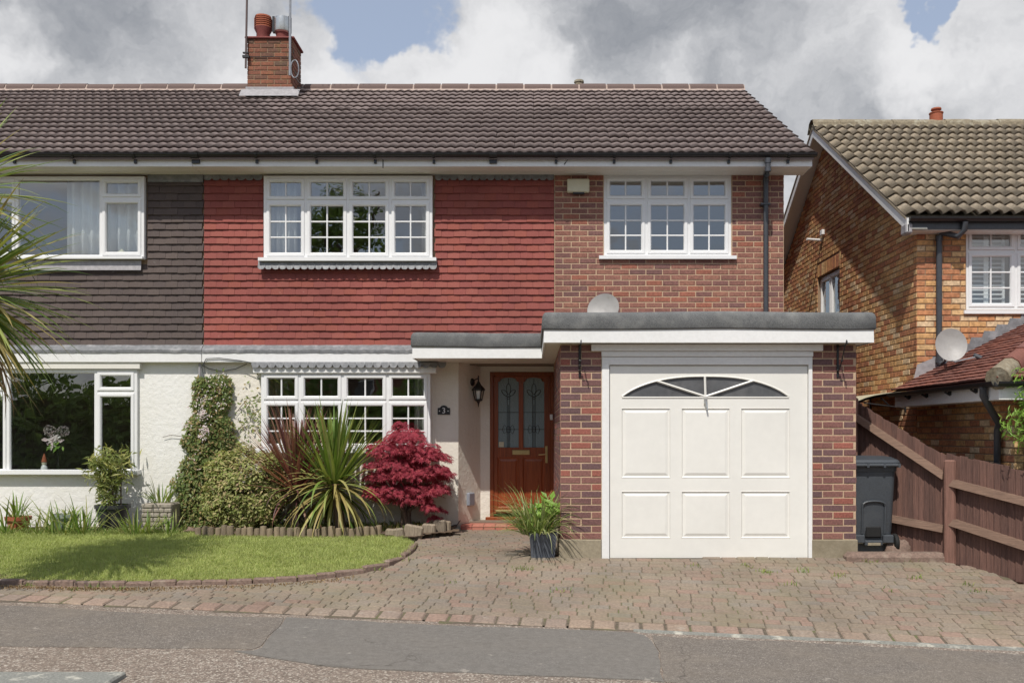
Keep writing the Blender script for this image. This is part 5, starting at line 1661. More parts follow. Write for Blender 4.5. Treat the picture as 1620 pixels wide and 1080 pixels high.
# gable
def n_in(u, z):
    return z < nsof + (NR_[1] - .12 - nsof) * (1 - abs(u - NR_[0]) / (NR_[0] - NW)) - .02
SW0, SW1 = NX * F / (1328 - CX), NX * F / (1293 - CX)          # depths of the side window
swz0, swz1 = .95 + 1.1, Z(420, SW0) - .0
m = MB(Matrix.Rotation(-PI / 2, 4, 'Z') @ Matrix.Identity(4))
SWH = (SW0, SW1, Z(560, SW0), Z(421, SW0))
def yz_plate(x_face, x_back, d0, d1, z0, topf, holes):
    mb = MB()
    xs_ = sorted({d0, d1, NR_[0]} | {h[0] for h in holes} | {h[1] for h in holes})
    for a, b in zip(xs_[:-1], xs_[1:]):
        mid = (a + b) / 2
        segs = [((z0, z0), (topf(a), topf(b)))]
        for h in holes:
            if h[0] < mid < h[1]:
                segs = [((z0, z0), (h[2], h[2])), ((h[3], h[3]), (topf(a), topf(b)))]
        for (la, lb), (ta, tb) in segs:
            for x in (x_face, x_back):
                mb.add([(x, a, la), (x, b, lb), (x, b, tb), (x, a, ta)], [(0, 1, 2, 3)])
    for h in holes:
        mb.add([(x_face, h[0], h[2]), (x_back, h[0], h[2]), (x_back, h[0], h[3]), (x_face, h[0], h[3])], [(0, 1, 2, 3)])
        mb.add([(x_face, h[1], h[2]), (x_back, h[1], h[2]), (x_back, h[1], h[3]), (x_face, h[1], h[3])], [(0, 1, 2, 3)])
        mb.add([(x_face, h[0], h[2]), (x_back, h[0], h[2]), (x_back, h[1], h[2]), (x_face, h[1], h[2])], [(0, 1, 2, 3)])
        mb.add([(x_face, h[0], h[3]), (x_back, h[0], h[3]), (x_back, h[1], h[3]), (x_face, h[1], h[3])], [(0, 1, 2, 3)])
    return mb
ntop = lambda u: nsof + (NR_[1] - .1 - nsof) * (1 - abs(u - NR_[0]) / (NR_[0] - NW))
ngw = yz_plate(NX + .009, NX + .24, NW + .01, 2 * NR_[0] - NW, NZ0, ntop, [SWH]).build('wall', M_MORTAR_D, nh)
pieces('brick', 'bricks', BRICK_UNIT, brick_insts(courses(NW, 2 * NR_[0] - NW, nsof - 46 * .075, 6.6, [(SWH[0], SWH[1], SWH[2], SWH[3] + .22)], n_in), NX, 'x', 1), ngw, M_BRICK_N, 300)
inst = []
for k in range(int((SWH[1] - SWH[0] + .1) / .075)):
    u = SWH[0] - .04 + .075 * (k + .5)
    inst.append(Matrix.Translation((NX + random.uniform(-.002, .002), u, SWH[3] + .112)) @ Matrix.Rotation(-PI / 2, 4, 'Z') @ Matrix.Rotation(PI / 2, 4, 'Y') @ Matrix.Diagonal((.205, .03, .065, 1)))
pieces('arch_brick', 'arch_bricks', BRICK_UNIT, inst, ngw, M_BRICK_N, 60)
# rooms behind the glass
m = MB(); m.box(NX + .3, 12, 16.5, 16.7, -.4, 5); m.build('back_wall', M_ROOM, nh)
m = MB(); m.box(NX + .3, 12, NW + .3, 16.5, 1.9, 2.1); m.build('floor', M_CARPET, nh)
m = MB(); m.box(NX + .3, 12, NW + .3, 16.5, nsof - .05, nsof + .05); m.build('ceiling', M_ROOM, nh)
# side window (faces left)
XFS = Matrix.Translation((NX, 0, 0)) @ Matrix.Rotation(-PI / 2, 4, 'Z')     # local x -> -Y world, local y -> +X world
window(nh, -SW1 + .01, -SW0 - .01, SWH[2] + .01, SWH[3] - .01, .05, [-SW1 + .01, -(SW0 + SW1) / 2, -SW0 - .01], None, ((1, 1), (1, 2)), xf=XFS, sill=None)
c3n = [lerp(NWIN['x0'], NWIN['x1'], k / 3) for k in range(4)]
window(nh, **NWIN, D=NW + .03, cols=c3n, split=Z(397, NW), bars=((2, 1), (2, 3)), sill=(NWIN['x0'] - .04, NWIN['x1'] + .04, Z(491, NW), .06, .045))
# plantation shutters
for k in range(3):
    a, b = c3n[k] + .08, c3n[k + 1] - .08
    sh = thing('window_shutter', (a, NW + .16, NWIN['z0']), ['white louvred shutter behind the left light of the right house window', 'white louvred shutter behind the middle light of the right house window', 'white louvred shutter behind the outer light of the right house window'][k], 'shutter', 'louvred shutters')
    m = MB(); m.ring(a, b, NWIN['z0'] + .05, NWIN['z1'] - .03, NW + .15, [(0, .03), (0, 0), (.03, 0), (.03, .03)]); m.box((a + b) / 2 - .03, (a + b) / 2 + .03, NW + .148, NW + .156, NWIN['z0'] + .05, NWIN['z1'] - .03); m.build('shutter_frame', M_UPVC, sh)
    n = 16
    for j in range(n):
        z = lerp(NWIN['z0'] + .11, NWIN['z1'] - .1, j / (n - 1))
        mm_ = MB(Matrix.Translation((0, NW + .17, z)) @ Matrix.Rotation(.5, 4, 'X'))
        mm_.box(a + .03, b - .03, -.028, .028, -.004, .004); mm_.build('slat', M_UPVC, sh)
# eaves
m = MB(); m.box(NV + .02, 12, NE[0] + .03, NE[0] + .05, NE[1] - .155, NE[1] - .03); m.build('fascia', M_PIPE, nh)
m = MB(); m.box(NV + .06, 12, NE[0] + .052, NW + .03, NE[1] - .165, NE[1] - .15); m.build('soffit', M_PAINT, nh)
gp = [(0.052 * math.cos(t), 0.052 * math.sin(t)) for t in [PI * k / 8 - PI for k in range(9)]]
gp = gp + [(x * .9, z * .9) for x, z in reversed(gp)]
v = []
for x in (NV + .03, 12.0): v += [(x, NE[0] - .022 + p, NE[1] - .02 + q) for p, q in gp]
k = len(gp)
mesh_obj('gutter', v, [(i, (i + 1) % k, k + (i + 1) % k, k + i) for i in range(k)] + [tuple(range(k)), tuple(range(k, 2 * k))[::-1]], M_BLACK, nh)
# roof
m = MB()
m.add([(NV, NE[0] + .03, NE[1] + .0), (12, NE[0] + .03, NE[1] + .0), (12, NR_[0], NR_[1] - .02), (NV, NR_[0], NR_[1] - .02), (12, NBK, NE[1]), (NV, NBK, NE[1]),
       (NV, NE[0] + .03, NE[1] - .03), (12, NE[0] + .03, NE[1] - .03), (12, NR_[0], NR_[1] - .06), (NV, NR_[0], NR_[1] - .06), (12, NBK, NE[1] - .03), (NV, NBK, NE[1] - .03)],
      [(0, 1, 2, 3), (3, 2, 4, 5), (7, 6, 9, 8), (9, 11, 10, 8), (0, 6, 7, 1), (5, 4, 10, 11), (0, 3, 9, 6), (3, 5, 11, 9)])
nrf = m.build('roof', M_ROOF_N, nh)
pieces('roof_tile', 'roof_tiles', wave_tile(2, .050, 1.0, .034, 8, 1.5, .14), roof_insts(NV, NV + 20 * .305, NE, NR_, .305, 13, jit=.006), nrf, M_ROOF_N, 300, True)
ridge(nh, nrf, NV - .02, NV + 6.6, None, M_RIDGE_N, M_RIDGE_N, NR_, .45)
# bargeboards and soffit of both verges
for (d0, z0_), (d1, z1_) in ((NE, NR_), ((NBK, NE[1]), NR_)):
    m = MB()
    for x in (NV + .012, NV + .034):
        m.add([(x, d0, z0_ - .19), (x, d1, z1_ - .19), (x, d1, z1_ - .02), (x, d0, z0_ - .02)], [(0, 1, 2, 3)])
    m.add([(NV + .012, d0, z0_ - .19), (NV + .034, d0, z0_ - .19), (NV + .034, d1, z1_ - .19), (NV + .012, d1, z1_ - .19)], [(0, 1, 2, 3)])
    m.add([(NV + .012, d0, z0_ - .19), (NV + .034, d0, z0_ - .19), (NV + .034, d0, z0_ - .02), (NV + .012, d0, z0_ - .02)], [(0, 1, 2, 3)])
    m.build('bargeboard', M_PAINT, nh)
    m = MB(); m.add([(NV + .036, d0, z0_ - .16), (NX + .02, d0, z0_ - .16), (NX + .02, d1, z1_ - .16), (NV + .036, d1, z1_ - .16), (NV + .036, d0, z0_ - .15), (NX + .02, d0, z0_ - .15), (NX + .02, d1, z1_ - .15), (NV + .036, d1, z1_ - .15)], [(0, 1, 2, 3), (4, 5, 6, 7)]); m.build('verge_soffit', M_SOFFIT, nh)
m = MB(); m.cbox(NV + .0, NV + .09, NE[0] + .0, NW - .1, NE[1] - .215, NE[1] - .08, .02); m.build('corbel', M_LEADPALE, nh)
# pot on the ridge
cx_ = X(1481, 15.4)
m = MB(); m.lathe((cx_, 15.4, NR_[1]), [(.11, -.1), (.105, .19), (.115, .2), (.115, .215), (.06, .23), (.06, .26), (.085, .265), (.08, .29), (0, .31)], 16); auto_smooth(m.build('chimney_pot', M_TERRA, nh))
# downpipe
NPX = X(1483, NW)
nxo = X(1527, 11.5)
m = MB(); m.tube([(nxo, NE[0] - .02, NE[1] - .07), (nxo, NE[0] - .0, NE[1] - .17), (nxo - .05, NE[0] + .06, NE[1] - .24), (NPX + .03, NW - .07, Z(370, NW)), (NPX, NW - .05, Z(378, NW)), (NPX, NW - .05, Z(573, NW))], .036, 12)
m.tube([(NPX, NW - .05, Z(382, NW)), (NPX, NW - .05, Z(374, NW))], .045, 12); m.tube([(NPX, NW - .05, Z(566, NW)), (NPX, NW - .05, Z(574, NW))], .045, 12)
m.tube([(NPX, NW - .05, Z(573, NW)), (NPX + .02, NW - .10, Z(577, NW))], .036, 12)
auto_smooth(m.build('downpipe', M_PIPE, nh))
# small white overflow and vent on the gable
gy = NX * F / (1303 - CX)
m = MB(); m.cbox(NX - .05, NX, gy - .06, gy + .05, Z(372, gy), Z(364, gy), .006); m.tube([(NX, gy + .1, Z(378, gy)), (NX - .28, gy + .02, Z(378, gy))], .022, 8); m.build('overflow_pipe', M_UPVC, nh)
# --- projecting garage of the right house: side wall in line with the gable, hipped tile roof
AD0 = 9.42                              # its front face
EZ = 1.86                               # eave
AE = NX - .32                           # eave line
m = MB(); m.box(NX + .009, NX + .24, AD0 + .009, NW + .008, NZ0, EZ + .02); aw = m.build('garage_wall', M_MORTAR_D, nh)
m = MB(); m.box(NX + .24, 8.2, AD0 + .009, AD0 + .2, NZ0, EZ + .02); m.build('garage_wall', M_MORTAR_D, nh)
inst = brick_insts(courses(AD0, NW, EZ - 30 * .075, EZ, off=.06), NX, 'x', 1) + brick_insts(courses(NX, 8.2, EZ - 30 * .075, EZ, off=.1), AD0)
pieces('brick', 'bricks', BRICK_UNIT, inst, aw, M_BRICK_N, 300)
PT = math.radians(26.5)
AF = AD0 - .3                           # front eave
RXX = AE + 2.0                          # run to the ridge
m = MB()
rz = EZ + 2.0 * math.tan(PT)
m.add([(AE, AF, EZ), (AE, NW + .02, EZ), (RXX, NW + .02, rz), (RXX, AF + 2.0, rz), (8.4, AF, EZ), (8.4, AF + 2.0, rz)], [(0, 1, 2, 3), (0, 3, 5, 4)])
arf = m.build('garage_roof', M_PORCHTILE, nh)
inst = []
GA = .10
rows = int(2.0 / math.cos(PT) / GA)
for r in range(rows):
    xx = AE + r * GA * math.cos(PT) - .012
    zz_ = EZ + r * GA * math.sin(PT) + .040
    y = AF + (xx - AE)
    s = math.floor((y - AF) / .165) * .165 + AF + (.0825 if r % 2 else 0)
    while s < NW:
        p, q = max(y, s), min(NW, s + .165)
        if q - p > .03:
            M = Matrix.Translation((xx, (p + q) / 2, zz_ + random.uniform(-.003, .003))) @ Matrix.Rotation(-PI / 2, 4, 'Z') @ Matrix.Rotation(-(PI / 2 - PT) - .14 + random.uniform(-.015, .015), 4, 'X') @ Matrix.Translation((0, 0, GA + .02)) @ Matrix.Diagonal((q - p - .003, .018, GA + .02, 1))
            inst.append(M)
        s += .165
    # front slope
    yy = AF + r * GA * math.cos(PT) - .012
    x0_ = AE + (yy - AF)
    s = x0_ - .08 * (r % 2)
    while s < min(7.2, 8.4):
        p, q = max(x0_, s), s + .165
        if q - p > .03:
            inst.append(Matrix.Translation(((p + q) / 2, yy, zz_ + random.uniform(-.003, .003))) @ Matrix.Rotation(-(PI / 2 - PT) - .14, 4, 'X') @ Matrix.Translation((0, 0, GA + .02)) @ Matrix.Diagonal((q - p - .003, .013, GA + .02, 1)))
        s += .165
pieces('plain_tile', 'plain_tiles', TILE_UNIT, inst, arf, M_PORCHTILE, 300)
# hip tiles
n = 8
for k in range(n):
    a, b = k * 2.0 / n, (k + 1) * 2.0 / n + .03
    m = MB(); p0 = Vector((AE + a, AF + a, EZ + a * math.tan(PT) + .02)); p1 = Vector((AE + b, AF + b, EZ + b * math.tan(PT) + .02))
    m.tube([p0, p1], [.12, .105], 10); auto_smooth(m.build('hip_tile', M_RIDGE_N if k == 0 else M_PORCHTILE, arf))
# stepped lead flashing on the front wall
nst = 12
for k in range(nst):
    a, b = NX + .0 + k * .165, NX + (k + 1) * .165 + .02
    z0_ = EZ + (a - AE) * math.tan(PT)
    m = MB(); m.add([(a, NW - .006, z0_ + .0), (b, NW - .006, z0_ + .165 * math.tan(PT)), (b, NW - .007, z0_ + .165 * math.tan(PT) + .14), (a + .04, NW - .007, z0_ + .165 * math.tan(PT) + .14), (a, NW - .007, z0_ + .10)], [(0, 1, 2, 3, 4)])
    m.build('lead_flashing', M_LEAD, nh)
m = MB(); m.add([(NX - .06, NW - .012, EZ + .10), (NX + .35, NW - .012, EZ + .28), (NX + .35, NW - .012, EZ + .5), (NX - .0, NW - .012, EZ + .36)], [(0, 1, 2, 3)]); m.build('lead_flashing', M_LEADPALE, nh)
# fascia, gutter
m = MB(); m.cbox(AE + .03, AE + .05, AF + .03, NW - .02, EZ - .19, EZ - .0, .003); m.build('fascia', M_PAINT, nh)
m = MB(); m.cbox(AE + .05, 8.4, AF + .03, AF + .05, EZ - .19, EZ - .0, .003); m.build('fascia', M_PAINT, nh)
m = MB(); m.box(AE + .05, NX + .01, AF + .05, NW - .0, EZ - .186, EZ - .17); m.build('soffit', M_PAINT, nh)
v = []
for y in (AF - .02, NW - .0): v += [(AE - .022 + p, y, EZ - .01 + q) for p, q in gp]
ng = mesh_obj('gutter', v, [(i, (i + 1) % k_, k_ + (i + 1) % k_, k_ + i) for k_ in [len(gp)] for i in range(k_)] + [tuple(range(len(gp))), tuple(range(len(gp), 2 * len(gp)))[::-1]], M_BLACK, nh)
v = []
for x in (AE - .02, 8.4): v += [(x, AF - .022 + p, EZ - .012 + q) for p, q in gp]
mesh_obj('gutter', v, [(i, (i + 1) % k_, k_ + (i + 1) % k_, k_ + i) for k_ in [len(gp)] for i in range(k_)] + [tuple(range(len(gp))), tuple(range(len(gp), 2 * len(gp)))[::-1]], M_BLACK, nh)
for y in (9.6, 10.2, 10.8, 11.3):
    m = MB(); m.box(AE - .0, AE + .03, y - .015, y + .015, EZ - .10, EZ - .05); m.tube([(AE + .02, y, EZ - .10), (AE - .04, y, EZ - .065)], .012, 6); m.build('gutter_bracket', M_BLACK, ng)
py_ = NX * F / (1583 - CX) - .05
m = MB(); m.tube([(AE - .02, AF + .25, EZ - .05), (AE - .02, AF + .25, EZ - .14), (AE + .06, AF + .3, EZ - .24), (NX - .07, py_ - .05, EZ - .42), (NX - .06, py_, EZ - .5), (NX - .06, py_, NZ0)], .036, 12); auto_smooth(m.build('downpipe', M_PIPE, nh))
# door canopy on the gable (black brackets, clear curved top)
cd = 13.1
can = thing('door_canopy', (NX, 12.95, 2.1), 'small black canopy over the side door in the buff brick gable', 'canopy')
cz = Z(626, 12.3)
for y in (12.15, 13.4):
    m = MB()
    m.tube([(NX - .0, y, cz + .02), (NX - .0, y, cz - .22)], .016, 6)
    arcp = [(NX - .75 * math.sin(t), y, cz - .22 + .24 * math.cos(t) + .0) for t in [PI / 2 * k / 8 for k in range(9)]]
    m.tube(arcp, .016, 6)
    m.tube([(NX, y, cz - .17), (NX - .55, y, cz - .10)], .010, 6); m.tube([(NX - .2, y, cz - .15), (NX - .33, y, cz - .03)], .010, 6)
    m.build('canopy_bracket', M_IRON, can)
v, f = [], []
for k in range(9):
    t = PI / 2 * k / 8
    for y in (12.1, 13.45):
        v += [(NX - .77 * math.sin(t), y, cz - .21 + .25 * math.cos(t)), (NX - .775 * math.sin(t), y, cz - .205 + .255 * math.cos(t))]
for k in range(8):
    a = 4 * k
    f += [(a, a + 2, a + 6, a + 4), (a + 1, a + 5, a + 7, a + 3), (a, a + 4, a + 5, a + 1), (a + 2, a + 3, a + 7, a + 6)]
mesh_obj('canopy_sheet', v, f, M_CREAM, can)
# dish on the right house
dc = Vector((X(1505, 11.0), 11.0, Z(545, 11.0)))
dish('satellite_dish', dc, (-.20, -1, .22), .18, .205, 'grey satellite dish on the right house above the russet tiled garage roof', dc + Vector((.22, -.2, -.16)), (NX + .36, NW - .01, Z(575, NW)))

# ================================================================== fence
fence = thing('close_board_fence', (4.45, 9.8, 0.0), 'brown close boarded fence with rails between the driveway and the right house', 'fence')
FP = [Vector((3.70, 10.62, 0)), Vector((4.44, 9.80, 0)), Vector((4.92, 9.03, 0)), Vector((5.9, 7.55, 0))]
TOPZ = [Z(633, 10.62), Z(722, 9.80), Z(722, 9.80) - .10, Z(722, 9.80) - .36]
def fgz(x, d): return tz(x, d)
SEGTOP = [(Z(631, 10.6), Z(723, 9.80)), (Z(717, 9.76), Z(746, 9.03)), (Z(746, 9.03) - .02, Z(746, 9.03) - .22)]
nb = (18, 12, 20)
for s in range(3):
    a, b = FP[s], FP[s + 1]
    L = (b - a).length
    dv = (b - a).normalized()
    nv = Vector((dv.y, -dv.x, 0))
    if nv.y > 0: nv = -nv                    # toward the camera
    ang = math.atan2(dv.y, dv.x)
    for k in range(nb[s]):
        t = (k + .5) / nb[s]
        p = a.lerp(b, t)
        zt = lerp(*SEGTOP[s], t) + random.uniform(-.012, .012)
        zb = tz(p.x, p.y) - .02
        w_ = L / nb[s]
        m = MB(Matrix.Translation((p.x, p.y, 0)) @ Matrix.Rotation(ang + .13, 4, 'Z'))
        th0 = .006
        h = w_ * .56
        sl = (SEGTOP[s][1] - SEGTOP[s][0]) / L
        y0 = 0.0
        za, zb2 = zt - h * sl, zt + h * sl
        m.add([(-h, y0 - .006, zb), (h, y0 - .001, zb), (h, y0 - .001, zb2), (-h, y0 - .006, za), (-h, y0 + .012, zb), (h, y0 + .012, zb), (h, y0 + .012, zb2), (-h, y0 + .012, za)],
              [(0, 1, 2, 3), (5, 4, 7, 6), (0, 3, 7, 4), (1, 5, 6, 2), (3, 2, 6, 7), (0, 4, 5, 1)])
        m.build('board', M_FENCE, fence)
    # arris rails on the driveway side
    offs = ((-.24, -.20), (.18, .22)) if s else ((-.20, -.20), (None, None))
    ga, gb = tz(a.x, a.y), tz(b.x, b.y)
    rz_ = [(SEGTOP[s][0] - .30, SEGTOP[s][1] - .30), (ga + .42, gb + .36)] if s else [(SEGTOP[s][0] - .18, SEGTOP[s][1] - .20), (ga + .43, gb + .33)]
    for r0, r1 in rz_:
        q0 = a + nv * .045 + dv * .03; q1 = b + nv * .045 - dv * .02
        m = MB()
        prof = [(-.045, -.035), (.045, -.035), (.02, .04), (-.045, .04)]
        vs = []
        for q, z in ((q0, r0), (q1, r1)):
            for po, pz in prof:
                vs.append((q.x + nv.x * po, q.y + nv.y * po, z + pz))
        m.add(vs, [(0, 1, 5, 4), (1, 2, 6, 5), (2, 3, 7, 6), (3, 0, 4, 7), (0, 3, 2, 1), (4, 5, 6, 7)])
        m.build('rail', M_RAIL, fence)
for i, (p, zt, w_) in enumerate(((FP[0], Z(629, 10.6), .10), (FP[1], Z(727, 9.75), .115), (FP[3], .7, .10))):
    m = MB(Matrix.Translation((p.x - .0, p.y - .06, 0)) @ Matrix.Rotation(-.5, 4, 'Z')); m.cbox(-w_ / 2, w_ / 2, -w_ / 2, w_ / 2, tz(p.x, p.y) - .1, zt, .016); m.build('post', M_POST, fence)
# low kerb of stone under the bin and the slab it stands on
k0, k1 = ground(1340, 887), ground(1502, 889)
lk = thing('stone_kerb', k0, 'low rounded stone kerb in front of the wheelie bin', 'kerb')
m = MB(); m.cbox(k0.x, k1.x, 9.72, 9.92, -.1, .065, .045); m.build('kerb_stone', M_KERB, lk)
m = MB(); m.cbox(XG1 + .01, 4.35, 9.93, 11.2, -.1, .03, .01); m.build('slab', M_CONCRETE, lk)
m = MB()
v, f = [], []
for i in range(7):
    for j in range(10):
        a, t = 2 * PI * j / 10, PI / 2 * i / 6
        r = 1 + .18 * math.sin(3 * a + i) 
        v.append((4.02 + .17 * r * math.cos(a) * math.cos(t), 10.12 + .12 * r * math.sin(a) * math.cos(t), .0 + .17 * math.sin(t) * r))
for i in range(6):
    for j in range(10):
        f.append((i * 10 + j, i * 10 + (j + 1) % 10, (i + 1) * 10 + (j + 1) % 10, (i + 1) * 10 + j))
tag(mesh_obj('boulder', v, f, M_KERB, None, True), 'brown boulder on the slab between the wheelie bin and the fence', 'boulder')

# ================================================================== wheelie bin (its wheels and handle face the camera)
BD = 10.02
bx0, bx1 = X(1356, BD), X(1421, BD)
bz = .035
bn = thing('wheelie_bin', ((bx0 + bx1) / 2 - .02, BD + .3, bz), 'charcoal grey wheelie bin beside the right brick pier of the garage', 'wheelie bin')
bcx = (bx0 + bx1) / 2 - .035
def loft(secs):
    """sections: (z, halfwidth, y_front, y_back, corner)"""
    v, f = [], []
    n = 0
    for z, hw, yf, yb, c in secs:
        ring_ = []
        for (sx, yy, a0) in ((1, yf, -PI / 2), (1, yb, 0), (-1, yb, PI / 2), (-1, yf, PI)):
            for k in range(4):
                a = a0 + PI / 2 * k / 3
                cxx = bcx + sx * (hw - c)
                cyy = yy + (c if yy == yf else -c)
                ring_.append((cxx + c * math.cos(a), cyy + c * math.sin(a), z))
        n = len(ring_)
        v += ring_
    for i in range(len(secs) - 1):
        for k in range(n):
            j = (k + 1) % n
            f.append((i * n + k, i * n + j, (i + 1) * n + j, (i + 1) * n + k))
    f.append(tuple(range(n))[::-1]); f.append(tuple(range((len(secs) - 1) * n, len(secs) * n)))
    return v, f
v, f = loft([(bz + .12, .205, BD + .06, BD + .44, .04), (bz + .24, .215, BD + .035, BD + .48, .05), (bz + .88, .245, BD + .015, BD + .58, .05), (bz + .885, .255, BD + .0, BD + .60, .05), (bz + .93, .258, BD - .005, BD + .605, .05), (bz + .93, .275, BD - .02, BD + .62, .05), (bz + .955, .275, BD - .02, BD + .62, .05)])
body = mesh_obj('body', v, f, M_BIN, bn); auto_smooth(body, 35)
v, f = loft([(bz + .955, .285, BD - .03, BD + .64, .06), (bz + .985, .288, BD - .032, BD + .65, .06), (bz + 1.01, .275, BD - .01, BD + .62, .06), (bz + 1.04, .25, BD + .12, BD + .52, .07), (bz + 1.05, .2, BD + .2, BD + .45, .07)])
auto_smooth(mesh_obj('lid', v, f, M_BIN, bn), 30)
m = MB(); m.tube([(bcx - .25, BD - .05, bz + .955), (bcx + .25, BD - .05, bz + .955)], .017, 8)
for s in (-.25, -.09, .09, .25): m.box(bcx + s - .012, bcx + s + .012, BD - .065, BD + .02, bz + .93, bz + .975)
m.build('handle', M_BIN, bn)
# raised arch panel on the back
arcp = [(bcx - .125, BD + .028, bz + .20)] + [(bcx - .125 + .0, BD + .012, bz + .50)] + [(bcx + .125 * math.cos(t) * 1.0, BD + .008, bz + .50 + .06 * math.sin(t) ** .6) for t in [PI - PI * k / 10 for k in range(1, 10)]] + [(bcx + .125, BD + .012, bz + .50), (bcx + .125, BD + .028, bz + .20)]
m = MB(); m.tube(arcp, .012, 6); m.build('moulding', M_BIN, bn)
m = MB(); m.cbox(bcx - .09, bcx + .09, BD + .025, BD + .06, bz + .155, bz + .285, .02); m.build('recess', M_RUBBER, bn)
m = MB(); m.tube([(bcx - .235, BD + .07, bz + .10), (bcx + .235, BD + .07, bz + .10)], .012, 8); m.build('axle', M_STEEL, bn)
m = MB(); m.cbox(bcx - .215, bcx - .10, BD + .0, BD + .12, bz + .10, bz + .19, .01); m.cbox(bcx + .10, bcx + .215, BD + .0, BD + .12, bz + .10, bz + .19, .01); m.cbox(bcx - .1, bcx + .1, BD + .01, BD + .1, bz + .07, bz + .13, .01); m.build('wheel_housing', M_BIN, bn)
m = MB(); m.cbox(bcx - .07, bcx + .07, BD + .004, BD + .009, bz + .075, bz + .105, .002); m.build('label_plate', M_CONCRETE, bn)
for s in (-1, 1):
    R = Matrix.Translation((bcx + s * .25, BD + .07, bz + .10)) @ Matrix.Rotation(PI / 2, 4, 'Y')
    m = MB(R); m.lathe((0, 0, 0), [(.03, -.024), (.075, -.026), (.094, -.02), (.10, -.008), (.10, .008), (.094, .02), (.075, .026), (.03, .024)], 20); w_ = m.build('wheel', M_RUBBER, bn); auto_smooth(w_)
    m = MB(R); m.lathe((0, 0, 0), [(.0, -.03), (.03, -.03), (.032, .03), (.0, .03)], 12); m.build('hub', M_STEEL, bn)
m = MB(); m.box(bcx - .17, bcx + .17, BD + .1, BD + .42, bz + .0, bz + .125); m.build('foot', M_BIN, bn)

# ================================================================== plants
def strap_leaf(base, az, el, L, w, droop, seg=9, fold=.25, curl=0.0):
    """long sword leaf as a folded strip"""
    v, f = [], []
    p = Vector(base)
    e = el
    step = L / seg
    a = az
    for i in range(seg + 1):
        t = i / seg
        d = Vector((math.cos(a) * math.cos(e), math.sin(a) * math.cos(e), math.sin(e)))
        s = Vector((-math.sin(a), math.cos(a), 0))
        up = s.cross(d)
        ww = w * (0.45 + 1.1 * t) if t < .4 else w * (.89 + .0 * t) * max(0.02, (1 - ((t - .4) / .6) ** 1.8))
        ww = max(ww, .0015)
        v += [p - s * ww / 2 + up * ww * -fold * -1, p.copy(), p + s * ww / 2 + up * ww * fold]
        p = p + d * step
        e -= droop * step * (0.4 + 1.6 * t)
        a += curl * step
    for i in range(seg):
        k = 3 * i
        f += [(k, k + 1, k + 4, k + 3), (k + 1, k + 2, k + 5, k + 4)]
    return v, f
def leaf_cloud(name, pts_dirs, size, mat, parent, shape='oval', jit=.35):
    """many small leaves, each its own island, joined into one part"""
    v, f = [], []
    for p, n, s in pts_dirs:
        L = size * s * random.uniform(1 - jit, 1 + jit)
        n = Vector(n).normalized()
        t = n.cross(Vector((random.uniform(-1, 1), random.uniform(-1, 1), random.uniform(-1, 1)))).normalized()
        b = n.cross(t)
        k = len(v)
        p = Vector(p)
        if shape == 'oval':
            wd = L * .45
            v += [p, p + t * L * .45 + b * wd * .5 + n * L * .06, p + t * L, p + t * L * .45 - b * wd * .5 + n * L * .06]
            f += [(k, k + 1, k + 2), (k, k + 2, k + 3)]
        elif shape == 'narrow':
            wd = L * .2
            v += [p, p + t * L * .5 + b * wd * .5 + n * L * .04, p + t * L - n * L * .1, p + t * L * .5 - b * wd * .5 + n * L * .04]
            f += [(k, k + 1, k + 2), (k, k + 2, k + 3)]
        elif shape == 'maple':
            # seven narrow drooping lobes
            for j, (an, ll) in enumerate(((-1.9, .45), (-1.15, .75), (-.5, .95), (0, 1.0), (.5, .95), (1.15, .75), (1.9, .45))):
                d = t * math.cos(an) + b * math.sin(an)
                q = n.cross(d)
                kk = len(v)
                v += [p, p + d * L * ll * .45 + q * L * .085 - n * L * .02, p + d * L * ll - n * L * .22 * ll, p + d * L * ll * .45 - q * L * .085 - n * L * .02]
                f += [(kk, kk + 1, kk + 2), (kk, kk + 2, kk + 3)]
    o = mesh_obj(name, [tuple(x) for x in v], f, mat, parent)
    o['kind'] = 'stuff'
    return o
def rnd_unit():
    while True:
        v = Vector((random.uniform(-1, 1), random.uniform(-1, 1), random.uniform(-1, 1)))
        if .05 < v.length < 1: return v.normalized()
def sword_plant(name, base, crowns, label, mats, trunk_mat=M_BARK):
    """crowns: list of (centre, n, length, width, el range, droop, (weights per material))"""
    t = thing(name, base, label, 'plant')
    for c, n, L, w, elr, droop, wts in crowns:
        for i in range(n):
            az = i * 2.39996 + random.uniform(-.25, .25)
            u = (i + .5) / n
            el = lerp(elr[0], elr[1], u) + random.uniform(-.12, .12)
            mat = random.choices(mats, wts if not callable(wts) else wts(u))[0]
            l = L * random.uniform(.8, 1.1) * (1 if u < .9 else .8)
            b = Vector(c) + Vector((math.cos(az) * .02, math.sin(az) * .02, -.12 + .18 * u))
            v, f = strap_leaf(b, az, el, l, w * random.uniform(.8, 1.15), droop * random.uniform(.5, 1.5) * (1.15 - .7 * max(0, math.sin(el))), 8, .22, random.uniform(-.25, .25))
            mesh_obj('leaf', [tuple(x) for x in v], f, mat, t, True)
    return t
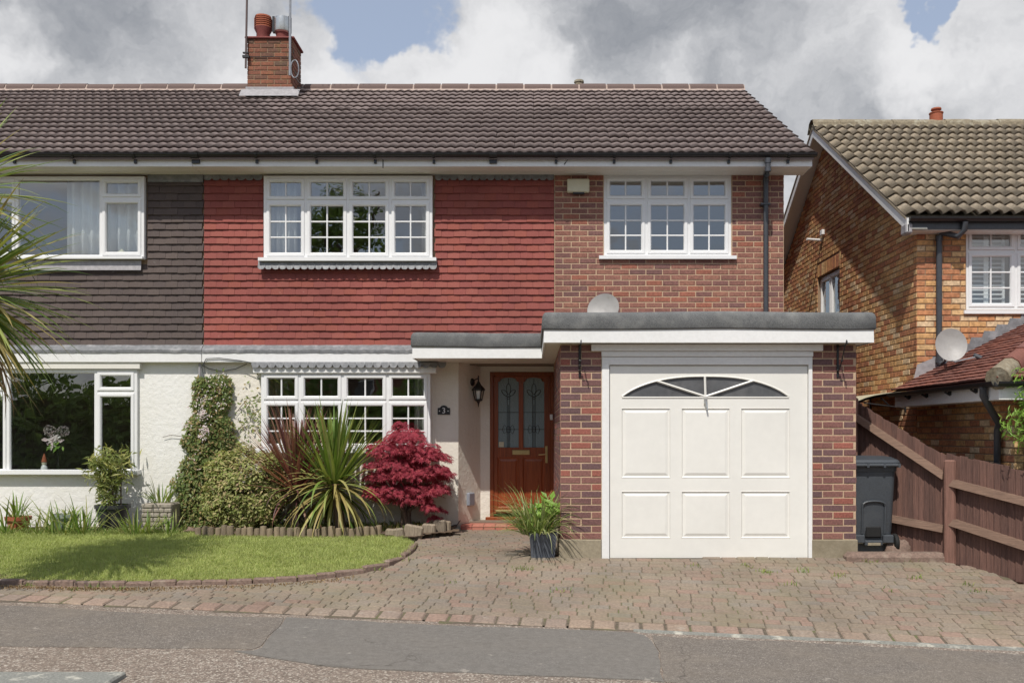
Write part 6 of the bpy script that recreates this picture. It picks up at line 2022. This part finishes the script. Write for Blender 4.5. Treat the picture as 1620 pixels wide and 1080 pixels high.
# --- tall green cordyline at the left edge of the picture
PB0 = Vector((-5.25, 8.05, tz(-5.25, 8.05)))
pc = Vector((-5.02, 8.05, 2.62))
pal = sword_plant('cordyline_tree', PB0, [
    ((pc.x, pc.y, pc.z), 290, 1.08, .055, (-1.1, 1.4), .42, lambda u: (.12, .55, .33) if u < .12 else (.55, .42, .03)),
    ((pc.x - .2, pc.y + .1, pc.z + .85), 130, 1.02, .052, (-.9, 1.4), .45, lambda u: (.6, .38, .02)),
    ((pc.x + .02, pc.y, pc.z - .35), 42, .95, .034, (-1.35, -.8), .25, lambda u: (.0, .12, .88)),
], 'tall cordyline with spiky green and yellow leaves at the left edge', [M_CORDY, M_CORDY_Y, M_CORDY_B])
m = MB(); m.tube([PB0, PB0 + Vector((.02, 0, 1.0)), Vector((pc.x - .02, pc.y, 2.0)), pc], [.11, .085, .075, .05], 10)
m.tube([PB0 + Vector((.03, 0, 1.5)), Vector((pc.x - .3, pc.y + .1, 2.6)), Vector((pc.x - .2, pc.y + .1, pc.z + .8))], [.06, .055, .045], 8)
m.build('trunk', M_BARK, pal)
# --- border in front of the bay: purple and green cordylines
gp_ = ground(540, 846); gp_.y += .25
g0 = Vector((X(540, 11.75), 11.75, tz(-2.4, 11.75) + .05))
cg = Vector((X(528, 11.75), 11.75, Z(760, 11.75)))
grn = sword_plant('cordyline', g0, [
    ((cg.x, cg.y, cg.z), 125, 1.0, .048, (.62, 1.52), .28, (.95, .05, 0)),
    ((cg.x, cg.y, cg.z - .06), 105, .90, .046, (-.75, .40), 1.15, (.25, .74, .01)),
], 'green cordyline with arching yellow lower leaves in front of the bay window', [M_CORDY, M_CORDY_Y, M_CORDY_B])
m = MB(); m.tube([g0, (cg.x, cg.y, cg.z)], [.07, .05], 9); m.build('trunk', M_BARK, grn)
p0 = Vector((X(466, 12.0), 12.0, tz(-3, 12) + .05))
cp = Vector((X(468, 12.0), 12.0, Z(765, 12.0)))
prp = sword_plant('cordyline', p0, [
    ((cp.x, cp.y, cp.z), 210, 1.06, .034, (.22, 1.5), .25, (1,)),
    ((cp.x, cp.y, cp.z - .08), 26, .70, .034, (-.5, .2), 1.3, (1,)),
], 'purple bronze cordyline between the rounded shrub and the green cordyline', [M_PURPLE])
m = MB(); m.tube([p0, (cp.x, cp.y, cp.z)], [.07, .055], 9)
for k in range(16):
    a = random.uniform(0, 2 * PI)
    m.tube([(p0.x + .05 * math.cos(a), p0.y + .05 * math.sin(a), p0.z + random.uniform(.1, .35)), (p0.x + .16 * math.cos(a), p0.y + .16 * math.sin(a), p0.z + random.uniform(.0, .2))], .008, 4)
m.build('trunk', M_BARK, prp)
# --- crimson maple
MD = 11.95
mp = Vector((X(642, MD), MD, .05))
mpl = thing('japanese_maple', mp, 'crimson cut leaved maple at the right of the bay window', 'tree')
m = MB()
br_ = []
for k, (dx, dz, dy) in enumerate(((-.32, .95, .05), (-.1, 1.12, -.1), (.2, 1.0, .1), (.42, .82, -.05), (-.22, .70, -.2), (.30, .45, -.1))):
    q = [mp + Vector((.02 * k - .04, 0, 0)), mp + Vector((dx * .12, dy * .3, .28)), mp + Vector((dx * .55, dy, .28 + (dz - .28) * .55)), mp + Vector((dx, dy * 1.5, dz))]
    m.tube(q, [.034, .028, .016, .007], 7)
m.build('trunk', M_BARK, mpl)
pads = []
for px, py, rx, rz in ((640, 690, 35, 13), (612, 712, 38, 14), (655, 712, 42, 15), (625, 732, 52, 14), (680, 725, 36, 14), (602, 752, 32, 13), (652, 752, 48, 14), (692, 748, 26, 15), (612, 775, 38, 14), (660, 778, 44, 14), (690, 772, 22, 13), (650, 790, 34, 8), (605, 786, 24, 8), (686, 752, 32, 16), (634, 678, 14, 10), (690, 806, 16, 7), (685, 822, 16, 6), (672, 800, 18, 8)):
    for yo in (-.26, 0, .22):
        if yo and (py < 685 or py > 800): continue
        pads.append((px + random.uniform(-8, 8) * (yo != 0), py + random.uniform(-5, 5), rx * (1 - abs(yo) * .5), rz, yo + random.uniform(-.06, .06)))
L_ = []
for px, py, rx, rz, yo in pads:
    d = MD + yo
    c = Vector((X(px, d), d, Z(py, d)))
    n = int(rx * rz * .21) + 8
    for _ in range(n):
        a, r = random.uniform(0, 2 * PI), math.sqrt(random.random())
        u = rx * d / F
        p = c + Vector((u * r * math.cos(a), u * .8 * r * math.sin(a), rz * d / F * (.6 * (1 - r * r) + random.uniform(-.5, .25))))
        out = Vector((math.cos(a) * r, math.sin(a) * r - .5, 1.1))
        L_.append((p, out + rnd_unit() * .55, 1.0))
leaf_cloud('foliage', L_, .062, M_MAPLE, mpl, 'maple', .3)
# --- rounded variegated shrub
SD = 11.95
sc = Vector((X(388, SD), SD, Z(778, SD)))
shr = thing('variegated_shrub', (sc.x, sc.y, .05), 'rounded yellow green variegated shrub beside the climber', 'shrub')
L_ = []
for _ in range(10500):
    d = rnd_unit()
    lump = 1 + .12 * math.sin(5 * d.x + 2) * math.sin(6 * d.z + 1) + .08 * math.sin(11 * d.x + 9 * d.z)
    r = random.uniform(.72, 1.0) ** .6 * lump
    p = sc + Vector((d.x * .53 * r, d.y * .42 * r, d.z * .54 * r + (.04 if d.z > 0 else 0)))
    if p.z < .06: continue
    L_.append((p, d * .7 + Vector((0, -.2, .7)) + rnd_unit() * .6, 1.0))
leaf_cloud('foliage', L_, .052, M_SHRUB, shr)
m = MB()
for k in range(9):
    d = rnd_unit(); d.z = abs(d.z) + .5
    m.tube([(sc.x, sc.y, .03), (sc.x + d.x * .2, sc.y + d.y * .2, .03 + d.z * .3), (sc.x + d.x * .35, sc.y + d.y * .3, .03 + d.z * .55)], [.016, .011, .005], 5)
m.build('stems', M_TWIG, shr)
# --- climber with pale blossom on the party line
KD_ = 12.22
clm = thing('flowering_climber', (X(312, KD_), KD_, .05), 'tall leafy climber with pale pink blossom on the wall between the two houses', 'climber')
L_, Fl = [], []
for _ in range(10500):
    t = random.random()
    py = lerp(598, 838, t)
    hw = lerp(24, 50, min(1, t * 1.3)) if t < .85 else lerp(48, 40, (t - .85) / .15)
    cxp = lerp(330, 316, t)
    hw *= 1 + .15 * math.sin(t * 21) + .1 * math.sin(t * 47)
    s = random.uniform(-1, 1)
    dep = math.sqrt(max(0, 1 - s * s)) * lerp(.14, .30, t) * random.uniform(.35, 1.05)
    p = Vector((X(cxp + s * hw, KD_), W - .03 - dep, Z(py, KD_)))
    L_.append((p, Vector((s * .8, -1, .5)) + rnd_unit() * .8, 1.0))
for _ in range(210):        # trailing shoots on the wall
    k = random.choice(((392, 640, 14, 60), (385, 700, 16, 50), (405, 650, 14, 50), (350, 596, 10, 8), (415, 668, 5, 40)))
    L_.append((Vector((X(random.gauss(k[0], k[2] * .6), W), W - random.uniform(.01, .05), Z(random.gauss(k[1], k[3] * .5), W))), Vector((0, -1, .3)) + rnd_unit() * .5, .9))
leaf_cloud('foliage', L_, .058, M_CLIMB, clm, 'oval')
for fx_, fy_, r_, n in ((318, 655, 10, 60), (323, 680, 8, 60), (312, 640, 14, 30), (340, 610, 16, 20), (295, 675, 10, 20), (330, 625, 20, 25), (303, 725, 14, 10), (318, 690, 6, 30), (350, 640, 12, 14)):
    for _ in range(n):
        px, py = random.gauss(fx_, r_ * .5), random.gauss(fy_, r_ * .5)
        Fl.append((Vector((X(px, 12.1), W - .31 + random.uniform(-.03, .06), Z(py, 12.1))), Vector((0, -1, .3)) + rnd_unit() * .6, 1))
leaf_cloud('blossom', Fl, .030, M_PETAL, clm)
m = MB()
for k in range(7):
    x = X(300 + 6 * k, W)
    m.tube([(x, W - .06, .03), (x + random.uniform(-.08, .08), W - .05, .6), (x + random.uniform(-.05, .12), W - .05, 1.2), (x + random.uniform(.0, .12), W - .05, 1.6)], [.014, .011, .008, .004], 5)
for a in (((372, 655), (392, 630), (410, 625)), ((370, 690), (395, 660), (415, 690)), ((290, 690), (270, 688), (258, 691))):
    m.tube([(X(px, W), W - .012, Z(py, W)) for px, py in a], .004, 4)
m.build('stems', M_TWIG, clm)
# --- log roll edging round the bed
lg = thing('log_edging', bed_front[2], 'short upright log roll edging in front of the shrub and cordylines', 'edging')
pathp = [ground(*p) for p in [(314, 851), (400, 852), (500, 853), (560, 853), (592, 851), (606, 849)]]
dists = [0]
for a, b in zip(pathp[:-1], pathp[1:]): dists.append(dists[-1] + (b - a).length)
s = 0.0
while s < dists[-1]:
    for i in range(len(pathp) - 1):
        if dists[i] <= s <= dists[i + 1]:
            p = pathp[i].lerp(pathp[i + 1], (s - dists[i]) / (dists[i + 1] - dists[i])); break
    r = random.uniform(.036, .046)
    h = .168 + random.uniform(-.02, .018)
    m = MB(Matrix.Translation((p.x, p.y, p.z - .02)) @ Euler((random.uniform(-.05, .05), random.uniform(-.05, .05), random.uniform(0, 6))).to_matrix().to_4x4())
    m.lathe((0, 0, 0), [(r, 0), (r * 1.0, h * .9), (r * .9, h), (0, h + .006)], 9)
    auto_smooth(m.build('log', M_LOG, lg), 50)
    s += 2 * r + .004
# rounded stone pieces and sleepers by the maple
ts = thing('timber_edging', ground(640, 852), 'weathered grey timber offcuts edging the bed under the maple', 'edging')
for px, py, w_, h_, tl in ((617, 852, 16, 16, .1), (632, 853, 16, 18, -.12), (652, 852, 30, 22, .18), (678, 848, 22, 20, .05), (696, 846, 20, 24, -.02), (707, 845, 12, 22, .03)):
    g = ground(px, py)
    m = MB(Matrix.Translation(g) @ Matrix.Rotation(tl, 4, 'Y')); w2 = w_ * g.y / F / 2
    m.cbox(-w2, w2, -.04, .05, -.03, h_ * g.y / F, .018); m.build('timber', M_SLEEPER, ts)
g = ground(297, 845)
v, f = [], []
for i in range(7):
    for j in range(10):
        a, t = 2 * PI * j / 10, PI / 2 * i / 6
        r = 1 + .2 * math.sin(2 * a + 1)
        v.append((g.x + .12 * r * math.cos(a) * math.cos(t), g.y + .07 * r * math.sin(a) * math.cos(t), g.z - .01 + .085 * math.sin(t) * (1 + .3 * math.cos(a))))
for i in range(6):
    for j in range(10): f.append((i * 10 + j, i * 10 + (j + 1) % 10, (i + 1) * 10 + (j + 1) % 10, (i + 1) * 10 + j))
tag(mesh_obj('rock', v, f, M_KERB, None, True), 'small red brown rock on the ground at the left end of the log edging', 'rock')
# --- pots under the left window
def pot(t, c, r0, r1, h, mat, rim=.02, n=22, soil=True):
    m = MB(); m.lathe(c, [(r0, 0), (r1 - .008, h - .05), (r1 + rim * .4, h - .048), (r1 + rim * .5, h), (r1 - .012, h), (r1 - .02, h - .04), (r0 - .01, .02)], n)
    auto_smooth(m.build('pot', mat, t), 35)
    if soil:
        m = MB(); m.lathe(c, [(r1 - .018, h - .04), (0, h - .03)], n); m.build('soil', M_SOIL, t)
def clump(t, c, n, L, w, elr, droop, mat, spread=.06, name='leaf'):
    for i in range(n):
        az = random.uniform(0, 2 * PI); r = spread * math.sqrt(random.random())
        v, f = strap_leaf(Vector(c) + Vector((r * math.cos(az), r * math.sin(az), 0)), az + random.uniform(-.6, .6), random.uniform(*elr), L * random.uniform(.55, 1.15), w * random.uniform(.7, 1.2), droop * random.uniform(.3, 1.6), 6, .2)
        mesh_obj(name, [tuple(x) for x in v], f, mat, t, True)
PD_ = 12.1
def pg(px, d=PD_): return Vector((X(px, d), d, tz(X(px, d), d) + .03))
c = pg(178); t = thing('potted_oleander', c, 'narrow leaved bush in a large dark plastic pot under the left window', 'potted plant')
pot(t, c, .155, .21, .33, M_POT_BLACK, .03)
m = MB()
stems = []
for k in range(7):
    a = random.uniform(0, 2 * PI)
    top = c + Vector((.19 * math.cos(a) + random.uniform(-.1, .1), .15 * math.sin(a), random.uniform(.75, 1.05)))
    mid = c + Vector((.05 * math.cos(a), .05 * math.sin(a), .55))
    m.tube([c + Vector((.02 * math.cos(a), .02 * math.sin(a), .28)), mid, top], [.010, .008, .005], 5)
    stems.append((mid, top))
m.tube([c + Vector((.12, -.02, .28)), c + Vector((.12, -.02, .75))], .010, 6)
m.build('stems', M_TWIG, t)
L_ = []
for _ in range(640):
    a_, b_ = random.choice(stems)
    q = a_.lerp(b_, random.random() ** .6)
    q = q + rnd_unit() * random.uniform(.0, .21)
    L_.append((q, Vector((random.uniform(-1, 1), random.uniform(-1, .4), random.uniform(.1, .9))), 1))
for _ in range(260):
    q = c + Vector((random.gauss(-.06, .06), random.gauss(0, .06), random.uniform(.3, .62)))
    L_.append((q, Vector((random.uniform(-1, 1), random.uniform(-1, .4), random.uniform(.1, .6))), 1))
leaf_cloud('foliage', L_, .115, M_OLEA, t, 'narrow', .3)
c = pg(29, 11.95); t = thing('potted_plant', c, 'grassy plant in an orange terracotta pot at the far left of the border', 'potted plant')
pot(t, c, .11, .145, .19, M_TERRA, .03); clump(t, c + Vector((-.03, 0, .15)), 26, .36, .024, (.8, 1.5), 2.2, M_BULB)
c = pg(104, 11.95); t = thing('potted_plant', c, 'pale green pot with sparse leaves between the terracotta and dark pots', 'potted plant')
pot(t, c, .12, .165, .22, M_POT_GREEN, .02); clump(t, c + Vector((0, 0, .19)), 12, .16, .02, (.5, 1.4), 2.0, M_BULB)
# stone trough
c = pg(256, 12.05); t = thing('stone_trough', c, 'grey stone effect planter with green strap leaves beside the climber', 'planter')
m = MB(); m.cbox(c.x - .19, c.x + .19, c.y - .16, c.y + .16, c.z - .05, c.z + .36, .02); tr = m.build('trough', M_STONE, t)
for r_ in range(6):
    z = c.z + .0 + r_ * .06
    x = c.x - .195
    while x < c.x + .18:
        w_ = random.uniform(.09, .17); x2 = min(x + w_, c.x + .195)
        m = MB(); m.cbox(x + .003, x2 - .003, c.y - .172 - random.uniform(0, .012), c.y - .15, z + .003, z + .056, .01); m.build('stone', M_STONE, tr); x = x2
clump(t, c + Vector((0, 0, .35)), 46, .34, .022, (.5, 1.5), 2.4, M_BULB, .13)
# bulb leaves along the foot of the wall
for bi, (px, d, n, L, lab) in enumerate(((10, 11.72, 16, .42, 'clump of arching bulb leaves left of the terracotta pot'), (62, 11.68, 16, .34, 'low clump of bulb leaves between the terracotta and pale green pots'), (100, 11.62, 24, .50, 'tall clump of bulb leaves in front of the pale green pot'), (134, 11.66, 22, .44, 'clump of bulb leaves left of the dark pot'),
                                        (214, 11.6, 20, .34, 'clump of bulb leaves right of the dark pot'), (232, 11.62, 14, .30, 'short clump of bulb leaves in front of the stone planter'), (268, 11.58, 12, .26, 'small clump of bulb leaves at the foot of the climber'))):
    c = pg(px, d); t = thing('bulb_clump', c, lab, 'plant', 'bulb leaves along the wall')
    clump(t, c + Vector((0, 0, -.01)), int(n * 1.7), L * 1.25, .024, (.55, 1.5), 1.9, M_BULB, .16)
pts = []
for _ in range(3200):
    x, y = random.uniform(X(-60, 11.7), X(285, 11.7)), random.uniform(11.55, 12.05)
    pts.append((x, y, tz(x, y) + .02))
tag(blades('border_grass', pts, 0.03, .09, .009, M_BULB, None, .9), 'ragged longer grass along the border under the left window', 'grass', kind='stuff')
pts = []
for _ in range(1400):
    px = random.uniform(400, 690); x = X(px, 12.0); y = random.uniform(11.75, 12.2)
    pts.append((x, y, tz(x, y) + .05))
tag(blades('ground_cover', pts, .03, .11, .018, M_CLIMB, None, .9), 'low green ground cover in the flower bed under the cordylines', 'ground cover', kind='stuff')
# --- planter by the front door
c = ground(859, 882); c.y += .14
t = thing('planter', c, 'slate blue square planter overflowing with striped grass by the left garage pier', 'planter')
hw0, hw1 = .125, .150
v = [(c.x + sx * h, c.y + sy * h, z) for z, h in ((c.z, hw0), (c.z + .265, hw1), (c.z + .265, hw1 - .02), (c.z + .22, hw1 - .025)) for sx, sy in ((-1, -1), (1, -1), (1, 1), (-1, 1))]
f = [(4 * k + i, 4 * k + (i + 1) % 4, 4 * k + 4 + (i + 1) % 4, 4 * k + 4 + i) for k in range(3) for i in range(4)] + [(12, 13, 14, 15), (3, 2, 1, 0)]
mesh_obj('pot', v, f, M_SLATE, t)
clump(t, c + Vector((-.04, 0, .22)), 300, .56, .015, (.35, 1.5), 2.3, M_LIRI, .12)
clump(t, c + Vector((-.14, -.02, .24)), 90, .60, .014, (.6, 1.45), 1.9, M_LIRI, .1)
L_ = []
for _ in range(46):
    q = c + Vector((.06 + random.gauss(0, .07), random.gauss(0, .06), .50 + random.gauss(0, .05)))
    L_.append((q, Vector((random.uniform(-.5, .5), -.7, .7)), 1))
for _ in range(8):
    q = c + Vector((-.09 + random.gauss(0, .04), random.gauss(0, .04), .50 + random.gauss(0, .03)))
    L_.append((q, Vector((random.uniform(-.5, .5), -.7, .7)), 1))
leaf_cloud('broad_leaves', L_, .12, M_LIME, t)
# --- weeds in the paving joints
weeds = []
for px, py, n in ((830, 900, 30), (1210, 905, 30), (1270, 904, 24), (1376, 888, 34), (1440, 887, 34), (1325, 912, 20), (1250, 925, 12), (1450, 915, 14), (1530, 925, 14), (1545, 935, 12), (890, 935, 12), (718, 922, 10), (640, 886, 16), (600, 902, 10), (1180, 895, 14), (1100, 895, 12), (1405, 935, 8), (150, 929, 20), (190, 932, 16), (45, 925, 40), (120, 933, 12)):
    for _ in range(n):
        g = ground(random.gauss(px, 7), random.gauss(py, 1.6)); weeds.append((g.x, g.y, g.z))
tag(blades('weeds', weeds, .012, .05, .009, M_BULB, None, 1.2), 'small green weeds growing in the paving joints', 'weeds', kind='stuff')
# loose moss along the lawn edging
moss = []
for _ in range(2600):
    px = random.uniform(-20, 560); i = min(len(LAWN_EDGE) - 2, max(0, sum(1 for q in LAWN_EDGE if q[0] < px) - 1)); a, b = LAWN_EDGE[i], LAWN_EDGE[i + 1]
    if px > 250 and random.random() < .6: continue
    py = lerp(a[1], b[1], (px - a[0]) / (b[0] - a[0])) + 4.5 + abs(random.gauss(0, 2.5)); g = ground(px, py); moss.append((g.x, g.y, g.z + .002))
tag(blades('moss', moss, .006, .02, .010, M_CORDY_B, None, 1.5), 'rusty brown moss along the foot of the lawn edging', 'moss', kind='stuff')

# ------------------------------------------------------------------ shrub at the right edge, beyond the fence
sc = Vector((5.22, 9.05, 1.55))
t = thing('leafy_shrub', (sc.x, sc.y, tz(5.2, 9.0)), 'bright green leafy shrub beyond the fence at the right edge', 'shrub')
L_ = []
for _ in range(3200):
    d = rnd_unit(); r = random.uniform(.3, 1.1) * (1 + .2 * math.sin(7 * d.z + 3 * d.x))
    L_.append((sc + Vector((d.x * .48 * r, d.y * .3 * r, d.z * .52 * r)), d + Vector((-.3, -.6, .6)) + rnd_unit() * .5, 1))
leaf_cloud('foliage', L_, .085, M_LIME, t, 'narrow')
m = MB()
for k in range(6):
    d = rnd_unit(); m.tube([(sc.x, sc.y, -.2), (sc.x + d.x * .15, sc.y + d.y * .1, .9), (sc.x + d.x * .3, sc.y + d.y * .2, 1.5)], [.02, .014, .006], 5)
m.build('stems', M_TWIG, t)

# ------------------------------------------------------------------ small things behind the left ground-floor window
wd = 12.62
m = MB(); m.box(X(-60, wd), X(215, wd), 12.5, 12.72, LG['z0'] - .02, LG['z0'] + .03); m.build('window_board', M_PAINT, lhouse)
zb = LG['z0'] + .03
gx_ = X(70, wd)
t = thing('garden_gnome', (gx_, wd, zb), 'small gnome figure with a red pointed hat standing inside the left window', 'gnome')
m = MB(); m.lathe((gx_, wd, zb), [(.045, 0), (.05, .03), (.042, .07), (.03, .10), (.018, .115)], 12); auto_smooth(m.build('body', M_WHITEPAINT, t))
m = MB(); m.lathe((gx_, wd, zb), [(.0, .10), (.03, .115), (.034, .135), (.028, .155), (0, .165)], 12); auto_smooth(m.build('head', M_CREAM, t))
m = MB(); m.lathe((gx_, wd, zb), [(.038, .148), (.03, .18), (.014, .24), (0, .27)], 12); auto_smooth(m.build('hat', M_TERRA, t))
fx_ = X(92, wd)
t = thing('flower_ornament', (fx_, wd, zb), 'black and white ball flower ornament with a green bow inside the left window', 'ornament')
m = MB(); m.tube([(fx_, wd, zb), (fx_, wd, zb + .45)], .008, 6); m.build('stem', M_IRON, t)
for px, py in ((80, 681), (101, 682)):
    c = Vector((X(px, wd), wd - .02, Z(py, wd)))
    m = MB(); m.tube([(fx_, wd, zb + .35), c], .006, 5); m.build('stem', M_IRON, t)
    L_ = [(c + (d := rnd_unit()) * .075, d + rnd_unit() * .3, 1) for _ in range(150)]
    leaf_cloud('flower_head', L_, .03, M_PETAL, t, 'narrow')
c = Vector((X(84, wd), wd - .03, Z(697, wd)))
leaf_cloud('petals', [(c + Vector((random.gauss(0, .06), random.gauss(0, .01), random.gauss(0, .025))), Vector((0, -1, .2)) + rnd_unit() * .3, 1) for _ in range(20)], .09, M_PETAL, t)
c = Vector((X(90, wd), wd - .03, Z(706, wd)))
leaf_cloud('bow', [(c + Vector((random.gauss(0, .04), random.gauss(0, .01), random.gauss(0, .02))), Vector((0, -1, .2)) + rnd_unit() * .3, 1) for _ in range(14)], .08, M_LIME, t)
# bird ornament upstairs
vx = X(194, 12.55)
m = MB(); m.lathe((vx, 12.52, LU['z0'] + .05), [(.03, 0), (.055, .03), (.05, .07), (.02, .095), (.012, .11), (.0, .112)], 14)
tag(auto_smooth(m.build('vase', M_CREAM, None)), 'small cream vase on the upstairs sill of the dark tiled house', 'vase')

# ================================================================== across the street: seen only as reflections in the glass
def street_tree(x, y, h, r, label):
    t = thing('street_tree', (x, y, -.3), label, 'tree', 'trees across the street')
    m = MB(); m.tube([(x, y, -.4), (x + .1, y, h * .35), (x, y + .1, h * .6), (x, y, h * .85)], [.22, .17, .11, .03], 9)
    for k in range(9):
        a = k * 2.4; z = h * (.32 + .05 * k)
        m.tube([(x, y, z), (x + r * .45 * math.cos(a), y + r * .45 * math.sin(a), z + h * .12), (x + r * .8 * math.cos(a), y + r * .8 * math.sin(a), z + h * .2)], [.07, .045, .012], 6)
    m.build('trunk', M_BARK, t)
    L_ = []
    clus = [(Vector((x, y, h * .64)) + Vector((d.x * r * .7, d.y * r * .7, d.z * h * .28)), random.uniform(.45, .9)) for d in [rnd_unit() for _ in range(26)]]
    for c_, rr_ in clus:
        for _ in range(170):
            d = rnd_unit()
            L_.append((c_ + d * rr_ * random.uniform(.5, 1.1), d + Vector((0, 0, .5)), 1))
    leaf_cloud('crown', L_, .22, M_TREE, t)
street_tree(-7.3, -11.0, 11.5, 2.0, 'leafy street tree mirrored in the middle of the upstairs window')
street_tree(-12.5, -9.0, 6.5, 2.2, 'leafy tree mirrored dark in the left ground floor window')
street_tree(-2.0, -13.0, 5.2, 1.9, 'small tree mirrored in the ground floor bay window')
hd = thing('hedge', (-14.0, -9.0, -.3), 'tall dark hedge across the street mirrored in the ground floor windows', 'hedge')
L_ = []
for _ in range(15000):
    x = random.uniform(-27, -2)
    z = random.uniform(-.3, 3.4 + .5 * math.sin(x * 1.3) + .3 * math.sin(x * 3.1))
    L_.append((Vector((x, -8.6 + random.uniform(-.5, .5) + .25 * math.sin(z * 4 + x * 2), z)), Vector((random.uniform(-1, 1), 1, random.uniform(-.2, 1))), 1))
leaf_cloud('foliage', L_, .26, M_TREE, hd)
m = MB(); m.box(-27, -2, -9.4, -9.0, -.4, 2.6); m.build('branches', M_BARK, hd)
oh = thing('opposite_house', (-1.0, -20.0, -.3), 'red brick house across the street mirrored in the ground floor glass', 'house')
m = MB(); m.box(-16, 9, -26, -19.5, -.5, 4.6); m.build('wall', M_BRICK_UP, oh)
m = MB(); m.add([(-16.4, -19.2, 4.5), (9.4, -19.2, 4.5), (9.4, -22.75, 6.6), (-16.4, -22.75, 6.6), (-16.4, -26.3, 4.5), (9.4, -26.3, 4.5)], [(0, 1, 2, 3), (3, 2, 5, 4), (0, 3, 4), (1, 5, 2)]); m.build('roof', M_ROOF_N, oh)
for x in (-13, -9, -4.5, 0, 5):
    for z in (.7, 3.0):
        m = MB(); m.cbox(x - 1.0, x + 1.0, -19.5, -19.42, z, z + 1.15, .01); w_ = m.build('window', M_UPVC, oh)
        for s in (-.5, .5):
            m = MB(); m.box(x + s - .42, x + s + .42, -19.42, -19.40, z + .08, z + 1.07); m.build('pane', M_GLASS_D, w_)
